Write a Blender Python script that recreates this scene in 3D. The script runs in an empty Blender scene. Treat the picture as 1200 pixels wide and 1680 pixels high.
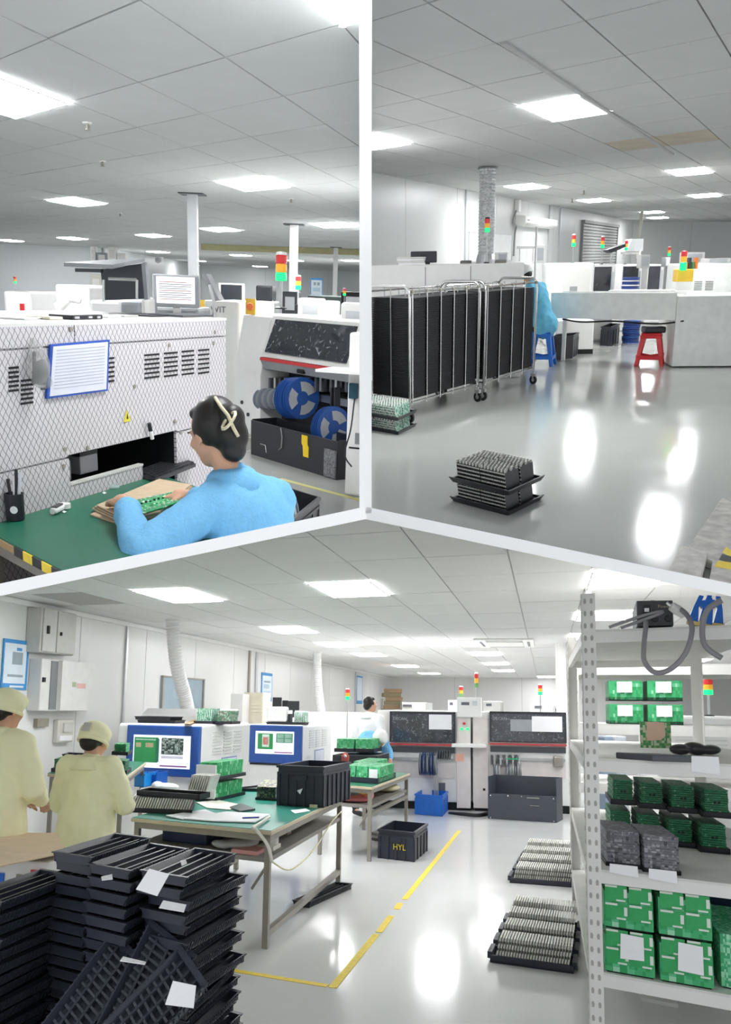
import bpy, bmesh, math, random
from mathutils import Vector, Matrix, Euler, noise
random.seed(7)
scene = bpy.context.scene
COL = scene.collection
V = Vector

# ------------------------------------------------------------------ camera, world, exposure
F, CX, CY = 1500.0, 600.0, 940.0          # focal length and principal point for a 1200 x 1680 frame

class Room:
    """One hall: its own floor height, its own up direction; p() turns a sight line into a point of that hall."""
    def __init__(s, yh, roll, h, az=0.0):
        e = (CY - yh) / F
        f = V((0, e, 1)).normalized(); u0 = V((0, 1, -e)).normalized(); r0 = V((1, 0, 0))
        a = math.radians(roll)
        s.r = r0 * math.cos(a) - u0 * math.sin(a); s.u = u0 * math.cos(a) + r0 * math.sin(a); s.f = f; s.h = h
        s.R = Matrix((s.r, s.f, s.u))
    def ray(s, px, py):
        d = V(((px - CX) / F, (CY - py) / F, 1.0)); return s.R @ d
    def P(s, px, py, z=0.0):
        d = s.ray(px, py); return V((0, 0, s.h)) + d * ((z - s.h) / d.z)
    def D(s, px, py, Y):
        d = s.ray(px, py); return V((0, 0, s.h)) + d * (Y / d.y)
    def pix(s, p):
        q = V(p) - V((0, 0, s.h)); d = s.R.transposed() @ q
        return (CX + F * d.x / d.z, CY - F * d.y / d.z, d.z)
    def zat(s, px, py, Q):
        d = s.ray(px, py); t = math.hypot(Q[0], Q[1]) / math.hypot(d.x, d.y); return s.h + d.z * t

R1 = Room(478, 2.2, 1.60)      # hall with the woman at the green desk
R2 = Room(428, -1.0, 1.55)     # hall with the tray trolleys
R3 = Room(1160, 0.8, 1.58)     # hall with the inspection benches
for r in (R1, R2, R3):
    r.M = Matrix.Translation((0, 0, R3.h)) @ (R3.R @ r.R.transposed()).to_4x4() @ Matrix.Translation((0, 0, -r.h))

cam = bpy.data.cameras.new('camera'); camo = bpy.data.objects.new('camera', cam); COL.objects.link(camo)
cam.sensor_fit = 'VERTICAL'; cam.sensor_height = 36.0; cam.lens = 36.0 * F / 1680.0
cam.shift_y = (CY - 840.0) / 1680.0; cam.clip_start = 0.05; cam.clip_end = 200
cw = R3.R
m3 = Matrix((cw @ V((1, 0, 0)), cw @ V((0, 1, 0)), cw @ V((0, 0, -1)))).transposed()
camo.matrix_world = Matrix.Translation((0, 0, R3.h)) @ m3.to_4x4()
scene.camera = camo

world = bpy.data.worlds.new('world'); scene.world = world; world.use_nodes = True
world.node_tree.nodes['Background'].inputs[0].default_value = (0.93, 0.96, 1.0, 1)
world.node_tree.nodes['Background'].inputs[1].default_value = 0.9
scene.view_settings.view_transform = 'Standard'; scene.view_settings.look = 'None'
scene.view_settings.exposure = 0.55; scene.view_settings.gamma = 1.0
scene.view_settings.use_curve_mapping = False
LAMP = {1: 36.0, 2: 32.0, 3: 16.5}

# ------------------------------------------------------------------ materials
def lin(c):
    if isinstance(c, str):
        c = c.lstrip('#'); c = [int(c[i:i + 2], 16) / 255 for i in (0, 2, 4)]
    return tuple((x / 12.92 if x <= 0.04045 else ((x + 0.055) / 1.055) ** 2.4) for x in c) + (1.0,)
MATS = {}
def nt(m, t, **kw):
    n = m.node_tree.nodes.new(t)
    for k, v in kw.items(): setattr(n, k, v)
    return n
def M(name, c, rough=0.5, metal=0.0, var=0.05, scale=9.0, bump=0.0, emit=0.0, alpha=1.0, trans=0.0, coat=0.0):
    if name in MATS: return MATS[name]
    m = bpy.data.materials.new(name); m.use_nodes = True; MATS[name] = m
    b = m.node_tree.nodes['Principled BSDF']; L = m.node_tree.links
    c = lin(c)
    b.inputs['Roughness'].default_value = rough; b.inputs['Metallic'].default_value = metal
    b.inputs['Alpha'].default_value = alpha; b.inputs['Transmission Weight'].default_value = trans
    b.inputs['Coat Weight'].default_value = coat
    tc = nt(m, 'ShaderNodeTexCoord'); no = nt(m, 'ShaderNodeTexNoise'); no.inputs['Scale'].default_value = scale; no.inputs['Detail'].default_value = 4
    L.new(tc.outputs['Object'], no.inputs['Vector'])
    ra = nt(m, 'ShaderNodeValToRGB')
    ra.color_ramp.elements[0].position = 0.3; ra.color_ramp.elements[1].position = 0.7
    ra.color_ramp.elements[0].color = tuple(x * (1 - var) for x in c[:3]) + (1,)
    ra.color_ramp.elements[1].color = tuple(min(1, x * (1 + var)) for x in c[:3]) + (1,)
    L.new(no.outputs['Fac'], ra.inputs['Fac']); L.new(ra.outputs['Color'], b.inputs['Base Color'])
    if bump:
        bp = nt(m, 'ShaderNodeBump'); bp.inputs['Strength'].default_value = bump; bp.inputs['Distance'].default_value = 0.01
        L.new(no.outputs['Fac'], bp.inputs['Height']); L.new(bp.outputs['Normal'], b.inputs['Normal'])
    if emit:
        b.inputs['Emission Color'].default_value = c; b.inputs['Emission Strength'].default_value = emit
    return m
def math_node(m, op, a, b=None):
    n = nt(m, 'ShaderNodeMath', operation=op)
    for i, x in enumerate((a, b)):
        if x is None: continue
        if isinstance(x, (int, float)): n.inputs[i].default_value = x
        else: m.node_tree.links.new(x, n.inputs[i])
    return n.outputs[0]
def M_cells(name, cols, cell, rough=0.45, metal=0.0):
    """print of small rectangles: cols = [(limit, colour), ...], cell = size of one rectangle (x, y, z)"""
    if name in MATS: return MATS[name]
    m = bpy.data.materials.new(name); m.use_nodes = True; MATS[name] = m
    b = m.node_tree.nodes['Principled BSDF']; L = m.node_tree.links
    b.inputs['Roughness'].default_value = rough; b.inputs['Metallic'].default_value = metal
    tc = nt(m, 'ShaderNodeTexCoord'); sn = nt(m, 'ShaderNodeVectorMath', operation='SNAP'); sn.inputs[1].default_value = cell
    wn = nt(m, 'ShaderNodeTexWhiteNoise', noise_dimensions='3D'); ra = nt(m, 'ShaderNodeValToRGB'); ra.color_ramp.interpolation = 'CONSTANT'
    L.new(tc.outputs['Object'], sn.inputs[0]); L.new(sn.outputs[0], wn.inputs['Vector']); L.new(wn.outputs['Value'], ra.inputs['Fac'])
    e = ra.color_ramp.elements
    while len(e) > 1: e.remove(e[-1])
    e[0].position = 0; e[0].color = lin(cols[0][1])
    for lim, c in cols[1:]:
        k = e.new(lim); k.color = lin(c)
    L.new(ra.outputs['Color'], b.inputs['Base Color'])
    return m
def M_lattice(name, ex, c0, c1, w=0.030, hh=0.043, line=0.10):
    """printed wire-lattice foil on the machine cover"""
    m = bpy.data.materials.new(name); m.use_nodes = True
    b = m.node_tree.nodes['Principled BSDF']; L = m.node_tree.links; b.inputs['Roughness'].default_value = 0.4
    tc = nt(m, 'ShaderNodeTexCoord'); dt = nt(m, 'ShaderNodeVectorMath', operation='DOT_PRODUCT'); dt.inputs[1].default_value = (ex[0], ex[1], 0)
    L.new(tc.outputs['Object'], dt.inputs[0])
    sp = nt(m, 'ShaderNodeSeparateXYZ'); L.new(tc.outputs['Object'], sp.inputs[0])
    s = math_node(m, 'DIVIDE', dt.outputs['Value'], w); z = math_node(m, 'DIVIDE', sp.outputs['Z'], hh)
    # a little waviness makes the cells look like woven wire
    wob = math_node(m, 'MULTIPLY', math_node(m, 'SINE', math_node(m, 'MULTIPLY', z, 6.283)), 0.07)
    u = math_node(m, 'FRACT', math_node(m, 'ADD', math_node(m, 'ADD', s, z), wob)); v = math_node(m, 'FRACT', math_node(m, 'ADD', math_node(m, 'SUBTRACT', s, z), wob))
    k = math_node(m, 'MAXIMUM', math_node(m, 'LESS_THAN', u, line), math_node(m, 'LESS_THAN', v, line))
    mx = nt(m, 'ShaderNodeMix', data_type='RGBA'); L.new(k, mx.inputs[0]); mx.inputs[6].default_value = lin(c0); mx.inputs[7].default_value = lin(c1)
    L.new(mx.outputs[2], b.inputs['Base Color'])
    return m

# ------------------------------------------------------------------ mesh helpers
def dirv(az): a = math.radians(az); return V((math.sin(a), math.cos(a), 0))
def azof(v): return math.degrees(math.atan2(v[0], v[1]))
CUR = {'r': R3}
ROOM_OF = {}
class MB:
    """collects shapes in local x (along), y (back), z (up); ex / ey are the two floor directions of the thing"""
    def __init__(s, ex=None, ey=None):
        s.v = []; s.f = []
        s.ex = V(ex) if ex is not None else V((1, 0, 0)); s.ey = V(ey) if ey is not None else V((-s.ex.y, s.ex.x, 0))
    def add(s, vs, fs):
        n = len(s.v); s.v += [V(p) for p in vs]; s.f += [tuple(n + i for i in f) for f in fs]; return s
    def box(s, x0, y0, z0, x1, y1, z1):
        if x0 > x1: x0, x1 = x1, x0
        if y0 > y1: y0, y1 = y1, y0
        if z0 > z1: z0, z1 = z1, z0
        return s.hexa([(x0, y0, z0), (x1, y0, z0), (x1, y1, z0), (x0, y1, z0), (x0, y0, z1), (x1, y0, z1), (x1, y1, z1), (x0, y1, z1)])
    def hexa(s, p):
        return s.add(p, [(0, 3, 2, 1), (4, 5, 6, 7), (0, 1, 5, 4), (1, 2, 6, 5), (2, 3, 7, 6), (3, 0, 4, 7)])
    def prism(s, poly, ext):
        """poly: list of 3D points, ext: vector"""
        n = len(poly); e = V(ext); a = [V(p) for p in poly]
        return s.add(a + [p + e for p in a], [tuple(range(n))[::-1], tuple(range(n, 2 * n))] + [(i, (i + 1) % n, n + (i + 1) % n, n + i) for i in range(n)])
    def quad(s, a, b, c, d): return s.add([a, b, c, d], [(0, 1, 2, 3)])
    def cyl(s, p0, p1, r0, r1=None, n=12):
        return s.tube([p0, p1], [r0, r0 if r1 is None else r1], n)
    def tube(s, pts, r, n=8):
        pts = [V(p) for p in pts]; k = len(pts); rr = r if isinstance(r, (list, tuple)) else [r] * k
        vs = []; prev = None
        for i, p in enumerate(pts):
            d = (pts[min(i + 1, k - 1)] - pts[max(i - 1, 0)])
            d = d.normalized() if d.length > 1e-9 else V((0, 0, 1))
            if prev is None:
                a = d.cross(V((0, 0, 1)))
                if a.length < 1e-3: a = d.cross(V((1, 0, 0)))
            else: a = prev - d * prev.dot(d)
            if a.length < 1e-6: a = d.orthogonal()
            a.normalize(); b = d.cross(a); prev = a
            vs += [p + (a * math.cos(2 * math.pi * j / n) + b * math.sin(2 * math.pi * j / n)) * rr[i] for j in range(n)]
        fs = [(i * n + j, i * n + (j + 1) % n, (i + 1) * n + (j + 1) % n, (i + 1) * n + j) for i in range(k - 1) for j in range(n)]
        fs += [tuple(range(n))[::-1], tuple((k - 1) * n + j for j in range(n))]
        return s.add(vs, fs)
    def lathe(s, c, prof, n=16, axis='z'):
        c = V(c); vs = []
        for r, z in prof:
            for j in range(n):
                t = 2 * math.pi * j / n; q = (r * math.cos(t), r * math.sin(t), z)
                if axis == 'y': q = (q[0], q[2], q[1])
                if axis == 'x': q = (q[2], q[0], q[1])
                vs.append(c + V(q))
        k = len(prof)
        fs = [(i * n + j, i * n + (j + 1) % n, (i + 1) * n + (j + 1) % n, (i + 1) * n + j) for i in range(k - 1) for j in range(n)]
        fs += [tuple(range(n))[::-1], tuple((k - 1) * n + j for j in range(n))]
        return s.add(vs, fs)
    def ball(s, c, r, n=10):
        r = V(r) if not isinstance(r, (int, float)) else V((r, r, r)); c = V(c)
        pr = [(max(1e-4, math.sin(math.pi * i / n)), -math.cos(math.pi * i / n)) for i in range(n + 1)]
        m = MB().lathe((0, 0, 0), pr, n + 4)
        return s.add([c + V((p.x * r.x, p.y * r.y, p.z * r.z)) for p in m.v], m.f)
    def mesh(s, name, mat, smooth=False, bevel=0.0, seg=2):
        me = bpy.data.meshes.new(name)
        me.from_pydata([tuple(s.ex * p.x + s.ey * p.y + V((0, 0, p.z))) for p in s.v], [], s.f)
        bm = bmesh.new(); bm.from_mesh(me)
        bmesh.ops.recalc_face_normals(bm, faces=bm.faces)
        if bevel:
            bmesh.ops.bevel(bm, geom=[e for e in bm.edges if len(e.link_faces) == 2 and e.calc_face_angle(0) > 0.5], offset=bevel, segments=seg, affect='EDGES', profile=0.5, clamp_overlap=True)
        bm.to_mesh(me); bm.free()
        for m_ in (mat if isinstance(mat, (list, tuple)) else [mat]): me.materials.append(m_)
        if smooth:
            for p in me.polygons: p.use_smooth = True
        return me
    def part(s, name, mat, parent, smooth=False, bevel=0.0, label=None, kind=None, seg=2):
        o = bpy.data.objects.new(name, s.mesh(name, mat, smooth, bevel, seg)); COL.objects.link(o); o.parent = parent
        if label: o['label'] = label
        if kind: o['kind'] = kind
        return o
    def thing(s, name, mat, label, cat, loc=(0, 0, 0), yaw=0.0, group=None, smooth=False, bevel=0.0, kind=None):
        o = bpy.data.objects.new(name, s.mesh(name, mat, smooth, bevel)); COL.objects.link(o)
        o.matrix_world = place(loc, yaw)
        if label: o['label'] = label
        if cat: o['category'] = cat
        if group: o['group'] = group
        if kind: o['kind'] = kind
        ROOM_OF[o.name] = CUR['r']
        return o
def place(loc, yaw=0.0, pitch=0.0, rollx=0.0):
    return CUR['r'].M @ Matrix.Translation(loc) @ Matrix.Rotation(math.radians(-yaw), 4, 'Z') @ Matrix.Rotation(math.radians(pitch), 4, 'X') @ Matrix.Rotation(math.radians(rollx), 4, 'Y')
def thing(name, label, cat, loc=(0, 0, 0), yaw=0.0, group=None, pitch=0.0, rollx=0.0):
    o = bpy.data.objects.new(name, None); COL.objects.link(o); o.empty_display_size = 0.1
    o.matrix_world = place(loc, yaw, pitch, rollx)
    o['label'] = label; o['category'] = cat
    if group: o['group'] = group
    ROOM_OF[o.name] = CUR['r']
    return o
def dup(root, loc, yaw=0.0, label=None, pitch=0.0, rollx=0.0, group=None):
    def cp(o, par):
        c = o.copy(); COL.objects.link(c); c.parent = par
        for ch in [x for x in KIDS(o)]: cp(ch, c)
        return c
    r = cp(root, None); r.matrix_world = place(loc, yaw, pitch, rollx)
    if label: r['label'] = label
    if group: r['group'] = group
    ROOM_OF[r.name] = CUR['r']
    return r
def KIDS(o): return [x for x in o.children]
def text_part(body, size, mat, parent, origin, right, up, name='lettering'):
    """raised lettering; origin = lower left corner, right / up unit vectors in the parent's axes"""
    cu = bpy.data.curves.new(name, 'FONT'); cu.body = body; cu.size = size; cu.extrude = 0.001; cu.resolution_u = 2
    t = bpy.data.objects.new('tmp', cu); COL.objects.link(t)
    dg = bpy.context.evaluated_depsgraph_get(); me = bpy.data.meshes.new_from_object(t.evaluated_get(dg))
    bpy.data.objects.remove(t); bpy.data.curves.remove(cu)
    r = V(right).normalized(); u = V(up).normalized(); n = r.cross(u)
    me.transform(Matrix.Translation(origin) @ Matrix((r, u, n)).transposed().to_4x4())
    me.materials.clear(); me.materials.append(mat); me.name = name
    o = bpy.data.objects.new(name, me); COL.objects.link(o); o.parent = parent
    return o
def structure(o): o['kind'] = 'structure'; return o

class Face:
    """vertical front plane of a thing between two floor points; turns sight lines into (along, height)"""
    def __init__(s, R, P0, P1, back=None):
        s.R = R; s.o = V((P0[0], P0[1], 0)); d = V((P1[0] - P0[0], P1[1] - P0[1], 0)); s.S = d.length; s.ex = d.normalized()
        s.ey = V(back).normalized() if back is not None else V((-s.ex.y, s.ex.x, 0))
    def sz(s, px, py, off=0.0):
        d = s.R.ray(px, py); n = V((-s.ex.y, s.ex.x, 0)); o = V((0, 0, s.R.h)); base = s.o + s.ey * off
        t = (base - o).dot(n) / d.dot(n); q = o + d * t
        return (q - base).dot(s.ex), q.z
    def rect(s, x0, y0, x1, y1, off=0.0):
        a = s.sz(x0, y0, off); b = s.sz(x1, y1, off); return a[0], b[0], b[1], a[1]     # s0, s1, z0, z1
    def mb(s): return MB(s.ex, s.ey)
    def bar(s, m, x0, y0, x1, y1, d0, d1):
        s0, s1, z0, z1 = s.rect(x0, y0, x1, y1); return m.box(s0, d0, z0, s1, d1, z1)
    def at(s, t, d=0.0, z=0.0): p = s.o + s.ex * t + s.ey * d; return V((p.x, p.y, z))
def along(R, P0, az, px):
    """floor point reached from P0 in direction az whose picture column is px"""
    d = dirv(az); lo, hi = 0.0, 40.0
    f = lambda t: R.pix((P0[0] + d.x * t, P0[1] + d.y * t, P0[2]))[0] - px
    a = f(0)
    for t in [i * 0.02 for i in range(1, 1500)]:
        if f(t) * a <= 0:
            lo, hi = t - 0.02, t; break
    t = (lo + hi) / 2
    return V((P0[0] + d.x * t, P0[1] + d.y * t, P0[2]))

# ------------------------------------------------------------------ common materials
white = M('white_paint', '#f2f2ef', 0.45, var=0.02)
white_machine = M('machine_white', '#eeeeec', 0.35, var=0.02)
offwhite = M('machine_cream', '#dcdcd8', 0.4, var=0.02)
black_pl = M('black_plastic', '#22242a', 0.42, var=0.15)
navy_pl = M('navy_black_plastic', '#2b2f3b', 0.4, var=0.12)
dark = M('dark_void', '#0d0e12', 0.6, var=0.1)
steel = M('steel', '#b9bbba', 0.3, 0.85, var=0.06)
steel_dull = M('dull_steel', '#9a968c', 0.45, 0.35, var=0.08)
chrome = M('chrome', '#d8d8d6', 0.18, 0.95, var=0.03)
green_mat = M('green_mat', '#2c9683', 0.35, var=0.05, scale=4)
paper = M('paper', '#f6f6f8', 0.8, var=0.01)
card = M('cardboard', '#c8a683', 0.85, var=0.08, scale=14)
glass_dark = M('smoked_glass', '#2b2e36', 0.12, var=0.35, scale=7, coat=0.5)
red_pl = M('red_plastic', '#d3242b', 0.35, var=0.04)
blue_pl = M('blue_plastic', '#1f6fd0', 0.38, var=0.05)
rubber = M('rubber', '#191a1c', 0.7, var=0.1)
yellow_tape = M('yellow_tape', '#f0d545', 0.6, var=0.08, scale=30)
alu = M('aluminium', '#c9ccce', 0.35, 0.7, var=0.05)
lamp_red = M('lens_red', '#c03030', 0.25, emit=0.25)
lamp_yel = M('lens_amber', '#e0a030', 0.25, emit=0.3)
lamp_grn = M('lens_green', '#10d070', 0.25, emit=1.1)
lamp_grey = M('lens_off', '#68a060', 0.3)
pcb = M_cells('circuit_green', [(0, '#2f9c5c'), (.45, '#37a968'), (.78, '#7fcf9a'), (.9, '#d8ecd8'), (.96, '#1f6a3e')], (.014, .014, .010))
pcb_dark = M_cells('circuit_dark_green', [(0, '#236f49'), (.5, '#2a7d52'), (.8, '#358a5e'), (.95, '#8fbfa0')], (.012, .012, .009))
pcb_bright = M_cells('circuit_bright_green', [(0, '#2f9f5e'), (.35, '#43b374'), (.7, '#62c48c'), (.93, '#9fdcb6')], (.03, .022, .03))
metal_boards = M_cells('board_edges_silver', [(0, '#5a5c5e'), (.25, '#b4b4aa'), (.55, '#e4e3d8'), (.88, '#2b2c30')], (.013, .013, .012), 0.4, 0.2)
dark_boards = M('board_edges_dark', '#232427', .5, var=.2, scale=40)
stud_m = M('stud_silver', '#c2c2bc', .4)
silver_plate = M('board_silver', '#e2e1d8', .4, var=.1, scale=50)
grey_boards = M_cells('board_edges_grey', [(0, '#6e6e76'), (.5, '#84848c'), (.75, '#a9a9ae'), (.9, '#4c4c54')], (.016, .016, .010), 0.5)

def M_flecks(name, c0, c1, scale=26, lo=.60, hi=.64, rough=.15):
    m = M(name, c0, rough, var=.25, scale=7, coat=.5); b = m.node_tree.nodes['Principled BSDF']; L = m.node_tree.links
    src = b.inputs['Base Color'].links[0].from_socket
    tc = nt(m, 'ShaderNodeTexCoord'); no = nt(m, 'ShaderNodeTexNoise'); no.inputs['Scale'].default_value = scale; no.inputs['Detail'].default_value = 6; no.inputs['Distortion'].default_value = 2.5
    L.new(tc.outputs['Object'], no.inputs['Vector']); mr = nt(m, 'ShaderNodeMapRange'); mr.inputs[1].default_value = lo; mr.inputs[2].default_value = hi; L.new(no.outputs['Fac'], mr.inputs[0])
    mx = nt(m, 'ShaderNodeMix', data_type='RGBA'); L.new(mr.outputs[0], mx.inputs[0]); L.new(src, mx.inputs[6]); mx.inputs[7].default_value = lin(c1); L.new(mx.outputs[2], b.inputs['Base Color'])
    return m
window_scr = M_flecks('window_scratched', '#2f323a', '#9a9ea4', 9, .60, .72)
def epoxy(name, c, rough, c2):
    m = M(name, c, rough, var=0.03, scale=0.6)
    b = m.node_tree.nodes['Principled BSDF']
    no = nt(m, 'ShaderNodeTexNoise'); no.inputs['Scale'].default_value = 1.3; no.inputs['Detail'].default_value = 5
    tc = nt(m, 'ShaderNodeTexCoord'); m.node_tree.links.new(tc.outputs['Object'], no.inputs['Vector'])
    mr = nt(m, 'ShaderNodeMapRange'); mr.inputs[1].default_value = .3; mr.inputs[2].default_value = .7; mr.inputs[3].default_value = rough * .7; mr.inputs[4].default_value = rough * 1.35
    m.node_tree.links.new(no.outputs['Fac'], mr.inputs[0]); m.node_tree.links.new(mr.outputs[0], b.inputs['Roughness'])
    return m
floor_mat = {1: epoxy('epoxy_grey', '#a5a7a4', .22, 0), 2: epoxy('epoxy_mid_grey', '#b4b7b3', .12, 0), 3: epoxy('epoxy_pale', '#dedfdd', .13, 0)}
tile_mat = {1: M('ceiling_tile_grey', '#c6cac9', .75, var=.02, scale=3), 2: M('ceiling_tile_light', '#cfd0cf', .75, var=.02, scale=3), 3: M('ceiling_tile_white', '#e6e6e4', .75, var=.015, scale=3)}
grid_mat = {1: M('ceiling_grid_grey', '#8b8e90', .6), 2: M('ceiling_grid_mid', '#8b8c8e', .6), 3: M('ceiling_grid_pale', '#b4b4b4', .6)}
wall_mat = {1: M('wall_panel_grey', '#e6eaeb', .35, var=.02, scale=.7), 2: M('wall_panel_light', '#cdcfcd', .35, var=.02, scale=.7), 3: M('wall_panel_white', '#e3e3e0', .3, var=.02, scale=.7)}
diff_mat = {k: M('lamp_diffuser_%s' % n, '#fdfdff', .5, emit=LAMP[k]) for k, n in ((1, 'cool'), (2, 'soft'), (3, 'bright'))}
RN = {1: R1, 2: R2, 3: R3}

# ------------------------------------------------------------------ the walls and slabs that part the three halls
def cpt(px, py, d): return V((0, 0, R3.h)) + R3.R @ (V(((px - CX) / F, (CY - py) / F, 1.0)) * d)
def slab(name, pts, near, far, mat):
    """pts: two centre-line picture points, 20 px thick at the near edge; equal thickness all the way back"""
    (xa, ya), (xb, yb) = pts; n = V((-(yb - ya), xb - xa)).normalized()
    vs = []
    for d in (near, far):
        k = 10.0 * near / d
        vs += [cpt(xa + n.x * k, ya + n.y * k, d), cpt(xb + n.x * k, yb + n.y * k, d), cpt(xb - n.x * k, yb - n.y * k, d), cpt(xa - n.x * k, ya - n.y * k, d)]
    m = MB().add(vs, [(0, 1, 2, 3), (7, 6, 5, 4), (0, 4, 5, 1), (1, 5, 6, 2), (2, 6, 7, 3), (3, 7, 4, 0)])
    CUR['r'] = R3
    return structure(m.thing(name, mat, None, None))
part_mat = M('partition_white', '#fdfdfd', .7, var=.005)
def gx(x): return 841.5 + abs(x - 600) * .2103
slab('floor_slab_left', [(-700, gx(-700)), (600, gx(600))], 2.2, 60, part_mat)
slab('floor_slab_right', [(600, gx(600)), (1900, gx(1900))], 3.2, 60, part_mat)
slab('wall_middle', [(600, -600), (600, 842)], 3.2, 60, part_mat)

# ------------------------------------------------------------------ ceilings with separate tiles
def inside(k, x, y, m=0):
    if not (-90 - m < x < 1290 + m and -120 - m < y < 1750 + m): return False
    if k == 1: return x < 600 + m and y < gx(x) + m
    if k == 2: return x > 600 - m and y < gx(x) + m
    return y > gx(x) - m
LIGHT_CELLS = {}
def ceiling(k, H, O, a, b, lights, Ymax, poly, others=(), stain=None):
    R = RN[k]; CUR['r'] = R
    O = V(O); a = V(a); b = V(b)
    det = a.x * b.y - a.y * b.x
    def cell(p):
        q = V(p) - O; return (math.floor((q.x * b.y - q.y * b.x) / det), math.floor((a.x * q.y - a.y * q.x) / det))
    base = MB().prism([(x, y, H + .012) for x, y in poly], (0, 0, .05)).thing('ceiling', grid_mat[k], None, None)
    structure(base)
    lit = {}
    for (px, py, lab) in lights: lit[cell(R.P(px, py, H))] = lab
    skip = {cell(R.P(px, py, H)) for px, py in others}
    cells = []
    for i in range(-60, 60):
        for j in range(-12, 70):
            c = O + a * (i + .5) + b * (j + .5)
            if c.y < 2.2 or c.y > Ymax: continue
            ok = False
            for (s, t) in ((0, 0), (1, 0), (0, 1), (1, 1), (.5, .5)):
                q = O + a * (i + s) + b * (j + t)
                if q.y < .5: continue
                x, y, d = R.pix((q.x, q.y, H))
                if inside(k, x, y, 10): ok = True
            if ok and (i, j) not in lit and (i, j) not in skip: cells.append((c.y, i, j))
    cells.sort()
    g = .006
    ea, eb = a.normalized(), b.normalized()
    def corners(i, j, g=g):
        p = O + a * i + b * j
        return [p + ea * g + eb * g, p + a - ea * g + eb * g, p + a + b - ea * g - eb * g, p + b + ea * g - eb * g]
    shared = None
    cs = corners(0, 0); shared = MB().prism([(q.x - O.x, q.y - O.y, 0) for q in cs], (0, 0, .014)).mesh('ceiling_tile', tile_mat[k])
    far = MB()
    stain_c = cell(R.P(*stain, H)) if stain else None
    for n, (_, i, j) in enumerate(cells):
        if n < 290:
            o = bpy.data.objects.new('ceiling_tile', shared); COL.objects.link(o); o.parent = base
            p = O + a * i + b * j
            o.location = (p.x, p.y, H + random.choice((0, 0, 0, .002, -.001)))
            if stain_c and ((i, j) == stain_c or (k == 2 and (i, j) == (stain_c[0] - 1, stain_c[1]))):
                me = shared.copy(); me.materials.clear(); me.materials.append(M('stained_tile', '#cbbfae', .8, var=.1, scale=2.5) if k == 2 else M('mesh_tile', '#b4b2ae', .8, var=.1, scale=30)); o.data = me
        else:
            far.prism([(q.x, q.y, H) for q in corners(i, j)], (0, 0, .014))
    if far.v: far.part('ceiling_tile_field', tile_mat[k], base, kind='stuff')
    hall = {1: 'hall with the green desk', 2: 'hall with the tray trolleys', 3: 'hall with the inspection benches'}[k]
    for (i, j), lab in lit.items():
        p = O + a * (i + .5) + b * (j + .5)
        t = thing('ceiling_light', lab, 'ceiling light', (p.x, p.y, H - .012), group='ceiling lights of the ' + hall)
        h = [c - p for c in corners(i, j)]
        MB().prism([(q.x, q.y, 0) for q in h], (0, 0, .03)).part('diffuser', diff_mat[k], t)
        fr = MB()
        for q0, q1 in zip(h, h[1:] + h[:1]):
            n_ = V((q1.y - q0.y, q0.x - q1.x, 0)).normalized() * -.018
            fr.prism([(q0.x, q0.y, -.006), (q1.x, q1.y, -.006), (q1.x + n_.x, q1.y + n_.y, -.006), (q0.x + n_.x, q0.y + n_.y, -.006)], (0, 0, .006))
        fr.part('frame', white, t)
    return base

H1 = H2 = H3 = 2.7
# hall one
O = R1.P(227, 135, H1); a1 = dirv(139) * .92; b1 = dirv(13.2) * .94
ceiling(1, H1, (O.x, O.y, 0), a1, b1, [
    (40, 162, 'glaring square ceiling light cut by the outer edge above the lattice machine'), (163, 332, 'ceiling light panel above the raised dark lid'),
    (415, 306, 'largest ceiling light panel beside the steel pipe, above the machine window'), (573, 367, 'ceiling light panel above the right-hand pipe near the white partition'),
    (371, 378, 'ceiling light panel just right of the steel pipe'), (249, 384, 'ceiling light panel just left of the steel pipe'),
    (123, 390, 'small ceiling light panel left of the raised dark lid'), (30, 395, 'small ceiling light panel at the outer edge over the far wall'),
    (248, 413, 'flat sliver of a ceiling light over the far white wall'), (510, 413, 'far ceiling light beyond the yellow beam, right of the pipe'),
    (473, 427, 'far ceiling light beyond the yellow beam, behind the pipe'), (425, 437, 'farthest small ceiling light over the far opening'),
    (575, 427, 'far ceiling light beyond the yellow beam near the partition'), (330, 428, 'added far ceiling light right of the camera on the white wall'), (395, 418, 'small added far ceiling light left of the yellow beam'), (560, 12, 'ceiling light panel at the top edge beside the white partition')],  # lamps by camera and left of beam are added to brighten the far walls
    62, [(-16, 1.2), (3, 1.2), (9, 62), (-40, 62)])
CUR['r'] = R1
structure(MB().prism([(-9, .5, -.1), (4, .5, -.1), (10, 62, -.1), (-40, 62, -.1)], (0, 0, .1)).thing('floor', floor_mat[1], None, None))
# hall two
O = R2.P(782, 142, H2); a2 = dirv(140.5) * .62; b2 = dirv(26.5) * .985
ceiling(2, H2, (O.x, O.y, 0), a2, b2, [
    (930, 187, 'large ceiling light panel over the trolleys beside the double rail'), (628, 232, 'ceiling light panel cut by the white partition, over the trolleys'),
    (883, 303, 'ceiling light panel above the wall air conditioner'), (978, 328, 'ceiling light panel above the roller shutter'),
    (1116, 284, 'ceiling light panel below the stained ceiling tile'), (1172, 317, 'ceiling light panel at the outer right edge'),
    (1060, 349, 'far ceiling light beside the white cable drop'), (1093, 357, 'farthest ceiling light over the back wall')],
    40, [(-3, 1.5), (6, 1.5), (26, 40), (-4, 40)], stain=(1112, 222))
structure(MB().prism([(-3, .8, -.1), (9, .8, -.1), (30, 40, -.1), (-3, 40, -.1)], (0, 0, .1)).thing('floor', floor_mat[2], None, None))
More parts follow.
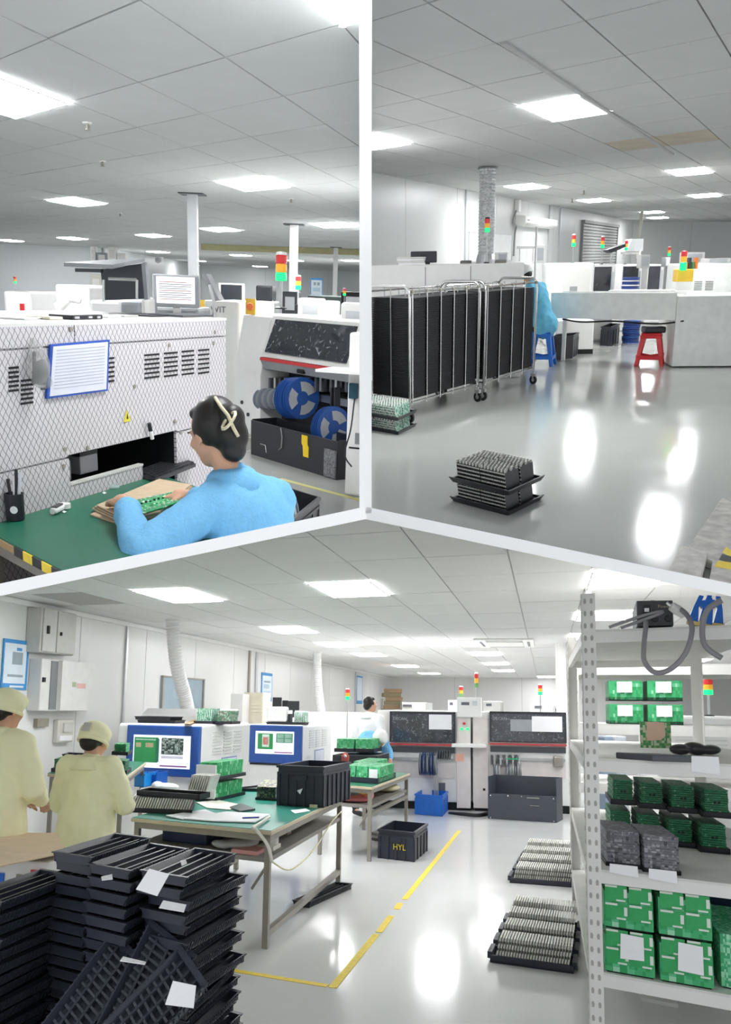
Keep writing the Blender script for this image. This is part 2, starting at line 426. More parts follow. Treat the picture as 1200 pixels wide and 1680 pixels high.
# hall three
c3 = R3.P(575, 966, H3); a3 = dirv(112) * .64; b3 = dirv(11) * 1.05; O = c3 - a3 * .5 - b3 * .5
ceiling(3, H3, (O.x, O.y, 0), a3, b3, [
    (575, 966, 'broad ceiling light panel near the middle of the bench hall'), (320, 979, 'ceiling light panel beside the nearer white hose'),
    (479, 1030, 'ceiling light panel between the two white hoses'), (985, 945, 'ceiling light panel touching the sloping white slab, above the shelf'),
    (958, 1010, 'ceiling light panel behind the top of the perforated shelf post'), (945, 1047, 'ceiling light panel behind the shelf post, below its neighbour'),
    (570, 1060, 'ceiling light panel above the second white hose'), (724, 1056, 'ceiling light panel left of the ceiling air outlet'),
    (614, 1076, 'ceiling light panel over the man in white'), (780, 1072, 'ceiling light panel below the ceiling air outlet'),
    (665, 1093, 'far ceiling light above the left placement machine'), (806, 1089, 'far ceiling light above the beacon of the placement machines'),
    (900, 1110, 'added far ceiling light right of the white column'), (1020, 1075, 'added ceiling light glimpsed through the shelf top'), (1120, 1085, 'added ceiling light behind the shelf near the outer edge'), (1000, 1100, 'added far ceiling light behind the shelf post'), (703, 1104, 'narrow far ceiling light left of the machine beacon'), (825, 1100, 'narrow far ceiling light right of the machine beacon')],  # column lamp and three behind the shelf are added to brighten the back wall
    36, [(-12, 3.5), (10, 3.5), (16, 38), (-12, 38)], stain=(180, 985))
structure(MB().prism([(-14, -1.5, -.1), (14, -1.5, -.1), (20, 38, -.1), (-14, 38, -.1)], (0, 0, .1)).thing('floor', floor_mat[3], None, None))

# ------------------------------------------------------------------ walls made of sandwich panels
def panel_wall(name, k, A, B, H, step, thick=.08, post_at=()):
    A = V((A[0], A[1], 0)); B = V((B[0], B[1], 0)); f = Face(RN[k], A, B); CUR['r'] = RN[k]
    w = f.mb().box(0, .02, 0, f.S, .02 + thick, H).thing(name, M('panel_joint_%s' % {1: 'grey', 2: 'mid', 3: 'pale'}[k], '#a9adae', .5), None, None, loc=f.o)
    structure(w)
    n = max(1, round(f.S / step)); st = f.S / n
    me = f.mb().box(.006, 0, .0, st - .006, .02, H).mesh('wall_panel', wall_mat[k])
    for i in range(n):
        o = bpy.data.objects.new('wall_panel', me); COL.objects.link(o); o.parent = w; o.location = f.ex * st * i
    return f, w
def seam_post(parent, f, px, py, w, mat, H):
    s, _ = f.sz(px, py); f.mb().box(s - w / 2, -.03, 0, s + w / 2, -.002, H).part('joint_strip', mat, parent)

# hall three: long left wall, far wall, right wall
A = R3.P(40, 985, H3); w3 = dirv(11)
A3 = V((A.x, A.y, 0)) - w3 * 4.5; B3 = V((A.x, A.y, 0)) + w3 * 24.5
fw3, wl3 = panel_wall('wall_left', 3, A3, B3, H3, 2.0)
seam_post(wl3, fw3, 204, 1100, .05, alu, H3); seam_post(wl3, fw3, 408, 1100, .09, steel_dull, H3); seam_post(wl3, fw3, 420, 1100, .12, alu, H3); seam_post(wl3, fw3, 583, 1130, .12, alu, H3)
B3r = B3 + dirv(101) * 17
fb3, wb3 = panel_wall('wall_back', 3, B3, B3r, H3, 2.4)
panel_wall('wall_right', 3, B3r, B3r - w3 * 22, H3, 3.0)
CUR['r'] = R3
m = fw3.mb().box(0, -.05, H3 - .06, fw3.S, 0, H3 - .005); m.part('top_trim', white, wl3)
# hall two
A2 = R2.P(610, 283, H2); B2 = R2.P(1040, 363, H2); C2 = R2.P(1215, 364, H2)
d2 = (B2 - A2); d2.z = 0; d2.normalize()
fw2, wl2 = panel_wall('wall_left', 2, A2 - d2 * 3.5, B2, H2, 2.4)
fb2, wb2 = panel_wall('wall_back', 2, B2, C2 + (C2 - B2) * .6, H2, 3.0)
for px in (763, 900, 918): seam_post(wl2, fw2, px, 380, .06, alu, H2)
# hall one
A1 = R1.D(-60, 430, 34); B1 = R1.D(172, 430, 34); C1 = R1.D(330, 440, 56); D1 = R1.D(640, 440, 58)
panel_wall('wall_back', 1, A1, B1, H1, 4.0)
panel_wall('wall_side', 1, B1, C1, H1, 4.0)
panel_wall('wall_far', 1, C1, D1, H1, 4.0)
CUR['r'] = R1
f = Face(R1, R1.P(330, 400, H1), R1.P(600, 409, H1))
structure(f.mb().box(0, 0, H1 - .16, f.S, .25, H1 - .003).thing('trim_1', M('beam_yellow', '#b9b58a', .5), None, None, loc=f.o))

# ------------------------------------------------------------------ builders used in more than one hall
def bench(R, FL, FR, BR, z, label, top_mat, shelf_z=None, rails=(), edge=None, name='workbench', shelf_y0=0.0, cat='table'):
    CUR['r'] = R
    p0, p1, p2 = [q if isinstance(q, Vector) else R.P(*q, z) for q in (FL, FR, BR)]
    ex = (p1 - p0); ey = (p2 - p1); ex.z = ey.z = 0
    A, B = ex.length, ey.length; ex.normalize(); ey.normalize()
    t = thing(name, label, cat, (p0.x, p0.y, 0)); mb = lambda: MB(ex, ey)
    mb().box(0, 0, z - .03, A, B, z - .004).part('table_top', edge or M('bench_edge', '#cfc4a8', .6), t, bevel=.003)
    mb().box(.008, .008, z - .004, A - .008, B - .008, z).part('table_mat', top_mat, t)
    L = .045
    for i, x in enumerate((.02, A - .02 - L)):
        for j, y in enumerate((.03, B - .03 - L)):
            mb().box(x, y, 0, x + L, y + L, z - .075).part('leg', steel_dull, t)
    ap = mb()
    for y in (.03, B - .03 - L): ap.box(.02, y, z - .075, A - .02, y + L, z - .03)
    for x in (.02, A - .02 - L): ap.box(x, .03 + L, z - .075, x + L, B - .03 - L, z - .03)
    ap.part('apron', steel_dull, t)
    if shelf_z:
        mb().box(.03, .04, shelf_z - .03, A - .03, B - .04, shelf_z).part('lower_shelf', M('shelf_board', '#8d8a84', .6), t)
        br = mb(); br.tube([(A - .04, .09, shelf_z - .03), (A - .18, .09, shelf_z - .22)], .012, 6); br.part('brace', steel_dull, t)
    for (x0, y0, x1, y1, zz) in rails:
        mb().box(x0 * A + (.02 if x0 == 0 else -.065), y0 * B + .05, zz, x1 * A + (.065 if x1 == 0 else -.02), y1 * B - .05, zz + .04).part('rail', steel_dull, t)
    return t, (p0, ex, ey, A, B)

def crate(R, p0, p1, p2, H, mat, label, name='plastic_crate', nx=5, ny=5, wall=.012, print_=None, z=0.0, inner=None):
    """p0 front left, p1 front right, p2 back right corners of the bottom"""
    CUR['r'] = R
    ex = p1 - p0; ey = p2 - p1; ex.z = ey.z = 0; A, B = ex.length, ey.length; ex.normalize(); ey.normalize(); mb = lambda: MB(ex, ey)
    t = thing(name, label, 'crate', (p0.x, p0.y, z)); s = .014
    b = mb().box(s, s, 0, A - s, B - s, .012)
    b.box(s, s, 0, A - s, s + wall, H); b.box(s, B - s - wall, 0, A - s, B - s, H); b.box(s, s + wall, 0, s + wall, B - s - wall, H); b.box(A - s - wall, s + wall, 0, A - s, B - s - wall, H)
    b.part('body', mat, t)
    r = mb()
    for zz in (H - .022, H - .075):
        k = 0 if zz > H - .05 else .006
        r.box(k, k, zz, A - k, s, zz + .02); r.box(k, B - s, zz, A - k, B - k, zz + .02); r.box(k, s, zz, s, B - s, zz + .02); r.box(A - s, s, zz, A - k, B - s, zz + .02)
    r.part('rim', mat, t)
    for i in range(nx + 1):
        x = s + (A - 2 * s - .02) * i / nx
        mb().box(x, .004, .0, x + .02, s, H - .075).part('rib', mat, t)
        mb().box(x, B - s, .0, x + .02, B - .004, H - .075).part('rib', mat, t)
    for i in range(ny + 1):
        y = s + (B - 2 * s - .02) * i / ny
        mb().box(.004, y, 0, s, y + .02, H - .075).part('rib', mat, t)
        mb().box(A - s, y, 0, A - .004, y + .02, H - .075).part('rib', mat, t)
    h = mb().box(A * .36, -.004, H - .12, A * .64, .004, H - .075); h.part('handle', mat, t, bevel=.002)
    if print_:
        body, size, m = print_
        text_part(body, size, m, t, ex * (A * .42) + ey * (-.001 + .004) + V((0, 0, H * .36)) - ey * .006, ex, (0, 0, 1))
    return t, (p0, ex, ey, A, B)

def tower(R, pos, z0, zp, dia, hseg, label, lit='g', name='signal_tower', grp=None):
    """stack light: pole from z0 to zp, then green, amber, red lenses"""
    CUR['r'] = R
    t = thing(name, label, 'signal light', (pos[0], pos[1], z0), group=grp); h = zp - z0; r = dia / 2
    MB().lathe((0, 0, 0), [(r * 1.1, 0), (r * 1.1, .012), (r * .4, .02)], 12).part('base', black_pl, t)
    MB().cyl((0, 0, .015), (0, 0, h), r * .28, n=8).part('pole', steel, t)
    g = lamp_grn if 'g' in lit else lamp_grey
    for i, (nm, mt) in enumerate((('green_lens', g), ('amber_lens', lamp_yel), ('red_lens', lamp_red))):
        MB().lathe((0, 0, h + hseg * i), [(r * .9, 0), (r, hseg * .08), (r, hseg * .88), (r * .85, hseg * .97)], 14).part(nm, mt, t, smooth=False)
    MB().lathe((0, 0, h + hseg * 3), [(r, 0), (r * .9, hseg * .3), (r * .3, hseg * .36)], 14).part('cap', black_pl if 'b' in lit else white, t)
    return t

def tray_mesh(ex, ey, A, B, h, mat):
    """shallow component tray: flared rim, long channels, ribbed sides"""
    m = MB(ex, ey)
    m.box(.015, .01, 0, A - .015, B - .01, .006)
    for (x0, x1, o) in ((0, .018, -1), (A - .018, A, 1)):      # long sides, flared
        xi, xo = (x0 + .018, x0) if o < 0 else (x1 - .018, x1)
        m.hexa([(min(xi, xi - .006 * o), 0, 0), (max(xi, xi - .006 * o), 0, 0), (max(xi, xi - .006 * o), B, 0), (min(xi, xi - .006 * o), B, 0),
                (min(xo, xo - .006 * o), 0, h), (max(xo, xo - .006 * o), 0, h), (max(xo, xo - .006 * o), B, h), (min(xo, xo - .006 * o), B, h)])
        n = 22
        for i in range(n):
            y = .01 + (B - .02) * i / n
            m.hexa([(xi + (0 if o > 0 else -.004), y, 0.002), (xi + (.004 if o > 0 else 0), y, .002), (xi + (.004 if o > 0 else 0), y + .008, .002), (xi + (0 if o > 0 else -.004), y + .008, .002),
                    (xo + (0 if o > 0 else -.006), y, h * .92), (xo + (.006 if o > 0 else 0), y, h * .92), (xo + (.006 if o > 0 else 0), y + .008, h * .92), (xo + (0 if o > 0 else -.006), y + .008, h * .92)])
    for y0 in (0, B - .02):
        m.box(.01, y0, 0, A - .01, y0 + .006, h); m.box(.01, y0 + .014, 0, A - .01, y0 + .02, h * .8); m.box(-.004, y0 - .006 if y0 == 0 else y0 + .006, h - .005, A + .004, y0 + .014 if y0 == 0 else y0 + .026, h)
    for k in range(1, 4):
        x = A * k / 4; m.box(x - .005, .02, .006, x + .005, B - .02, h * .75)
    return m

def board_block(R, pos, ex, ey, A, B, H, n, mat, tray_mat, label, name, group=None, tilt=0.0, tray_h=.03, over=.025, axis='x', gap=.45, cat='circuit boards', papers=(), tray_name='tray'):
    """a tray carrying n circuit boards standing on edge (axis = direction in which they follow each other)"""
    CUR['r'] = R
    t = thing(name, label, cat, pos, group=group); ex = V(ex); ey = V(ey)
    mb = lambda: MB(ex, ey)
    if tray_h:
        m = mb().box(-over, -over, 0, A + over, B + over, .008)
        m.box(-over, -over, 0, A + over, -over + .012, tray_h); m.box(-over, B + over - .012, 0, A + over, B + over, tray_h)
        m.box(-over, -over, 0, -over + .012, B + over, tray_h); m.box(A + over - .012, -over, 0, A + over, B + over, tray_h)
        m.part(tray_name, tray_mat, t)
    bm_ = mb(); z0 = .008 if tray_h else 0
    for i in range(n):
        if axis == 'x':
            w = A / n; x = w * i
            bm_.hexa([(x, 0, z0), (x + w * (1 - gap), 0, z0), (x + w * (1 - gap), B, z0), (x, B, z0), (x + tilt, 0, z0 + H), (x + w * (1 - gap) + tilt, 0, z0 + H), (x + w * (1 - gap) + tilt, B, z0 + H), (x + tilt, B, z0 + H)])
        elif axis == 'y':
            w = B / n; y = w * i
            bm_.hexa([(0, y, z0), (A, y, z0), (A, y + w * (1 - gap), z0), (0, y + w * (1 - gap), z0), (0, y + tilt, z0 + H), (A, y + tilt, z0 + H), (A, y + w * (1 - gap) + tilt, z0 + H), (0, y + w * (1 - gap) + tilt, z0 + H)])
        else:
            w = H / n; z = z0 + w * i; j = random.uniform(-.003, .003)
            bm_.box(j, j, z, A + j, B + j, z + w * (1 - gap))
    bm_.part('boards', mat, t, kind='stuff')
    for (x0, z0_, x1, z1) in papers:
        mb().box(x0 * A, -.012, z0_ * H, x1 * A, -.006, z1 * H).part('paper_note', paper, t, label='white paper note')
    return t

def sheet(R, pts, z, mat, label, name='paper_sheet', cat='paper', thick=.002, group=None, curl=0.0):
    """flat sheet lying at height z, outline given by sight lines"""
    CUR['r'] = R
    q = [R.P(x, y, z) for x, y in pts]; c = sum(q, V()) / len(q)
    m = MB()
    m.prism([(p.x - c.x, p.y - c.y, (curl if i == 0 else 0)) for i, p in enumerate(q)], (0, 0, thick))
    return m.thing(name, mat, label, cat, (c.x, c.y, z), group=group)

def stool(R, pos, H, mat, label, w=.3):
    CUR['r'] = R
    t = thing('plastic_stool', label, 'stool', pos, yaw=20)
    s = w * .40
    MB().box(-s, -s, H - .03, s, s, H).part('seat', mat, t, bevel=.012)
    MB().box(-s - .008, -s - .008, H - .075, s + .008, s + .008, H - .028).part('seat_skirt', mat, t, bevel=.008)
    b = w * .58
    for sx in (-1, 1):
        for sy in (-1, 1):
            m = MB(); k = .05
            xt, yt, xb, yb = sx * s, sy * s, sx * b, sy * b
            m.hexa([(min(xb, xb - sx * k), min(yb, yb - sy * k), 0), (max(xb, xb - sx * k), min(yb, yb - sy * k), 0), (max(xb, xb - sx * k), max(yb, yb - sy * k), 0), (min(xb, xb - sx * k), max(yb, yb - sy * k), 0),
                    (min(xt, xt - sx * .075), min(yt, yt - sy * .075), H - .05), (max(xt, xt - sx * .075), min(yt, yt - sy * .075), H - .05), (max(xt, xt - sx * .075), max(yt, yt - sy * .075), H - .05), (min(xt, xt - sx * .075), max(yt, yt - sy * .075), H - .05)])
            m.part('leg', mat, t, bevel=.006)
    for k in range(4):
        a = k * math.pi / 2; e = V((math.cos(a), math.sin(a), 0)); n = V((-math.sin(a), math.cos(a), 0)); d = b * .93
        m = MB(); z = H * .2
        p = [e * d + n * (-d * .9), e * d + n * (d * .9)]
        m.prism([p[0] + V((0, 0, z)), p[1] + V((0, 0, z)), p[1] + V((0, 0, z + .07)), e * (d - .01) + V((0, 0, z + .04)), p[0] + V((0, 0, z + .07))], -e * .012)
        m.part('brace', mat, t)
    return t

def cable(R, pts, r, mat, label, name='cable', cat='cable', n=8):
    """pts in hall coordinates, smoothed"""
    CUR['r'] = R
    p = [V(q) for q in pts]; out = []
    for i in range(len(p) - 1):
        a, b, c, d = p[max(i - 1, 0)], p[i], p[i + 1], p[min(i + 2, len(p) - 1)]
        for k in range(6):
            t = k / 6
            out.append(.5 * ((2 * b) + (c - a) * t + (2 * a - 5 * b + 4 * c - d) * t * t + (3 * b - a - 3 * c + d) * t ** 3))
    out.append(p[-1]); o = out[0].copy()
    m = MB().tube([q - o for q in out], r, n)
    return m.thing(name, mat, label, cat, o, smooth=True)

def blob(name, prims, mat, parent, voxel=.014, it=6, label=None, wr=0.0):
    """one continuous skin grown over limbs ('c' tapered limb, 'e' ellipsoid)"""
    m = MB()
    for p in prims:
        if p[0] == 'c':
            _, a, b, r0, r1 = p; a = V(a); b = V(b); d = (b - a)
            k = 5; m.tube([a + d * i / k for i in range(k + 1)], [r0 + (r1 - r0) * i / k for i in range(k + 1)], 12)
            m.ball(a, r0, 8); m.ball(b, r1, 8)
        else:
            _, c, r, rot = p; q = MB().ball((0, 0, 0), r, 12); E_ = rot if isinstance(rot, Matrix) else Euler([math.radians(x) for x in rot]).to_matrix()
            m.add([V(c) + E_ @ v for v in q.v], q.f)
    me = m.mesh(name, mat)
    o = bpy.data.objects.new(name, me); COL.objects.link(o)
    md = o.modifiers.new('r', 'REMESH'); md.mode = 'VOXEL'; md.voxel_size = voxel
    if it:
        sm = o.modifiers.new('s', 'SMOOTH'); sm.iterations = it; sm.factor = .5
    dg = bpy.context.evaluated_depsgraph_get(); me2 = bpy.data.meshes.new_from_object(o.evaluated_get(dg))
    o.modifiers.clear(); o.data = me2; me2.name = name
    me2.materials.clear(); me2.materials.append(mat)
    if wr:
        vn = [v_.normal.copy() for v_ in me2.vertices]
        for v_, n_ in zip(me2.vertices, vn):
            c_ = v_.co; k_ = 1 - abs(noise.noise(V((c_.x * 7 + c_.z * 3, c_.y * 7 - c_.z * 2, c_.z * 5)))) * 2.6
            k2 = 1 - abs(noise.noise(V((c_.x * 13 - c_.z * 9 + 5, c_.y * 13 + c_.z * 7, c_.z * 9)))) * 2.6
            v_.co = c_ + n_ * (wr * max(k_, -.6) + wr * .45 * max(k2, -.6))
    for p in me2.polygons: p.use_smooth = True
    o.parent = parent
    if label: o['label'] = label
    return o
def hand(w, d, n, side, curl=.35, s=1.0):
    """wrist, direction of the fingers, palm normal (down), side +1: thumb on the d x n side"""
    w = V(w); d = V(d).normalized(); n = V(n); n = (n - d * n.dot(d)).normalized(); a = d.cross(n) * side
    P = [('c', w, w + d * .05 * s, .026 * s, .03 * s), ('c', w + d * .05 * s + a * .02 * s, w + d * .085 * s + a * .025 * s, .017 * s, .012 * s), ('c', w + d * .05 * s - a * .02 * s, w + d * .08 * s - a * .028 * s, .017 * s, .011 * s)]
    for k, (off, ln) in enumerate(((.027, .068), (.010, .078), (-.008, .072), (-.025, .056))):
        b = w + d * .085 * s + a * off * s; k1 = b + (d * (1 - curl * .3) + n * curl * .6).normalized() * ln * .55 * s; k2 = k1 + (d * (1 - curl) + n * curl * 1.4).normalized() * ln * .5 * s
        P += [('c', b, k1, .0098 * s, .009 * s), ('c', k1, k2, .0088 * s, .0075 * s)]
    t0 = w + d * .03 * s + a * .025 * s; t1 = t0 + (a * .8 + d * .7 + n * .3).normalized() * .045 * s; t2 = t1 + (a * .25 + d + n * .4).normalized() * .035 * s
    P += [('c', t0, t1, .014 * s, .011 * s), ('c', t1, t2, .0105 * s, .0085 * s)]
    return P
def head_prims(c, Rm, s=1.0):
    q = lambda x, y, z: V(c) + Rm @ V((x * s, y * s, z * s)); e = lambda p, r: ('e', q(*p), tuple(k * s for k in r), Rm)
    return [e((0, -.012, .025), (.076, .094, .092)), e((0, .03, -.02), (.066, .068, .085)), e((0, .045, -.075), (.045, .048, .042)), e((0, .097, -.022), (.013, .016, .024)), e((0, .088, .01), (.009, .012, .03)),
            e((0, .083, -.058), (.024, .014, .008)), e((0, .082, -.070), (.02, .013, .008)), e((0, .078, .028), (.05, .018, .012)), e((.045, .062, -.02), (.022, .022, .02)), e((-.045, .062, -.02), (.022, .022, .02)),
            e((.077, -.005, -.012), (.008, .018, .03)), e((-.077, -.005, -.012), (.008, .018, .03)), e((.078, .004, -.036), (.006, .008, .01)), e((-.078, .004, -.036), (.006, .008, .01))]
def face_parts(c, Rm, parent, s=1.0):
    ew = M('eye_white', '#e8e4de', .3); ei = M('eye_dark', '#1c1512', .2)
    for sx in (-1, 1):
        p = V(c) + Rm @ V((.03 * sx * s, .076 * s, .006 * s)); MB().ball(p, .0115 * s, 8).part('eye', ew, parent, smooth=True)
        MB().ball(p + Rm @ V((0, .0075 * s, 0)), .0065 * s, 8).part('iris', ei, parent, smooth=True)
        b = [V(c) + Rm @ V((k * sx * s, .088 * s - abs(k - .03) * .2, .03 * s + (.004 if .02 < k < .04 else 0))) for k in (.013, .022, .032, .042, .05)]
        MB().tube(b, .003 * s, 6).part('eyebrow', ei, parent)
def rotm(yaw=0, pitch=0, roll=0):
    """yaw clockwise seen from above, pitch > 0 looks up"""
    return (Matrix.Rotation(math.radians(-yaw), 3, 'Z') @ Matrix.Rotation(math.radians(pitch), 3, 'X') @ Matrix.Rotation(math.radians(roll), 3, 'Y'))

def farbox(R, x0, x1, yt, Y, dep, mat, label, name, cat, yb=None, az=None, bevel=.02, parts=(), back=None):
    """machine or cabinet standing face-on at distance Y; parts = (name, u0, v0, u1, v1, proud, material) on its front"""
    CUR['r'] = R
    a, b = R.D(x0, yt, Y), R.D(x1, yt, Y)
    if az is not None: b = along(R, a, az, x1)
    f = Face(R, a, b, back); z1 = a.z; z0 = R.D(x0, yb, Y).z if yb else 0.0
    t = thing(name, label, cat, f.at(0, 0, z0)); W, Hh = f.S, z1 - z0
    f.mb().box(0, 0, 0, W, dep, Hh).part('body', mat, t, bevel=bevel)
    for (nm, u0, v0, u1, v1, pr, mt) in parts:
        f.mb().box(W * u0, -pr, Hh * v0, W * u1, 0.0, Hh * v1).part(nm, mt, t, bevel=.004 if pr > .02 else 0)
    return t, f, z1

# ================================================================== HALL THREE: inspection benches
R = R3; CUR['r'] = R3
# ---- yellow floor tape
def tape(p, q, label, w=.05):
    a, b = R3.P(*p), R3.P(*q); d = (b - a); n = V((-d.y, d.x, 0)).normalized() * w / 2
    m = MB().prism([-n, d - n, d + n, n], (0, 0, .002)); m.thing('floor_tape', yellow_tape, label, 'floor tape', (a.x, a.y, .001))
tape((754, 1363), (664, 1476), 'long yellow floor tape running back towards the placement machines')
tape((657, 1482), (651, 1492), 'torn scrap of yellow floor tape in the gap of the line')
tape((642, 1503), (622, 1530), 'short piece of yellow floor tape between the torn gap and the near strip')
tape((618, 1533), (546, 1621), 'near yellow floor tape strip ending at the corner on the floor')
tape((538, 1618), (380, 1592), 'yellow floor tape crossing towards the stacked black trays')

# ---- workbench one with what lies on and under it
tb, (p0, ex, ey, A, B) = bench(R3, (215, 1341), (446, 1363), (566, 1306), .76, 'green-topped steel workbench carrying the large black crate', green_mat, shelf_z=.575, rails=((1, 0, 1, 1, .07), (0, 0, 0, 1, .07)))
Z = .76
cr = crate(R3, R3.P(452, 1321, Z), R3.P(531, 1326, Z), R3.P(576, 1311, Z), .33, navy_pl, 'large black ribbed crate standing on the green workbench', z=Z, nx=5, ny=6)
MB(cr[1][1], cr[1][2]).prism([(cr[1][3] * .45, -.008, .13), (cr[1][3] * .57, -.008, .15), (cr[1][3] * .52, -.008, .10)], (0, .006, 0)).part('torn_label', paper, cr[0], label='torn white sticker')
MB(cr[1][1], cr[1][2]).box(cr[1][3] * .72, -.008, .0, cr[1][3] * .88, -.003, .025).part('label', M('cream_label', '#e8dfb8', .7), cr[0], label='cream sticker')
def board_px(px0, px1, pyb, z, pback, H, n, mat, lab, name, **kw):
    a = R3.P(px0[0], px0[1], z); b = R3.P(px1[0], px1[1], z); c = R3.P(pback[0], pback[1], z)
    e1 = b - a; e2 = c - b; e1.z = e2.z = 0
    return board_block(R3, (a.x, a.y, z), e1.normalized(), e2.normalized(), e1.length, e2.length, H, n, mat, black_pl, lab, name, **kw)
b1_ = board_px((208, 1332), (310, 1336), 0, Z, (316, 1318), .105, 24, silver_plate, 'lower tray of leaning silver-edged circuit boards at the front of the workbench', 'board_tray', tilt=.04, tray_h=.035, gap=.28)
b2_ = board_px((212, 1330), (312, 1333), 0, Z + .003, (317, 1318), .01, 2, black_pl, 'x', 'x') if False else None
CUR['r'] = R3
q = R3.P(211, 1331, Z)
board_block(R3, (q.x + .06, q.y + .03, Z + .118), ex, ey, .60, .22, .012, 2, black_pl, black_pl, 'empty black tray lying on the leaning silver boards', 'component_tray', axis='z', tray_h=.04, over=.01, cat='tray')
q = R3.P(282, 1334, Z)
board_block(R3, (q.x + .10, q.y + .05, Z + .17), ex, ey, .20, .22, .115, 9, silver_plate, black_pl, 'upper short block of silver-edged circuit boards on the black tray', 'board_tray', tilt=.04, tray_h=.0)
for k, (zz, lab) in enumerate(((Z, 'lower green circuit board stack beside the inspection screen'), (Z + .175, 'upper green circuit board stack beside the inspection screen'))):
    a = R3.P(324, 1313, Z); e1 = dirv(108); e2 = dirv(14)
    board_block(R3, (a.x, a.y, zz), e1, e2, .17, .62, .14, 20, pcb_bright, black_pl, lab, 'circuit_board_stack', axis='y', tilt=.02, gap=.3)
    MB(e1, e2).box(-.01, -.03, zz + .02, .18, -.015, zz + .13).thing('paper_note', paper, 'white slip hanging on the %s green board stack' % ('lower', 'upper')[k], 'paper', (a.x, a.y, 0))
board_px((421, 1312), (452, 1314), 0, Z, (462, 1300), .11, 12, M_cells('board_edges_yellow', [(0, '#45474c'), (.45, '#c9c7a0'), (.75, '#26282c')], (.014, .014, .014)), 'small block of yellow-dotted boards left of the black crate', 'board_block', axis='z', tray_h=.02, over=.012)
q = R3.P(382, 1298, Z); board_block(R3, (q.x, q.y, Z), dirv(95), dirv(30), .3, .5, .012, 1, black_pl, black_pl, 'empty black tray behind the yellow-dotted boards', 'component_tray', axis='z', tray_h=.03, over=.01, cat='tray')
sheet(R3, [(272, 1341), (337, 1329), (355, 1336), (300, 1345)], Z + .003, paper, 'crumpled white paper at the front edge of the workbench', thick=.006, curl=.01)
sheet(R3, [(300, 1344), (372, 1333), (444, 1337), (418, 1350), (350, 1348)], Z + .005, paper, 'open white notebook under the pen on the workbench', 'notebook', 'notebook', .008)
sheet(R3, [(322, 1317), (358, 1313), (392, 1320), (378, 1329), (340, 1326)], Z + .003, M('cream_paper', '#f1efe2', .8), 'cream paper folder beside the dark tablet', thick=.004)
sheet(R3, [(377, 1326), (396, 1320), (419, 1329), (394, 1333)], Z + .003, M('dark_tablet', '#4b4f55', .3), 'dark rectangular gauge lying beside the white papers', 'gauge', 'gauge', .012)
sheet(R3, [(477, 1330), (503, 1327), (509, 1331), (484, 1335)], Z + .003, paper, 'small white slip in front of the black crate', thick=.003)
a, b = R3.P(398, 1342, Z + .018), R3.P(425, 1341, Z + .018); MB().cyl((0, 0, 0), b - a, .006, n=8).thing('pen', M('pen_blue', '#39439a', .3), 'blue pen lying on the open notebook', 'pen', a)
o = p0 + ex * A
cable(R3, [R3.P(442, 1340, Z + .02), R3.P(428, 1350, Z + .02), R3.P(415, 1358, Z + .02), o + ex * -.12 - ey * .02 + V((0, 0, -.0)), o + ex * -.02 - ey * .03 + V((0, 0, -.09)), o + ex * .02 - ey * .03 + V((0, 0, -.2))], .011, M('cable_white', '#e8e6da', .5), 'thick white cable hanging over the front corner of the workbench')
cable(R3, [o + ex * .01 - ey * .02 + V((0, 0, -.19)), o + ex * .01 + ey * .5 + V((0, 0, -.33)), o + ex * .01 + ey * 1.2 + V((0, 0, -.30)), o + ex * .01 + ey * 1.9 + V((0, 0, -.16)), o + ex * .01 + ey * 2.3 + V((0, 0, -.12))], .006, M('cable_yellowish', '#e6e0b8', .5), 'thin yellowish cord strung along the side of the workbench')
# on the lower shelf
S = .576
def on_shelf(t, d, z=S): p = p0 + ex * t + ey * d; return (p.x, p.y, z)
MB(ex, ey).box(0, 0, 0, .42, .5, .09).box(-.01, -.01, .09, .43, .51, .105).thing('storage_box', M('box_navy', '#1e2b55', .4), 'dark blue flat box on the lower shelf of the workbench', 'box', on_shelf(.18, .25), bevel=.006)
tr = thing('paper_tray', 'pale translucent lid on the dark blue box under the workbench', 'lid', on_shelf(.14, .2, S + .107)); MB(ex, ey).box(0, 0, 0, .44, .5, .012).box(.02, .02, .012, .42, .48, .018).part('lid_plate', M('clear_grey', '#c9ccc8', .3), tr, bevel=.004)
bag = thing('plastic_bag', 'crumpled clear plastic bag under the front of the workbench', 'bag', on_shelf(.78, .12))
blob('bag_film', [('e', (.12, .1, .035), (.13, .11, .035), (0, 0, 20)), ('e', (.0, .08, .03), (.08, .07, .03), (0, 10, 0)), ('e', (.2, .12, .05), (.06, .06, .045), (0, 0, 0))], M('bag_clear', '#dcdedd', .15, alpha=.75), bag, .012, 2)
for i, (tt, dd, c, nm) in enumerate(((.85, .55, '#5aa05a', 'green tape roll lying on the lower shelf behind the bag'), (.97, .7, '#bcd8bc', 'pale tape roll lying on the lower shelf beside the green roll'), (.62, .8, '#b08a70', 'brown tape roll at the back of the lower shelf'))):
    rl = thing('tape_roll', nm, 'tape roll', on_shelf(tt, dd)); MB().lathe((0, 0, .055), [(.03, -.03), (.055, -.03), (.055, .03), (.03, .03)], 18, 'y').part('roll', M('tape_%d' % i, c, .4), rl)
    MB().lathe((0, 0, .055), [(.028, -.031), (.032, -.031), (.032, .031), (.028, .031)], 14, 'y').part('core', card, rl)
bt = thing('bottle', 'white squeeze bottle standing at the edge of the lower shelf', 'bottle', on_shelf(A - .13, .45))
MB().lathe((0, 0, 0), [(.035, 0), (.038, .01), (.038, .1), (.02, .125)], 16).part('body', white, bt, smooth=True); MB().lathe((0, 0, .125), [(.014, 0), (.014, .02), (.006, .022), (.005, .05)], 10).part('cap', offwhite, bt)
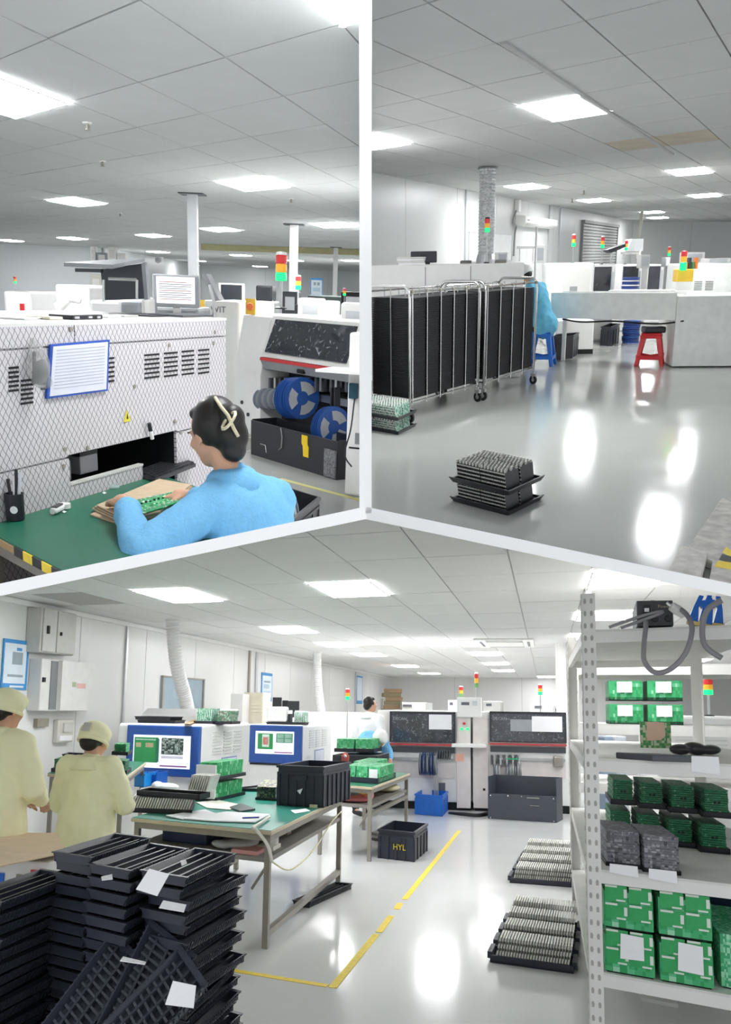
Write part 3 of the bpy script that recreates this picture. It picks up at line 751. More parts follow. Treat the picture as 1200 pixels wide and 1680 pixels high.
MB(ex, ey).box(0, 0, 0, .22, .3, .025).thing('booklet', M('booklet_pink', '#e7a9a4', .6), 'pink and white booklet at the front of the lower shelf', 'booklet', on_shelf(A - .36, .08))
MB(ex, ey).box(0, 0, 0, .14, .2, .03).thing('small_box', M('box_cream', '#e4e2d6', .6), 'small cream box beside the white bottle on the lower shelf', 'box', on_shelf(A - .22, .3), bevel=.004)
for i in range(4):
    MB(ex, ey).box(0, 0, 0, .09, .12, .09 + .02 * (i % 2)).thing('component_box', M('cbox_%d' % i, ('#8a7f78', '#d9d4cc', '#6a6a70', '#b9a79a')[i], .6), ('grey-brown', 'white', 'dark grey', 'tan')[i] + ' little box at the back of the lower shelf', 'box', on_shelf(.55 + .14 * i, 1.05), bevel=.004)
q = R3.P(480, 1487); lt = thing('component_tray', 'single black tray lying on the floor under the workbench', 'tray', (q.x, q.y, 0), yaw=12); tray_mesh(dirv(100), dirv(10), .16, .85, .05, black_pl).part('tray_body', black_pl, lt)
sheet(R3, [(504, 1452), (524, 1450), (530, 1456), (508, 1460)], .056, paper, 'white slip lying on the single tray under the workbench')
# cable tie on the front leg
# ---- workbench two behind
tb2, (q0, ex2, ey2, A2_, B2_) = bench(R3, (520, 1284), (611, 1291), (673, 1268), .76, 'second green-topped steel workbench loaded with bright green boards', M('green_mat_deep', '#2d7f5f', .35), shelf_z=.56, rails=((1, 0, 1, 1, .45),))
pos2 = lambda t, d, z=.76: V(((q0 + ex2 * t + ey2 * d).x, (q0 + ex2 * t + ey2 * d).y, z))
tt_ = thing('component_tray', 'broad black tray under the front row of bright green boards', 'tray', pos2(A2_ - .52, .35)); MB(ex2, ey2).box(0, 0, 0, .5, 1.0, .01).box(0, 0, 0, .5, .015, .06).box(0, .985, 0, .5, 1, .06).box(0, 0, 0, .015, 1, .06).box(.485, 0, 0, .5, 1, .06).part('tray_body', navy_pl, tt_)
for i in range(3):
    p = pos2(A2_ - .50 + .165 * i, .42, .771)
    board_block(R3, p, ex2, ey2, .15, .8, .16, 16, pcb_bright, black_pl, ('nearest to the black crate: first', 'middle', 'paper-tagged end')[i] + ' bright green board block on the broad tray', 'circuit_board_stack', axis='y', tilt=.03, gap=.25, tray_h=0, group='green blocks on the second workbench')
MB(ex2, ey2).box(.02, -.02, .05, .13, -.012, .16).thing('paper_note', paper, 'white note on the end block of bright green boards', 'paper', pos2(A2_ - .17, .415, .75))
for i in range(2):
    p = pos2(.04 + .18 * i, 1.55); board_block(R3, (p.x, p.y, .79 + .0), ex2, ey2, .3 if i == 0 else .28, .9, .11, 14, pcb_bright, navy_pl, ('long low', 'second long low')[i] + ' stack of green boards behind the large black crate', 'circuit_board_stack', axis='y', gap=.3, tray_h=.03) if i == 0 else None
for i, px in enumerate((552, 583)):
    p = R3.D(px, 1238, 12.9); board_block(R3, (p.x, p.y, .96), dirv(100), dirv(12), .24, .55, .17, 12, pcb_bright, black_pl, ('left', 'right')[i] + ' raised block of green boards in front of the blue coat', 'circuit_board_stack', axis='y', tilt=.03, gap=.25, tray_h=.05)
p = R3.D(548, 1238, 12.7); MB(dirv(100), dirv(12)).box(0, 0, 0, .62, .9, .13).thing('riser_box', black_pl, 'black riser box under the raised green boards', 'box', (p.x - .02, p.y, .80), bevel=.01)
rd = thing('tape_dispenser', 'small red tool clip standing on the rim of the black crate', 'tool', V((cr[1][0] + cr[1][1] * .35 + cr[1][2] * cr[1][4] * .98)) + V((0, 0, .332)))
MB().box(0, 0, 0, .07, .03, .05).box(.01, .0, .05, .06, .03, .07).part('body', M('clip_red', '#e06a60', .4), rd, bevel=.004); MB().ball((.035, -.005, .045), .015, 6).part('knob', white, rd)
pk = thing('pink_bag', 'pink plastic bag with yellow and red scraps on the shelf of the second workbench', 'bag', pos2(A2_ - .42, .12, .562))
blob('bag_film', [('e', (.15, .1, .03), (.17, .16, .035), (0, 0, 0)), ('e', (.26, .12, .07), (.08, .08, .06), (0, 0, 0))], M('bag_pink', '#ee8f92', .35), pk, .012, 2); MB().ball((.22, .05, .12), (.06, .05, .04), 8).part('yellow_scrap', M('scrap_yellow', '#f0c830', .5), pk); MB().ball((.3, .1, .13), (.05, .05, .035), 8).part('red_scrap', M('scrap_red', '#d86a60', .5), pk)
yb = thing('soft_bag', 'cream and yellow soft bag on the far shelf end of the second workbench', 'bag', pos2(A2_ - .3, 1.5, .562)); blob('bag_cloth', [('e', (.1, .1, .05), (.16, .25, .05), (0, 0, 0)), ('e', (.05, .2, .1), (.08, .12, .05), (0, 0, 0))], M('bag_cream', '#d9d3b0', .7), yb, .015, 3); MB().ball((.02, .2, .12), (.07, .1, .05), 8).part('yellow_pouch', M('pouch_yellow', '#d8d070', .6), yb)
for i in range(3):
    MB(ex2, ey2).box(0, 0, 0, .5, .5, .03).thing('folded_sheet', M('sheet_grey_%d' % i, ('#5c5c5c', '#a5a29c', '#77746e')[i], .8), ('lowest', 'middle', 'topmost')[i] + ' folded dark mat on the floor under the second workbench', 'mat', pos2(.3 + .02 * i, 1.4, .0 + .031 * i), yaw=4 * i, bevel=.008)

# ---- crates on the floor
crate(R3, R3.P(619, 1408), R3.P(681, 1415), R3.P(703, 1396), .30, navy_pl, 'dark crate with yellow lettering on the floor beside the second workbench', nx=4, ny=4, print_=('HYL', .085, M('print_yellow', '#d9c23a', .6)))
crate(R3, R3.P(680, 1336), R3.P(727, 1340), R3.P(736, 1330), .30, blue_pl, 'bright blue crate on the floor in front of the placement machine', nx=4, ny=3)

# ---- inspection machines with blue screens
blue_frame = M('bezel_blue', '#2c58a8', .35)
def inspection(FRpx, Y, FLpx, BRpx, ytop, frame, screen, label, marks, dark_ledge=None, papers=None, azx=112):
    CUR['r'] = R3
    FR = R3.D(FRpx, ytop, Y); FL = along(R3, FR, azx - 180, FLpx); BRp = along(R3, FR, 11, BRpx)
    f = Face(R3, FL, FR, BRp - FR); D = (V((BRp.x, BRp.y, 0)) - V((FR.x, FR.y, 0))).length; zt = FR.z
    t = thing('inspection_machine', label, 'machine', f.o)
    f.mb().box(0, 0, 0, f.S, D, zt).part('body', white_machine, t, bevel=.035, seg=3)
    s0, s1, z0, z1 = f.rect(*frame); m = f.mb()
    bz = m.box(s0, -.03, z0, s1, .05, z1).part('screen_bezel', blue_frame, t, bevel=.012)
    a0, a1, c0, c1 = f.rect(*screen)
    scm = M('screen_glow', '#e6e8f2', .3, emit=.55)
    sc = f.mb().box(a0, -.034, c0, a1, -.028, c1).part('screen', scm, t)
    for (u0, v0, u1, v1, c) in marks:
        mk = M('screen_%s' % c.strip('#'), c, .3, emit=.25) if isinstance(c, str) else c
        f.mb().box(a0 + (a1 - a0) * u0, -.036, c0 + (c1 - c0) * v0, a0 + (a1 - a0) * u1, -.0345, c0 + (c1 - c0) * v1).part('screen_image', mk, sc)
    if dark_ledge:
        s0, s1, z0, z1 = f.rect(*dark_ledge); f.mb().box(s0, -.02, z0, s1, .04, z1).part('slot', dark, t)
    # louvres and a framed sheet on the side
    fs = Face(R3, FR, BRp, FL - FR)
    for i in range(3):
        for j in range(8):
            x = D * (.25 + .2 * i); zz = zt - .10 - .034 * j
            fs.mb().box(x, -.012, zz, x + D * .15, 0, zz + .014).part('louvre', offwhite, t).location = fs.o - f.o
    pq = fs.mb().box(D * .42, -.006, zt - .72, D * .72, -.001, zt - .38).part('framed_sheet', M('frame_lilac', '#8f95c0', .4), t); pq.location = fs.o - f.o
    pq2 = fs.mb().box(D * .435, -.009, zt - .705, D * .705, -.006, zt - .395).part('sheet', M('sheet_lilac', '#e3e5ee', .6), t); pq2.location = fs.o - f.o
    return t, f, D, zt
noise_img = M_cells('screen_chips', [(0, '#3a4a44'), (.4, '#7f8f88'), (.7, '#b8c4bc')], (.02, .02, .016))
i1 = inspection(326, 9.8, 193, 411, 1189, (211, 1189, 326, 1276), (222, 1205, 313, 1262), 'white inspection machine with a blue-framed screen behind the nearer workbench',
    [(.02, .16, .44, .93, '#2f8a50'), (.40, .18, .46, .9, '#3a6a70'), (.05, .62, .14, .76, '#e8c0a8'), (.22, .62, .36, .76, '#e8c0a8'), (.04, .84, .4, .88, '#d8e0e4'), (.5, .42, .88, .93, noise_img), (.48, .05, .95, .09, '#7a3a7a'), (.5, .3, .88, .38, '#c9cad4')])
i2 = inspection(494, 13.2, 402, 545, 1190, (411, 1189, 495, 1254), (421, 1199, 483, 1238), 'white inspection machine with a blue-framed screen farther along the line',
    [(.06, .2, .46, .9, '#2f8a50'), (.18, .3, .36, .86, '#d8e4dc'), (.2, .4, .34, .74, '#d04848'), (.24, .5, .3, .64, '#f0c8c8'), (.54, .5, .97, .92, '#5f9a80'), (.57, .72, .73, .88, '#dfe8e4'), (.77, .72, .94, .88, '#dfe8e4'), (.57, .53, .73, .68, '#dfe8e4'), (.77, .53, .94, .68, '#dfe8e4'), (.5, .05, .97, .1, '#8a4a88')],
    dark_ledge=(411, 1241, 490, 1257))
def on_machine(im, t, d): f = im[1]; return f.at(t, d, im[3])
p = on_machine(i1, .12, .25)
for k in range(2):
    pt = thing('component_tray', ('lower', 'upper')[k] + ' dark tray lying on top of the nearer inspection machine', 'tray', p + V((0 - .03 * k, 0, .037 * k)), yaw=k * 4); tray_mesh(i1[1].ex, i1[1].ey, .50, .30, .035, black_pl).part('tray_body', black_pl, pt)
p = R3.D(322, 1188, 10.4)
board_block(R3, (p.x, p.y, i1[3]), i1[1].ex, i1[1].ey, .20, .26, .16, 9, M_cells('board_pale_green', [(0, '#9fd0b8'), (.5, '#c9e4d6'), (.8, '#58a07c')], (.016, .016, .012)), black_pl, 'pale green board block on top of the nearer inspection machine', 'circuit_board_stack', tilt=.01)
board_block(R3, (p.x + .24, p.y - .05, i1[3]), i1[1].ex, i1[1].ey, .17, .26, .14, 9, M_cells('board_brown_green', [(0, '#5a9a78'), (.4, '#8a7a70'), (.7, '#b8d0c0')], (.016, .016, .012)), black_pl, 'brown and green board block beside the pale green one', 'circuit_board_stack', tilt=.02)
sheet(R3, [(302, 1187), (322, 1178), (330, 1182), (312, 1188)], i1[3] + .012, card, 'small brown cardboard flap on top of the inspection machine', 'cardboard_flap', 'cardboard')
p = on_machine(i2, .28, .2)
tz = thing('white_case', 'white case with rounded corners on the farther inspection machine', 'case', (p.x, p.y, p.z + .037)); MB(i2[1].ex, i2[1].ey).box(0, 0, 0, .34, .12, .22).part('shell', white, tz, bevel=.025); MB(i2[1].ex, i2[1].ey).box(.36, .0, 0, .4, .12, .12).part('side_arm', black_pl, tz)
pt = thing('component_tray', 'dark tray under the white case on the farther inspection machine', 'tray', p); tray_mesh(i2[1].ex, i2[1].ey, .62, .3, .035, black_pl).part('tray_body', black_pl, pt)
board_block(R3, (p.x + .42, p.y - .1, p.z + .037), i2[1].ex, i2[1].ey, .2, .15, .15, 7, M_cells('board_white_green', [(0, '#dfeee6'), (.6, '#9ad8b4'), (.85, '#ffffff')], (.02, .02, .014)), black_pl, 'white and green boards beside the white case', 'circuit_board_stack', tray_h=0)
# long low hoods behind
for (x0, x1, yt, yb, Y, dep, lab) in ((232, 330, 1162, 1205, 12.1, 1.5, 'sloping white hood behind the nearer inspection machine, under the hose'), (392, 470, 1166, 1200, 16.4, 1.6, 'long white oven housing between the two hoses'), (470, 548, 1168, 1250, 18.3, 3.0, 'white oven housing under the farther hose')):
    a, b = R3.D(x0, yt, Y), R3.D(x1, yt, Y); f = Face(R3, a, b, dirv(11)); zt = a.z
    t = thing('oven_housing', lab, 'machine', f.o)
    f.mb().prism([(0, 0, 0), (0, 0, zt - .08), (0, .18, zt), (0, dep, zt), (0, dep, 0)], (f.S, 0, 0)).part('body', white_machine, t, bevel=.015)
    f.mb().box(f.S * .6, -.008, zt - .45, f.S * .85, 0, zt - .16).part('hatch', offwhite, t)
# two white exhaust hoses
hose_mat = M('hose_white', '#eeeeec', .45, var=.03)
def hose(path, r, label):
    CUR['r'] = R3
    p = [V(q) for q in path]; o = p[0]; out = []; rr = []
    for i in range(len(p) - 1):
        a, b, c, d = p[max(i - 1, 0)], p[i], p[i + 1], p[min(i + 2, len(p) - 1)]
        for k in range(24):
            t = k / 24; out.append(.5 * ((2 * b) + (c - a) * t + (2 * a - 5 * b + 4 * c - d) * t * t + (3 * b - a - 3 * c + d) * t ** 3) - o); rr.append(r * (1.0 if (k // 1) % 2 else .9))
    t = thing('exhaust_hose', label, 'hose', o)
    MB().tube(out, rr, 20).part('corrugated_tube', hose_mat, t)
    MB().lathe((0, 0, -.03), [(r * 1.15, 0), (r * 1.15, .025)], 20).part('ceiling_collar', white, t)
Y = 12.2
hose([R3.D(280, 988, Y), R3.D(284, 1030, Y), R3.D(290, 1090, Y + .1), R3.D(303, 1140, Y + .3), R3.D(309, 1168, Y + .4)], .095, 'thick white corrugated hose bending down to the nearer inspection machine')
Y = 18.8
hose([R3.D(521, 1060, Y), R3.D(521, 1100, Y), R3.D(524, 1140, Y), R3.D(528, 1170, Y)], .085, 'straight white corrugated hose over the farther oven housing')
# monitors and cabinet behind
for i, (x0, x1, y0, y1, Y) in enumerate(((447, 462, 1144, 1166, 16.6), (463, 473, 1149, 1163, 16.9), (473, 491, 1150, 1165, 16.7))):
    a, b = R3.D(x0, y1, Y), R3.D(x1, y1, Y); f = Face(R3, a, b); z1 = R3.D(x0, y0, Y).z
    t = thing('monitor', ('tall', 'narrow', 'wide')[i] + ' black monitor on the oven housing between the hoses', 'monitor', f.o)
    f.mb().box(0, 0, a.z, f.S, .05, z1).part('housing', black_pl, t, bevel=.008); f.mb().box(f.S * .4, .01, a.z - .13, f.S * .6, .04, a.z).part('foot', black_pl, t)
a, b = R3.D(400, 1166, 15.6), R3.D(431, 1166, 15.6); f = Face(R3, a, b, dirv(11)); t = thing('cabinet', 'cream louvred cabinet by the wall behind the farther inspection machine', 'cabinet', f.o)
z1 = R3.D(400, 1136, 15.6).z; f.mb().box(0, 0, 0, f.S, .45, z1).part('body', M('cabinet_cream', '#e3dcc6', .5), t)
for k in range(7): f.mb().box(.01, -.015, z1 - .05 - .055 * k, f.S - .01, 0, z1 - .02 - .055 * k).part('slat', M('cabinet_cream', '#e3dcc6'), t)
a, b = R3.D(378, 1166, 15.2), R3.D(398, 1166, 15.2); f = Face(R3, a, b, dirv(11)); f.mb().box(0, 0, 0, f.S, .35, R3.D(378, 1138, 15.2).z).thing('control_box', offwhite, 'light grey control box left of the cream cabinet', 'cabinet', f.o, bevel=.01)

# ---- placement machines at the back
P0, P1 = R3.P(618, 1325), R3.P(937, 1336); f = Face(R3, P0, P1)
def pm_box(parent, name, mat, x0, y0, x1, y1, d0=-.01, d1=.0, bevel=0.0, label=None):
    m = f.mb(); f.bar(m, x0, y0, x1, y1, d0, d1); return m.part(name, mat, parent, bevel=bevel, label=label)
ztop = f.sz(700, 1166)[1]
pinkish = M('machine_panel_pink', '#e6dedb', .4)
def placement(xl, xr, w0, w1, lab, win_y=(1167, 1222)):
    s0, _ = f.sz(xl, 1300); s1, _ = f.sz(xr, 1300); t = thing('placement_machine', lab, 'machine', f.o)
    f.mb().box(s0, 0, .12, s1, 1.6, ztop).part('body', white_machine, t, bevel=.012)
    f.mb().box(s0 + .03, .04, 0, s1 - .03, 1.5, .12).part('plinth', dark, t)
    pm_box(t, 'window', M_flecks('window_specks', '#3a3d45', '#7d8188', 14, .58, .66) if 'window_specks' not in MATS else MATS['window_specks'], w0, win_y[0], w1, win_y[1] - 3, -.06, .02, .012)
    fr = f.mb(); a0, a1, c0, c1 = f.rect(w0, win_y[0], w1, win_y[1] - 3)
    fr.box(a0, -.068, c1 - .03, a1, -.055, c1); fr.box(a0, -.068, c0, a0 + .025, -.055, c1); fr.box(a1 - .025, -.068, c0, a1, -.055, c1); fr.part('window_frame', black_pl, t)
    pm_box(t, 'red_strip', M('strip_red', '#c23a3c', .4), w0, win_y[1] - 3, w1, win_y[1] + 2, -.075, .0)
    pm_box(t, 'feeder_bay', M('bay_grey', '#4a4e55', .5), w0 + 1, win_y[1] + 2, w1 - 1, win_y[1] + 14, -.03, .01)
    pm_box(t, 'feeder_rail', steel, w0 + 2, win_y[1] + 20, w1 - 2, win_y[1] + 27, -.05, .0)
    pm_box(t, 'lower_panel', pinkish, w0 + 1, win_y[1] + 28, w1 - 1, win_y[1] + 56, -.012, .0)
    a = f.sz(w0 + 5, 1181); text_part('DECAN', .065, M('print_grey', '#9a9ca2', .5), t, f.ex * a[0] - f.ey * .062 + V((0, 0, a[1])), f.ex, (0, 0, 1))
    return t
pA = placement(618, 773, 641, 748, 'placement machine with a black window behind the blue crate')
pm_box(pA, 'window_sheet', paper, 705, 1172, 742, 1197, -.072, -.069, label='white sheet taped inside the window')
pB = placement(776, 938, 804, 930, 'placement machine with a black window above the dark bin')
pm_box(pB, 'window_sheet', paper, 873, 1175, 923, 1201, -.072, -.069, label='white sheet taped inside the window')
pm_box(pB, 'window_sheet', M('sheet_hazy', '#9fa3a8', .6), 838, 1180, 874, 1200, -.071, -.069, label='grey hazy sheet behind the window')
for nm, x0, x1 in (('column_panel', 750, 773), ('column_panel', 777, 802)): pm_box(pA if x0 < 775 else pB, nm, pinkish, x0, 1178, x1, 1326, -.03, .01, .004)
pm_box(pA, 'screen_housing', white, 751, 1144, 791, 1177, -.09, -.03, .008); pm_box(pA, 'display', M('display_grey', '#6a6e74', .3), 758, 1152, 771, 1157, -.094, -.09); pm_box(pA, 'display', M('display_pale', '#d4d8dc', .3), 776, 1150, 784, 1158, -.094, -.09)
pm_box(pA, 'ledge', white, 744, 1219, 799, 1226, -.28, .0, .01)
for (x, y, mt) in ((762, 1187, red_pl), (758, 1196, lamp_grn), (763, 1196, white), (768, 1196, lamp_grn)):
    s, z = f.sz(x, y); MB().lathe(f.ex * s - f.ey * .035 + V((0, 0, z)), [(.022, -.02), (.022, .01)], 10, 'y').part('button', mt, pA)
pm_box(pA, 'sticker', M('sticker_orange', '#f0b8a0', .6), 748, 1236, 762, 1249, -.034, -.03); pm_box(pA, 'latch', dark, 793, 1293, 797, 1297, -.036, -.03)
# reels and feeders
reel_blue = M('reel_blue', '#2c5aa8', .35)
def reel(parent, pos, r, w, mat, name='tape_reel', axis='x', ax=None):
    """tape reel whose axle points along the machine front"""
    e = V(ax).normalized(); m = MB(e, V((-e.y, e.x, 0)))
    for s in (-w / 2, w / 2):
        m.lathe((s, 0, 0), [(r * .22, -.002), (r, -.002), (r, .002), (r * .22, .002)], 24, 'x')
    m.lathe((0, 0, 0), [(r * .22, -w / 2), (r * .3, -w / 2), (r * .3, w / 2), (r * .22, w / 2)], 16, 'x')
    o = m.part(name, mat, parent); o.location = pos
    n_ = V((-e.y, e.x, 0))
    for k in range(3):
        a0 = 2.094 * k + .35; pts = [(-w / 2 - .0035, r * .34 * math.cos(a0 + .35 * q), r * .34 * math.sin(a0 + .35 * q)) for q in range(5)] + [(-w / 2 - .0035, r * .8 * math.cos(a0 + .35 * q), r * .8 * math.sin(a0 + .35 * q)) for q in range(4, -1, -1)]
        MB(e, n_).prism(pts, (.001, 0, 0)).part('hub_window', M('reel_window', '#b9bdc0', .4), o)
        MB(e, n_).prism([(w + .007 + p[0], p[1], p[2]) for p in pts], (-.001, 0, 0)).part('hub_window', M('reel_window', '#b9bdc0', .4), o)
    MB(e, V((-e.y, e.x, 0))).lathe((0, 0, 0), [(r * .3, -w * .35), (r * .72, -w * .35), (r * .72, w * .35), (r * .3, w * .35)], 20, 'x').part('wound_tape', offwhite, o)
    return o
for i in range(5):
    s, z = f.sz(693 + 6 * i, 1252); reel(pA, f.ex * s - f.ey * .16 + V((0, 0, z)), .18, .03, reel_blue if i % 2 else M('reel_grey', '#8a93a6', .4), ax=f.ex)
for i in range(3):
    s, z = f.sz(714 + 3 * i, 1275); MB().tube([f.ex * s - f.ey * .14 + V((0, 0, z + .15)), f.ex * (s + .01) - f.ey * .17 + V((0, 0, .2))], .01, 6).part('loose_tape', steel, pA)
for i in range(9):
    s, z = f.sz(812 + 4.2 * i if i < 3 else 822 + 4.2 * i, 1265); reel(pB, f.ex * s - f.ey * .12 + V((0, 0, z)), .12 if i < 7 else .15, .022, M('reel_white', '#d9dada', .4) if i % 3 else M('reel_grey', '#8a93a6'), ax=f.ex)
for i in range(10):
    pm_box(pB, 'feeder', steel if i % 2 else M('feeder_dark', '#53575e', .4), 806 + 5 * i, 1238, 809 + 5 * i, 1254, -.12, 0)
pm_box(pB, 'feeder_cart', steel_dull, 908, 1240, 924, 1258, -.14, 0, .02); pm_box(pB, 'feeder_strip', M('strip_green', '#3aa878', .4), 832, 1243, 852, 1246, -.125, -.1)
for i in range(6): pm_box(pA, 'feeder', M('feeder_dark', '#53575e', .4), 718 + 4 * i, 1232, 720 + 4 * i, 1246, -.1, 0)
pm_box(pA, 'outlet_plate', M('plate_grey', '#6a6e74', .5), 719, 1284, 731, 1298, -.02, 0)
# dark bin before machine B
g0, g1 = R3.P(801, 1343), R3.P(914, 1350); fb_ = Face(R3, g0, g1); t = thing('reject_bin', 'dark grey open metal bin standing before the placement machine', 'bin', fb_.o); zb = fb_.sz(850, 1304)[1]; zb2 = fb_.sz(850, 1276)[1]
bin_m = M('bin_grey', '#464a54', .45)
fb_.mb().box(0, 0, 0, fb_.S, .015, zb).part('front_panel', bin_m, t, bevel=.003); m = fb_.mb().box(0, .015, 0, .015, .45, zb2).box(fb_.S - .015, .015, 0, fb_.S, .45, zb2).box(.015, .435, 0, fb_.S - .015, .45, zb2).box(.015, .015, 0, fb_.S - .015, .435, .015); m.part('shell', bin_m, t)
for (u, v) in ((.04, .05), (.04, .92), (.96, .05), (.96, .92), (.5, .94), (.3, .94)): MB().ball(fb_.ex * fb_.S * u + V((0, 0, zb * v)), .012, 6).part('bolt', chrome, t)
fb_.mb().box(fb_.S * .58, -.012, zb * .88, fb_.S * .76, 0, zb * .93).part('handle', chrome, t); fb_.mb().box(fb_.S * .62, -.008, zb * .60, fb_.S * .76, 0, zb * .62).part('slot_trim', chrome, t)
cable(R3, [R3.P(738, 1335), R3.P(760, 1336, .02), R3.P(785, 1338, .02), R3.P(803, 1334, .02)], .03, rubber, 'coil of dark cable lying under the placement machine')
tower(R3, f.at(f.sz(779, 1166)[0], .5), ztop, R3.zat(779, 1128, f.at(f.sz(779, 1166)[0], .5)), .065, .075, 'tall red, amber and green beacon on the placement machines', 'n')
for (x, yt, yb, Y, lab, gg) in ((757, 1131, 1160, 20, 'small dark red beacon far behind the placement machines', 'n'), (887, 1128, 1158, 20, 'red and green beacon above the right placement machine', 'g'), (570, 1136, 1180, 19, 'beacon beside the farther white hose', 'g')):
    q = R3.D(x, yb, Y); tower(R3, q, 0.9, R3.zat(x, yt + 12, q), .09, .07, lab, gg)
# far row of white machines, seen over the placement machines
for i, (x0, x1, yt, Y) in enumerate(((735, 752, 1148, 21), (792, 822, 1150, 22), (870, 908, 1153, 20), (908, 928, 1158, 21), (652, 700, 1152, 25))):
    a, b = R3.D(x0, yt, Y), R3.D(x1, yt, Y); ff = Face(R3, a, b, dirv(11)); t = thing('process_machine', ('narrow white machine top left of the screen housing', 'pale grey louvred machine top behind the beacon', 'white machine top with a small display far behind', 'grey machine top beside the white pole', 'low white machine far behind the left placement machine')[i], 'machine', ff.o)
    ff.mb().box(0, 0, 0, ff.S, 1.4, a.z).part('body', white_machine if i != 1 else offwhite, t, bevel=.02); ff.mb().box(ff.S * .2, -.02, a.z - .12, ff.S * .5, 0, a.z - .06).part('display', M('display_grey', '#6a6e74'), t)
# shelf with cardboard far left of the machines
a, b = R3.D(626, 1165, 24), R3.D(660, 1165, 24); ff = Face(R3, a, b); t = thing('storage_rack', 'grey rack with flattened cardboard far behind the man in white', 'rack', ff.o)
for s in (0, ff.S - .05): ff.mb().box(s, 0, 0, s + .05, .05, 1.8).box(s, .9, 0, s + .05, .95, 1.8).part('post', steel_dull, t)
for zz in (.6, 1.15, 1.5): ff.mb().box(0, 0, zz, ff.S, .95, zz + .04).part('shelf_board', steel_dull, t)
for k in range(5): MB(ff.ex, ff.ey).box(0, 0, 0, ff.S * .85, .8, .1).thing('cardboard_sheet', M('cardboard_%d' % (k % 2), ('#a58a6c', '#8f8468')[k % 2], .85), ('lowest', 'second', 'third', 'fourth', 'topmost')[k] + ' bundle of flattened cardboard on the far rack', 'cardboard', ff.at(.06 + .02 * (k % 3), .05, 1.54 + .105 * k), yaw=(k % 3) * 3 - 3)
# round white pole and the tall wall corner
for (x, yb, Y, r, lab) in ((922, 1330, 15.5, .075, 'tall white steel column right of the placement machines'), (969, 1400, 8.6, .035, 'slim white pole beside the perforated shelf post')):
    q = R3.D(x, 1165, Y); t = thing('column', lab, 'column', (q.x, q.y, 0)); MB().box(-r, -r, 0, r, r, H3 + .005).part('shaft', white, t, bevel=.008); MB().box(-r * 1.6, -r * 1.6, 0, r * 1.6, r * 1.6, .02).part('base_plate', white, t)
# air outlet in the ceiling
p = R3.P(830, 1054, H3); t = thing('ceiling_air_outlet', 'flat square air outlet with slots in the ceiling', 'air vent', (p.x, p.y, H3 - .03)); ea, eb = dirv(105), dirv(11)
MB(ea, eb).box(-.48, -.9, 0, .48, .9, .03).part('panel', white, t, bevel=.006); MB(ea, eb).box(-.3, -.55, -.012, .3, .55, .0).part('grille', offwhite, t)
for s in (-1, 1): MB(ea, eb).box(-.3, s * .75 - .03, -.004, .3, s * .75 + .03, .001).part('slot', M('slot_grey', '#7a7c80', .6), t); MB(ea, eb).box(s * .39 - .02, -.55, -.004, s * .39 + .02, .55, .001).part('slot', M('slot_grey', '#7a7c80'), t)
# ---- things on the left wall
def wallbox(x0, y0, x1, y1, d, mat, label, name, cat, parts=()):
    CUR['r'] = R3
    s0, s1, z0, z1 = fw3.rect(x0, y0, x1, y1); t = thing(name, label, cat, fw3.at(s0, -.002, z0)); W, Hh = s1 - s0, z1 - z0
    fw3.mb().box(0, -d, 0, W, 0, Hh).part('body', mat, t, bevel=.01 if d > .05 else 0)
    for (nm, u0, v0, u1, v1, dd, mt) in parts: fw3.mb().box(W * u0, -d - dd, Hh * v0, W * u1, -d, Hh * v1).part(nm, mt, t)
    return t
box_grey = M('electrical_grey', '#c9c9c4', .45); win_blue = M('window_bluegrey', '#9fb2bd', .15)
wallbox(45, 996, 98, 1076, .18, box_grey, 'tall grey electrical cabinet with two doors high on the wall', 'electrical_cabinet', 'cabinet', (('door', .03, .03, .40, .97, .02, M('electrical_door', '#bfbfb9', .45)), ('door', .43, .03, .97, .97, .02, M('electrical_door', '#bfbfb9')), ('latch', .12, .42, .17, .6, .04, dark), ('latch', .5, .42, .53, .5, .04, dark)))
wallbox(48, 1080, 125, 1166, .16, M('electrical_light', '#dcdcd8', .4), 'light grey electrical box with breakers showing, under the tall cabinet', 'electrical_box', 'cabinet', (('breaker_row', .17, .03, .30, .97, .01, M('breaker_grey', '#7c7e80', .5)), ('door', .32, .01, .99, .99, .05, M('electrical_pale', '#e0e0dc', .4)), ('warning_sticker', .54, .48, .62, .58, .052, M('sticker_green', '#a8b890', .6)), ('warning_text', .64, .46, .82, .56, .052, M('sticker_pink', '#e0b0a8', .6)), ('key_hole', .02, .55, .06, .64, .02, dark)))
wallbox(88, 1181, 112, 1217, .06, M('panel_beige', '#cfcdc4', .5), 'small beige meter panel on the wall above the seated worker', 'meter_panel', 'panel', (('meter', .3, .45, .85, .85, .02, box_grey), ('label', .1, .08, .9, .3, .01, paper)))
wallbox(55, 1179, 73, 1192, .05, M('panel_brown', '#8f8a7c', .5), 'small brown box on the wall behind the standing worker', 'wall_box', 'box')
wp = wallbox(264, 1108, 331, 1166, .02, win_blue, 'blue-grey window pane in the left wall behind the nearer hose', 'wall_window', 'window', (('frame', 0, .96, 1, 1, .02, steel_dull), ('frame', 0, 0, .03, 1, .02, steel_dull), ('frame', .97, 0, 1, 1, .02, steel_dull), ('sign', .35, .35, .6, .5, .005, M('sign_pale', '#c8d8dc', .5))))
poster_m = M('poster_white', '#dfeaf2', .5); poster_b = M('poster_blue', '#3f95d6', .5)
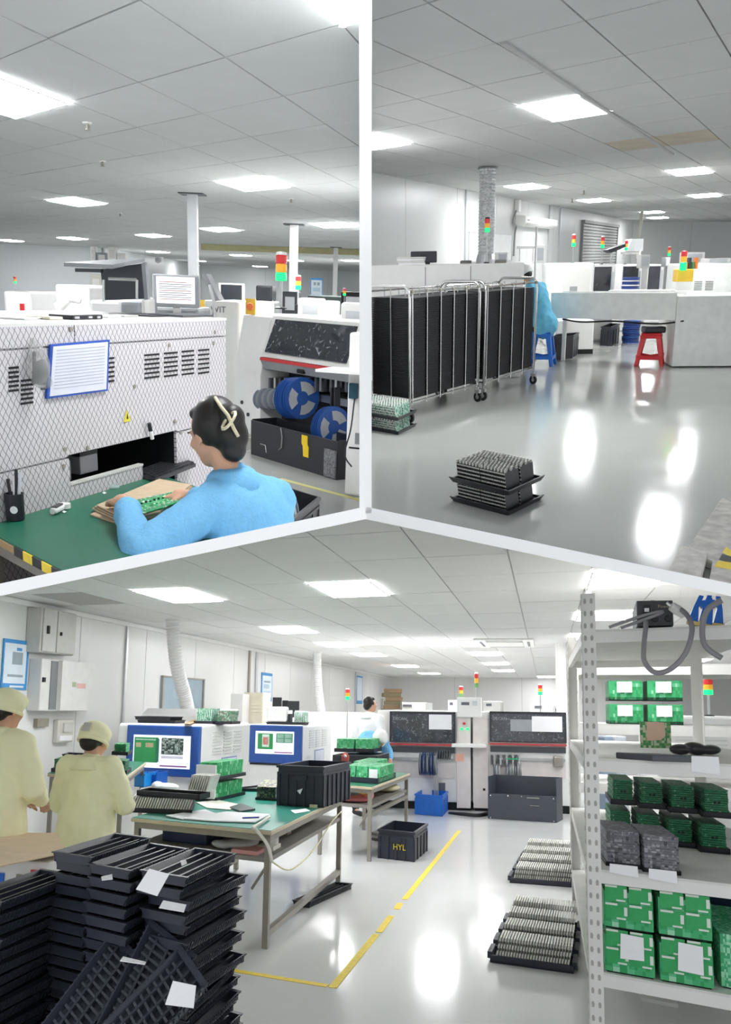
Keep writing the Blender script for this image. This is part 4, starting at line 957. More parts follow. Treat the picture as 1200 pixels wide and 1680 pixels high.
wallbox(5, 1047, 41, 1132, .015, poster_b, 'blue-bordered poster at the outer edge above the standing worker', 'poster', 'poster', (('sheet', .04, .12, .9, .92, .004, poster_m), ('picture', .35, .50, .75, .75, .006, M('poster_grey', '#9aa8b0', .6)), ('picture', .5, .78, .7, .84, .006, poster_b), ('text_block', .2, .25, .8, .3, .006, M('poster_grey', '#9aa8b0')), ('text_block', .3, .04, .85, .08, .006, poster_m)))
wallbox(429, 1103, 445, 1151, .012, poster_b, 'slim blue and white poster on the wall beside the dark pipes', 'poster', 'poster', (('sheet', .06, .14, .94, .9, .004, poster_m), ('text_block', .2, .66, .8, .72, .006, M('poster_grey', '#9aa8b0')), ('text_block', .2, .45, .7, .6, .006, M('poster_pale', '#b8d0e0', .6)), ('text_block', .2, .25, .8, .36, .006, M('poster_pale', '#b8d0e0'))))
wallbox(585, 1108, 594, 1155, .012, poster_b, 'far narrow poster on the wall near the man in white', 'poster', 'poster', (('sheet', .08, .12, .92, .94, .004, poster_m),))
wallbox(575, 1174, 596, 1245, .02, M('door_grey', '#c4c4c0', .4), 'grey door frame in the far left wall', 'door_frame', 'door', (('post', 0, 0, .15, 1, .05, steel_dull), ('post', .85, 0, 1, 1, .05, steel_dull), ('panel', .2, .05, .8, .97, .01, wall_mat[3])))
# ---- side bench with boards behind the workers
sb, (r0, ex3, ey3, A3_, B3_) = bench(R3, (78, 1268), (205, 1276), (240, 1250), 1.0, 'green bench holding board trays behind the yellow coats', M('green_mat_deep', '#2d7f5f'), cat='table')
for i, (x, yy, w, lab, mt) in enumerate(((88, 1266, .36, 'wide block of dark green boards left of the capped worker', pcb_dark), (172, 1268, .22, 'block of green boards between the capped worker and the screen', pcb_dark), (180, 1262, .14, 'pale green boards behind the capped worker', pcb))):
    p = R3.P(x, yy, 1.0); board_block(R3, (p.x, p.y + .12 * (i == 2), 1.0 + (.12 if i == 2 else 0)), ex3, ey3, w, .35, .10 if i < 2 else .09, 18, mt, black_pl, lab, 'circuit_board_stack', axis='z' if i < 2 else 'x')
p = R3.P(98, 1266, 1.0); pt = thing('component_tray', 'dark tray lying on the wide block of dark green boards', 'tray', (p.x, p.y + .04, 1.11)); tray_mesh(ex3, ey3, .28, .3, .035, black_pl).part('tray_body', black_pl, pt)
for i, (x, y, c) in enumerate(((216, 1292, '#1d8fe0'), (236, 1290, '#1560c0'))):
    p = R3.P(x, y, .76); t = thing('blue_bin', ('light', 'deep')[i] + ' blue parts bin under the inspection screen', 'bin', (p.x, p.y + .1, .76)); m = MB(ex, ey).box(0, 0, 0, .13, .3, .01).box(0, 0, 0, .13, .01, .11).box(0, .29, 0, .13, .3, .13).box(0, .01, 0, .01, .29, .13).box(.12, .01, 0, .13, .29, .13); m.part('shell', M('bin_blue_%d' % i, c, .35), t)
bf = thing('plastic_bag', 'crumpled white plastic film between the blue bins and the silver boards', 'bag', R3.P(268, 1300, .76) + V((0, .1, 0))); blob('bag_film', [('e', (0, 0, .04), (.13, .1, .04), (0, 0, 0)), ('e', (-.08, 0, .05), (.06, .06, .045), (0, 0, 0))], M('film_white', '#e4ecf0', .3), bf, .012, 2)

# ================================================================== HALL THREE: shelf, floor trays, tray stacks, people
CUR['r'] = R3
shelf_m = M('shelf_grey_white', '#e9e8e4', .4, var=.02); hole_m = M('hole_grey', '#b0aca6', .8); shelf_under = M('shelf_panel', '#dcdbd6', .5)
def shelf_unit(P0, az, L, dep_az, dep, levels, H, label, beam=.06, nholes=26, hole=True):
    f = Face(R3, P0, V((P0[0], P0[1], 0)) + dirv(az) * L, dirv(dep_az)); t = thing('storage_shelf', label, 'shelf', f.o)
    hm = None
    for (s, d) in ((0, 0), (0, dep), (L, 0), (L, dep)):
        m = f.mb(); sg = 1 if s == 0 else -1; dg = 1 if d == 0 else -1; w = .075
        m.box(s, d, 0, s + sg * w, d + dg * .004, H); m.box(s, d, 0, s + sg * .004, d + dg * w, H)
        po = m.part('post', shelf_m, t)
        if d == 0 or s == 0:
            hm = f.mb(); n = nholes
            for i in range(n):
                z = .06 + (H - .1) * i / (n - 1)
                for off in (.02, .054):
                    if d == 0:
                        x = s + sg * off
                        hm.prism([(x - .006, -.0012, z - .012), (x + .006, -.0012, z - .012), (x + .008, -.0012, z + .004), (x + .004, -.0012, z + .014), (x - .004, -.0012, z + .014), (x - .008, -.0012, z + .004)], (0, .0006, 0))
                    if s == 0:
                        y = d + dg * off
                        hm.prism([(-.0012, y - .006, z - .012), (-.0012, y + .006, z - .012), (-.0012, y + .008, z + .004), (-.0012, y, z + .014), (-.0012, y - .008, z + .004)], (.0006, 0, 0))
            hm.part('keyhole_row', hole_m, po, kind='stuff')
    for z in levels:
        f.mb().box(.004, .004, z - .012, L - .004, dep - .004, z).part('shelf_board', shelf_under, t)
        for d in (.003, dep - .033): f.mb().box(.004, d, z - beam, L - .004, d + .03, z - .012).part('beam', shelf_m, t)
        f.mb().box(.004, .033, z - beam, .034, dep - .033, z - .012).part('side_beam', shelf_m, t)
    return t, f
SY = 4.65
sp = R3.D(962, 1400, SY); levels = [R3.zat(1000, y, R3.D(1000, y, SY - .13)) for y in (1605, 1432, 1246, 1031)]
su, sf = shelf_unit(sp, 124, 1.05, 11, 2.9, levels, R3.zat(985, 974, sp), 'tall grey-white perforated shelf filled with green boards', beam=.065, nholes=34)
# a second shelf stands behind
sp2 = R3.P(943, 1466); su2, sf2 = shelf_unit(sp2, 116, 2.6, 11, 1.2, [.45, .95, R3.zat(1050, 1190, R3.D(1050, 1190, 7.6)), R3.zat(1050, 1086, R3.D(1050, 1086, 7.6))], R3.zat(943, 1056, sp2), 'second perforated shelf standing behind the first', beam=.09, nholes=22)
L6, L5, L4, L1 = levels
se, sd = sf.ex, sf.ey
def shelf_at(px, py, z, off=0.0): p = R3.P(px, py, z); return V((p.x, p.y, z + off))
# four green boxes of boards on the second shelf
zz = R3.zat(1050, 1190, R3.D(1050, 1190, 7.6))
for r in range(2):
    for c in range(2):
        p = sf2.at(.34 + .33 * c, .03, zz + .205 * r)
        t = board_block(R3, p, sf2.ex, sf2.ey, .29, .5, .165, 16, pcb_bright, black_pl, ('lower', 'upper')[r] + (' left', ' right')[c] + ' green board block with a white note on the second shelf', 'circuit_board_stack', axis='y', gap=.08, tray_h=.03, over=.0, group='four tagged green blocks')
        MB(sf2.ex, sf2.ey).box(.07, -.012, .07, .2, -.006, .165).part('paper_note', paper, t, label='white paper note')
# things seen through: white machine and beacon behind the shelf
a, b = R3.D(1075, 1160, 10.5), R3.D(1230, 1160, 10.5); ff = Face(R3, a, b, dirv(11)); t = thing('process_machine', 'white machine with a slotted side seen through the shelf', 'machine', ff.o); ff.mb().box(0, 0, 0, ff.S, 2.0, 1.53).part('body', white_machine, t, bevel=.03)
for k in range(9): ff.mb().box(ff.S * .2, -.01, 1.40 - .05 * k, ff.S * .75, 0, 1.42 - .05 * k).part('louvre', offwhite, t)
tower(R3, ff.at(ff.S * .62, .3), 1.53, R3.zat(1163, 1140, ff.at(ff.S * .62, .3)), .11, .06, 'beacon on the white machine seen through the shelf', 'g')
for i, (x0, x1, y0, y1, Y, c) in enumerate(((992, 1007, 1208, 1232, 12, '#7f8ea0'), (1010, 1030, 1208, 1236, 12.4, '#c3cbd0'))):
    a, b = R3.D(x0, y1, Y), R3.D(x1, y1, Y); g = Face(R3, a, b); g.mb().box(0, 0, 0, g.S, .5, R3.D(x0, y0, Y).z).thing('control_cabinet', M('ctrl_%d' % i, c, .4), ('blue-grey', 'pale')[i] + ' control cabinet glimpsed beside the shelf post', 'cabinet', g.o, bevel=.02)

# top board: power unit, cables, blue clamps
pw = thing('power_supply', 'dark grey power unit with a switch on the top shelf', 'power supply', shelf_at(1046, 1031, L1)); e1, e2 = dirv(104), dirv(14)
W = (R3.D(1103, 1030, 4.5) - R3.D(1046, 1030, 4.5)).length; Hh = .125
psm = M('power_grey', '#54555a', .45)
MB(e1, e2).box(0, 0, .012, W, .5, .012 + Hh).part('housing', psm, pw, bevel=.004); MB(e1, e2).box(.006, -.006, .018, W - .006, 0, .006 + Hh).part('front_plate', M('power_front', '#45464b', .4), pw)
MB(e1, e2).box(.03, -.014, .075, .065, -.004, .115).part('switch_plate', black_pl, pw); MB(e1, e2).box(.036, -.018, .08, .058, -.012, .098).part('switch', paper, pw)
for x in (.085, .145): MB(e1, e2).lathe((x, -.012, .045), [(.014, -.012), (.016, 0), (.014, .008)], 12, 'y').part('knob', black_pl, pw)
MB(e1, e2).tube([(.07, .25, .137), (.085, .25, .165), (.1, .25, .165), (.115, .25, .137)], .005, 6).part('carry_loop', chrome, pw)
text_part('Power', .022, M('print_gold', '#b8a890', .5), pw, e1 * .1 - e2 * .0075 + V((0, 0, .1)), e1, (0, 0, 1))
cg = M('cable_grey', '#8d8b8f', .4); pd = lambda x, y, Y: R3.D(x, y, Y)
cable(R3, [pd(1060, 1018, 4.45), pd(1060, 1030, 4.35), pd(1057, 1060, 4.28), pd(1058, 1085, 4.26), pd(1075, 1103, 4.24), pd(1100, 1098, 4.22), pd(1125, 1072, 4.2), pd(1136, 1035, 4.2), pd(1130, 1012, 4.25), pd(1118, 1000, 4.35)], .012, cg, 'thick grey cable looping below the top shelf from the power unit')
cable(R3, [pd(1000, 1029, 4.5), pd(1040, 1015, 4.45), pd(1075, 1005, 4.4), pd(1088, 1004, 4.4), pd(1070, 1012, 4.4), pd(1020, 1030, 4.5)], .008, cg, 'thin grey wire lying across the front of the power unit')
pl = thing('cable_plug', 'pale grey plug standing at the corner of the power unit', 'plug', pd(1112, 1001, 4.36)); MB().tube([(-.03, 0, .02), (0, 0, .0), (.03, 0, -.03)], [.022, .026, .015], 12).part('plug_body', offwhite, pl); MB().tube([(-.05, 0, .035), (-.03, 0, .02)], .008, 8).part('pin', chrome, pl)
cable(R3, [pd(1185, 985, 4.1), pd(1162, 1000, 4.12), pd(1153, 1030, 4.12), pd(1158, 1060, 4.1), pd(1185, 1080, 4.08)], .013, cg, 'second grey cable loop at the outer end of the top shelf')
for i, (x, lean) in enumerate(((1150, 14), (1168, 8))):
    cl = thing('spring_clamp', ('first', 'second')[i] + ' blue spring clamp on the top shelf beside the cable loop', 'clamp', shelf_at(x, 1028, L1, .02), rollx=lean)
    for s in (-1, 1): MB(e1, e2).prism([(s * .01, 0, 0), (s * .055, 0, .0), (s * .045, 0, .07), (s * .03, 0, .13), (s * .008, 0, .13), (s * .02, 0, .07)], (0, .03, 0)).part('jaw', blue_pl, cl, bevel=.003)
    MB(e1, e2).lathe((0, .015, .09), [(.02, -.02), (.02, .02)], 12, 'y').part('spring', blue_pl, cl); MB(e1, e2).box(-.06, 0, -.018, .06, .03, .0).part('pad', M('pad_yellow', '#e8d080', .5), cl)
# board L4: tray, pink-noted board, black gloves, hanging paper
p = shelf_at(1071, 1249, L4); pt = thing('component_tray', 'dark grey tray holding the pink-noted board', 'tray', p); MB(dirv(108), dirv(-25)).box(0, 0, 0, .19, .26, .03).part('tray_body', M('tray_grey', '#4a4d54', .4), pt, bevel=.004)
p = shelf_at(1052, 1236, L4, .031); pb = thing('circuit_board', 'upright patterned board with a pink paper note', 'circuit board', p); e1, e2 = dirv(102), dirv(12); W = .165
MB(e1, e2).box(0, 0, 0, W, .03, .145).part('board', M_cells('board_patterned', [(0, '#4f9a58'), (.5, '#c8d8b0'), (.8, '#8ab070')], (.014, .014, .014)), pb); MB(e1, e2).prism([(.035, -.004, .04), (.11, -.004, .045), (.135, -.004, .07), (.13, -.004, .142), (.035, -.004, .145)], (0, .003, 0)).part('pink_note', M('note_peach', '#edccb0', .8), pb)
gl = thing('black_gloves', 'crumpled black antistatic bag on the shelf beside the patterned board', 'bag', shelf_at(1112, 1240, L4)); blob('bag_film', [('e', (.05, .1, .03), (.06, .06, .03), (0, 0, 0)), ('e', (.14, .12, .035), (.07, .06, .035), (0, 8, 0)), ('e', (.22, .12, .03), (.06, .06, .028), (0, 0, 0))], M('film_black', '#3c3a3e', .25), gl, .009, 2)
def shelf_paper(x0, y0, x1, y1, lab, off=-.004):
    s0, s1, z0, z1 = sf.rect(x0, y0, x1, y1); sf.mb().prism([(s0, off, z0), (s1, off, z0 - .01), (s1 - .004, off, z1), (s0 + .002, off, z1)], (0, -.001, 0)).thing('paper_note', paper, lab, 'paper', sf.o)
shelf_paper(1134, 1240, 1182, 1268, 'white paper taped over the shelf edge beside the black bag')
# board L5: two rows of green blocks and two grey blocks
e1, e2 = sf.ex, sf.ey
row_px = ((1000, 1040), (1050, 1098), (1100, 1136), (1142, 1176))
for c in range(4):
    s = .06 + .165 * c
    for r in range(2):
        p = sf.at(s + .02 * r + .16, 1.35 - .12 * c, L5 + .19 * r)
        t = board_block(R3, p, e1, e2, .125, .5, .145, 12, pcb_dark, black_pl, ('lower', 'upper')[r] + ' dark green board block, ' + ('first', 'second', 'third', 'fourth')[c] + ' from the shelf post', 'circuit_board_stack', axis='z', gap=.15, tray_h=.03, over=.018, group='dark green blocks at the back of the middle shelf')
        for k in (.38, .56): MB(e1, e2).box(.125 * k, -.003, .075, .125 * k + .012, 0, .088).part('slot_mark', dark, t)
for i, (x0, x1, yb) in enumerate(((997, 1049, 1420), (1058, 1114, 1430))):
    a = shelf_at(x0, yb, L5); b = shelf_at(x1, yb + 5, L5); w = min((b - a).length, .2)
    t = board_block(R3, a, e1, dirv(8), .165, .45, .165, 14, grey_boards, black_pl, ('left', 'right')[i] + ' grey knobbly board block at the front of the middle shelf', 'board_block', axis='z', gap=.05, tray_h=.02, over=.008)
shelf_paper(1000, 1416, 1048, 1436, 'white note hanging under the left grey block', -.01); shelf_paper(1064, 1424, 1112, 1446, 'white note hanging under the right grey block', -.01)
gp = thing('light_bracket', 'pale bracket with a green glint on the middle shelf', 'bracket', shelf_at(1158, 1372, L5)); MB(e1, e2).prism([(0, 0, 0), (.2, 0, 0), (.2, 0, .05), (.03, 0, .075), (-.02, 0, .075)], (0, .05, 0)).part('body', white, gp); MB(e1, e2).ball((.03, -.002, .04), .014, 8).part('green_lamp', lamp_grn, gp)
# board L6: big bright green blocks with notes
for c in range(2):
    for r in range(2):
        p = sf.at(.085 + .265 * c, .03, L6 + .205 * r); w = .24
        t = board_block(R3, p, e1, e2, w, .85, .165, 20, pcb_bright, black_pl, ('lower', 'upper')[r] + (' left', ' right')[c] + ' large bright green board block on the bottom shelf', 'circuit_board_stack', axis='y', gap=.12, tray_h=.035, over=-.01, group='large bright green blocks on the bottom shelf')
        for u in (0, 1):
            for v in (0, 1):
                x = .008 + .118 * u; z = .045 + .083 * v
                fcm = MB(e1, e2).box(x, -.006, z, x + .108, -.001, z + .074).part('face_board', M('face_green', '#36a860', .5, var=.06, scale=40), t)
                [MB(e1, e2).box(x + a_, -.0075, z + b_, x + c_, -.006, z + d_).part('white_mark', M('marks_white', '#dfe8dc', .5), fcm) for (a_, b_, c_, d_) in ((0, .064, .06, .074), (.092, .02, .108, .06), (.055, .002, .1, .01))]
for c in range(2):
    sf.mb().prism([(.16 + .27 * c, .018, L6 + .075 - .01 * c), (.275 + .27 * c, .018, L6 + .08 - .02 * c), (.275 + .27 * c, .018, L6 + .185), (.165 + .27 * c, .018, L6 + .19)], (0, -.002, 0)).thing('paper_note', paper, ('left', 'right')[c] + ' square white note stuck on the lower green blocks', 'paper', sf.o)
p = sf.at(.635, .1, L6); board_block(R3, p, e1, e2, .22, .7, .23, 18, M_cells('board_mint', [(0, '#3fae78'), (.5, '#79cfa0'), (.8, '#a8e0c0')], (.012, .012, .012)), black_pl, 'mint green board block at the outer end of the bottom shelf', 'circuit_board_stack', axis='y', gap=.15, tray_h=.035, over=-.01)
p = sf.at(.64, .9, L6); MB(e1, e2).box(0, 0, 0, .3, .7, .42).thing('dark_crate', M('crate_inkblue', '#1c2c44', .5), 'ink blue box behind the mint green boards', 'box', p, bevel=.006)
q = R3.P(1062, 1652, .0); MB(se, sd).box(0, 0, 0, .2, .3, .02).thing('paper_pad', offwhite, 'white pad lying on the floor under the shelf', 'paper', (q.x, q.y + .1, 0.0))

# ---- board trays on the floor
for i, (a, b, c, lab) in enumerate((((812, 1580), (934, 1597), (944, 1520), 'nearer floor tray of upright silver boards beside the shelf'), ((842, 1449), (936, 1456), (946, 1408), 'farther floor tray of upright silver boards beside the shelf'))):
    A_, B_, C_ = R3.P(*a), R3.P(*b), R3.P(*c); x1_ = B_ - A_; y1_ = C_ - B_; x1_.z = y1_.z = 0; LA, LB = x1_.length, y1_.length; x1_.normalize(); y1_.normalize()
    CUR['r'] = R3; t = thing('board_tray', lab, 'circuit boards', (A_.x, A_.y, 0)); rows = 4
    for r in range(rows):
        y0 = LB * r / rows; w = LB / rows * .8
        m = MB(x1_, y1_).box(-.03, y0, 0, LA + .03, y0 + w, .012).box(-.03, y0, 0, LA + .03, y0 + .012, .045).box(-.03, y0 + w - .012, 0, LA + .03, y0 + w, .045).box(-.05, y0 + .02, .02, -.02, y0 + w - .02, .06).box(LA + .02, y0 + .02, .02, LA + .05, y0 + w - .02, .06)
        m.part('tray', navy_pl, t)
        m = MB(x1_, y1_); bd = MB(x1_, y1_); n = 26
        for k in range(n):
            x = LA * k / n; lean = .03; H_ = .15 + .015 * r
            tk = .0125; m.hexa([(x, y0 + .02, .012), (x + tk, y0 + .02, .012), (x + tk, y0 + w - .02, .012), (x, y0 + w - .02, .012), (x + lean, y0 + .03, H_), (x + lean + tk, y0 + .03, H_), (x + lean + tk, y0 + w - .01, H_), (x + lean, y0 + w - .01, H_)])
            for v in (.22, .5, .78): bd.box(x + lean * v - .001, y0 + .014, H_ * v, x + lean * v + .009, y0 + .021 + .01 * v, H_ * v + .012)
        m.part('boards', silver_plate, t, kind='stuff'); bd.part('beads', M('bead_grey', '#55564f', .5), t, kind='stuff')

# ---- stacks of black component trays in front
tray_x, tray_y = dirv(126), dirv(11.5)
TA, TB, TH = .25, .58, .036
proto = {}
def tray_at(pos, yaw, label, group, pitch=0.0, rollx=0.0, first=[None]):
    CUR['r'] = R3
    if first[0] is None:
        t = thing('component_tray', label, 'tray', pos, yaw, group, pitch, rollx)
        m = tray_mesh(tray_x, tray_y, TA, TB, TH, black_pl); 
        for q in m.v: q.x -= TA
        m.part('tray_body', M('tray_black', '#363a45', .38, var=.12), t)
        first[0] = t; return t
    return dup(first[0], pos, yaw, label, pitch, rollx, group)
ORD = 'topmost second third fourth fifth sixth seventh eighth ninth tenth eleventh twelfth thirteenth fourteenth fifteenth sixteenth seventeenth eighteenth nineteenth twentieth twenty-first twenty-second twenty-third'.split()
def tray_stack(px, py, ztop, n, label, jx=.012, drift=(0, 0), zmin=0.0):
    c = R3.P(px, py, ztop); pitchz = (ztop - TH) / (n - 1)
    g = 'trays of the ' + label
    for i in range(n):
        z = ztop - TH - i * (.0455)
        if z < zmin: break
        k = i / n; j = random.uniform(-jx, jx); l = random.uniform(-jx * 1.6, jx * 1.6)
        p = c + tray_x * (j + drift[0] * k) + tray_y * (l + drift[1] * k)
        tray_at((p.x, p.y, z), random.uniform(-2.5, 2.5), ORD[i] + ' black tray from the top of the ' + label, g, rollx=random.uniform(-.6, .6))
tray_stack(152, 1405, .97, 22, 'stack touching the pale cardboard')
tray_stack(214, 1430, .95, 21, 'middle tray stack', drift=(.05, -.05))
tray_stack(305, 1437, .95, 21, 'tray stack nearest the yellow tape', drift=(.10, -.02), jx=.02)
tray_stack(4, 1480, .84, 19, 'tray stack cut by the outer edge')
def loose(px, py, Y, yaw, pitch, rollx, lab):
    p = R3.D(px, py, Y); t = tray_at(p, yaw, lab, None, pitch, rollx)
    for k in range(16):
        m = MB(tray_x, tray_y).box(-TA + .025, .04 + .032 * k, .016, -.025, .050 + .032 * k, .025); m.part('cross_slat', M('tray_slat', '#43464f', .4), t)
loose(76, 1842, 3.1, 12, 36, 0, 'loose tray leaning face-on in the near corner')
loose(206, 1838, 3.1, 2, 40, 0, 'loose slotted tray leaning upright before the stacks')
loose(128, 1862, 2.9, 24, 30, 0, 'loose tray lying aslant at the bottom edge')
# papers stuck on the stacks
def stuck(pts, Y, lab):
    CUR['r'] = R3
    q = [R3.D(x, y, Y + k) for (x, y), k in zip(pts, (0, 0, -.05, -.05))]; c = q[0]; n = (q[1] - q[0]).cross(q[3] - q[0]).normalized() * .002
    MB().prism([p - c for p in q], n).thing('paper_note', paper, lab, 'paper', c)
stuck([(245, 1425), (278, 1434), (258, 1470), (223, 1459)], 3.28, 'large white sheet stuck on the middle tray stack')
stuck([(268, 1477), (306, 1484), (302, 1496), (261, 1489)], 3.2, 'narrow torn white slip on the tray stack')
stuck([(284, 1609), (322, 1617), (318, 1654), (271, 1648)], 3.1, 'white note near the bottom of the tray stack')
stuck([(166, 1438), (184, 1434), (185, 1442), (167, 1444)], 3.55, 'small white scrap between the tray stacks')
stuck([(202, 1569), (240, 1578), (238, 1582), (197, 1576)], 3.1, 'thin white paper above the slotted tray')
stuck([(296, 1412), (305, 1410), (307, 1416), (298, 1420)], 3.6, 'tiny white scrap on a top tray')
# cardboard on blue crates at the outer edge
q = R3.P(112, 1398, .80)
for k in range(2):
    e1, e2 = dirv(108), dirv(11); L = 1.15
    t = thing('plastic_crate', ('lower', 'upper')[k] + ' blue and white crate under the cardboard', 'crate', (q.x - .08 - L * e1.x, q.y - .06 - L * e1.y, .385 * k)); MB(e1, e2).box(0, 0, 0, L, .35, .37).part('body', white, t, bevel=.01)
    for j in range(5): MB(e1, e2).box(.04 + .23 * j, -.012, .10, .19 + .23 * j, 0, .30).part('panel', blue_pl if j % 3 != 1 else steel_dull, t)
    MB(e1, e2).box(L - .10, -.014, .2, L - .03, -.001, .33).part('red_clip', red_pl, t)
for k in range(3):
    sheet(R3, [(112 - 3 * k, 1398 + 1 * k), (86 + 4 * k, 1368), (-40, 1370 - k), (-60, 1432 + 2 * k)], .775 + .008 * k, M('cardboard_pale', '#ead2b2', .85, var=.05), ('lowest', 'middle', 'uppermost')[k] + ' sheet of pale cardboard on the crates before the workers', 'cardboard_sheet', 'cardboard', .006)

# ================================================================== people of hall three
skin = M('skin', '#d9a98c', .5, var=.03); hair_m = M('hair_black', '#17130f', .45, var=.2, scale=60)
yellow_cloth = M('cloth_yellow', '#fffbd0', .8, var=.03, scale=5, bump=.15); blue_cloth = M('cloth_blue', '#78bde8', .8, var=.06, scale=90, bump=.3)
trouser = M('trousers_dark', '#2c3644', .8)
def person(R, pos, yaw, label, J, coat, headrot=(0, 0, 0), cap=None, hair=True, face=False, coat_len=0.0, s=1.0, shoes=True, coat_name='coat', collar=True, hands=True, hair_extra=(), voxel=.014, ponytail=False):
    """J: joints in local axes (x right, y the way the person faces, z up)"""
    CUR['r'] = R
    t = thing('person', label, 'person', pos, yaw)
    g = {k: V(v) for k, v in J.items()}
    Rm = rotm(*headrot); hc = g['head']
    B = [('c', g['pelvis'], g['chest'], .12, .125), ('e', g['chest'], (.16, .10, .14), (0, 0, 0)), ('c', g['chest'], g['neck'], .09, .055), ('c', g['neck'], hc + Rm @ V((0, -.01, -.06)), .052, .05)]
    B += head_prims(hc, Rm)
    for S_ in 'LR':
        B += [('c', g['sh' + S_], g['el' + S_], .047, .038), ('c', g['el' + S_], g['wr' + S_], .037, .025), ('c', g['chest'], g['sh' + S_], .07, .05)]
        if hands:
            d = (g['wr' + S_] - g['el' + S_]).normalized(); d = (g.get('hd' + S_) or d)
            B += hand(g['wr' + S_], d, J.get('pn' + S_, (0, 0, -1)), 1 if S_ == 'R' else -1)
        B += [('c', g['pelvis'], g['hip' + S_], .1, .085), ('c', g['hip' + S_], g['kn' + S_], .08, .055), ('c', g['kn' + S_], g['an' + S_], .052, .036), ('c', g['an' + S_], g['an' + S_] + V((0, .15, -.05)), .034, .028)]
    blob('body', B, skin, t, voxel * .62, 3)
    C = [('c', g['pelvis'] + V((0, 0, -coat_len)), g['pelvis'], .215, .19), ('c', g['pelvis'], g['chest'], .165, .16), ('e', g['chest'] + V((0, -.01, .02)), (.20, .135, .17), (0, 0, 0)), ('e', (g['chest'] + g['pelvis']) / 2, (.185, .13, .2), (0, 0, 0)), ('c', g['chest'] + V((0, -.01, .05)), g['neck'] + V((0, -.01, -.03)), .10, .07)] + [('c', g['neck'] + V((0, -.01, -.05)), g['sh' + S_].lerp(g['neck'], .15), .068, .07) for S_ in 'LR'] + [('e', g['chest'].lerp(g['neck'], .55) + V((0, -.03, 0)), (.15, .085, .10), (0, 0, 0))]
    for S_ in 'LR':
        C += [('c', g['chest'] + V((0, -.01, .06)), g['sh' + S_], .09, .078), ('c', g['sh' + S_], g['el' + S_], .08, .068), ('c', g['el' + S_], g['el' + S_] + (g['wr' + S_] - g['el' + S_]) * .86, .066, .047)]
        k = g['el' + S_]
        for w in (.25, .55, .8):   # sleeve folds
            q = g['sh' + S_].lerp(k, w); C.append(('e', q + V((0, 0, -.006)), (.084 - .012 * w, .084 - .012 * w, .018), rotm(0, 20 * w, 25 if S_ == 'R' else -25)))
    blob(coat_name, C, coat, t, voxel, 3, wr=.0075)
    if collar:
        n = g['neck']; tl_ = (hc - n); tl_.z = 0; MB().lathe((0, 0, 0), [(.056, .036), (.066, .046), (.086, .030), (.132, -.046), (.124, -.054), (.064, .014)], 28).add([], []).part('collar', coat, t, smooth=True).matrix_local = Matrix.Translation(n + V((0, -.012, -.028))) @ Matrix.Rotation(-min(.5, tl_.length * 2.2), 4, 'X')
    L = [('c', g['pelvis'] + V((0, 0, .0)), g['hip' + S_], .10, .10) for S_ in 'LR'] + [('c', g['hip' + S_], g['kn' + S_], .10, .075) for S_ in 'LR'] + [('c', g['kn' + S_], g['an' + S_] + V((0, 0, .03)), .072, .058) for S_ in 'LR']
    blob('trousers', L, trouser, t, .02, 3)
    if shoes: blob('shoes', [('c', g['an' + S_] + V((0, -.02, -.03)), g['an' + S_] + V((0, .16, -.05)), .045, .038) for S_ in 'LR'], M('shoe_dark', '#22242a', .5), t, .014, 2)
    if hair:
        q = lambda x, y, z: hc + Rm @ V((x, y, z)); e = lambda p, r: ('e', q(*p), r, Rm)
        H_ = [e((0, -.035, .045), (.083, .088, .085)), e((0, -.065, -.02), (.072, .055, .07)), e((.05, -.03, .02), (.04, .07, .06)), e((-.05, -.03, .02), (.04, .07, .06)), e((0, .025, .085), (.062, .040, .032))] + [('e', q(*p), r, Rm) for p, r in hair_extra]
        blob('hair', H_, hair_m, t, .009, 2)
    if cap:
        q = lambda x, y, z: hc + Rm @ V((x, y, z)); e = lambda p, r: ('e', q(*p), r, Rm)
        cp = blob('cap', [e((0, -.020, .050), (.106, .122, .085)), e((0, -.04, .012), (.098, .106, .052)), e((0, .02, .07), (.09, .10, .055))], cap, t, .01, 3)
        MB().tube([q(.094 * math.cos(a), -.022 + .110 * math.sin(a), -.012) for a in [math.radians(x) for x in range(0, 361, 15)]], .012, 8).part('cap_band', cap, cp, smooth=True)
        if cap == yellow_cloth: MB().add([q(x, y, z) for (x, y, z) in ((-.03, -.152, .02), (.03, -.152, .02), (.03, -.140, .085), (-.03, -.140, .085))], [(0, 1, 2, 3)]).part('cap_patch', M('patch_grey', '#c9c9c0', .7), cp)
    if face: face_parts(hc, Rm, t)
    return t
def standing(h=1.68, **kw):
    k = h / 1.72
    J = dict(pelvis=(0, 0, .95), chest=(0, 0, 1.26), neck=(0, -.01, 1.46), head=(0, .02, 1.60), shL=(-.185, 0, 1.38), shR=(.185, 0, 1.38), elL=(-.25, -.01, 1.10), elR=(.25, -.01, 1.10), wrL=(-.24, .14, .90), wrR=(.24, .14, .90),
             hipL=(-.09, 0, .90), hipR=(.09, 0, .90), knL=(-.10, .02, .50), knR=(.10, .02, .50), anL=(-.11, -.01, .09), anR=(.11, -.01, .09))
    J.update(kw); return {a: tuple(x * k if not a.startswith(('pn', 'hd')) else x for x in b) for a, b in J.items()}
# standing worker at the outer edge
q = R3.D(4, 1160, 5.7)
person(R3, (q.x, q.y, 0), 22, 'worker in a yellow coat and cap standing at the outer edge', standing(1.66, wrR=(.12, .28, 1.0), elR=(.25, .05, 1.10), wrL=(-.1, .28, 1.0), head=(0, .05, 1.585)), yellow_cloth, headrot=(8, -14, 0), cap=yellow_cloth, coat_len=.45)
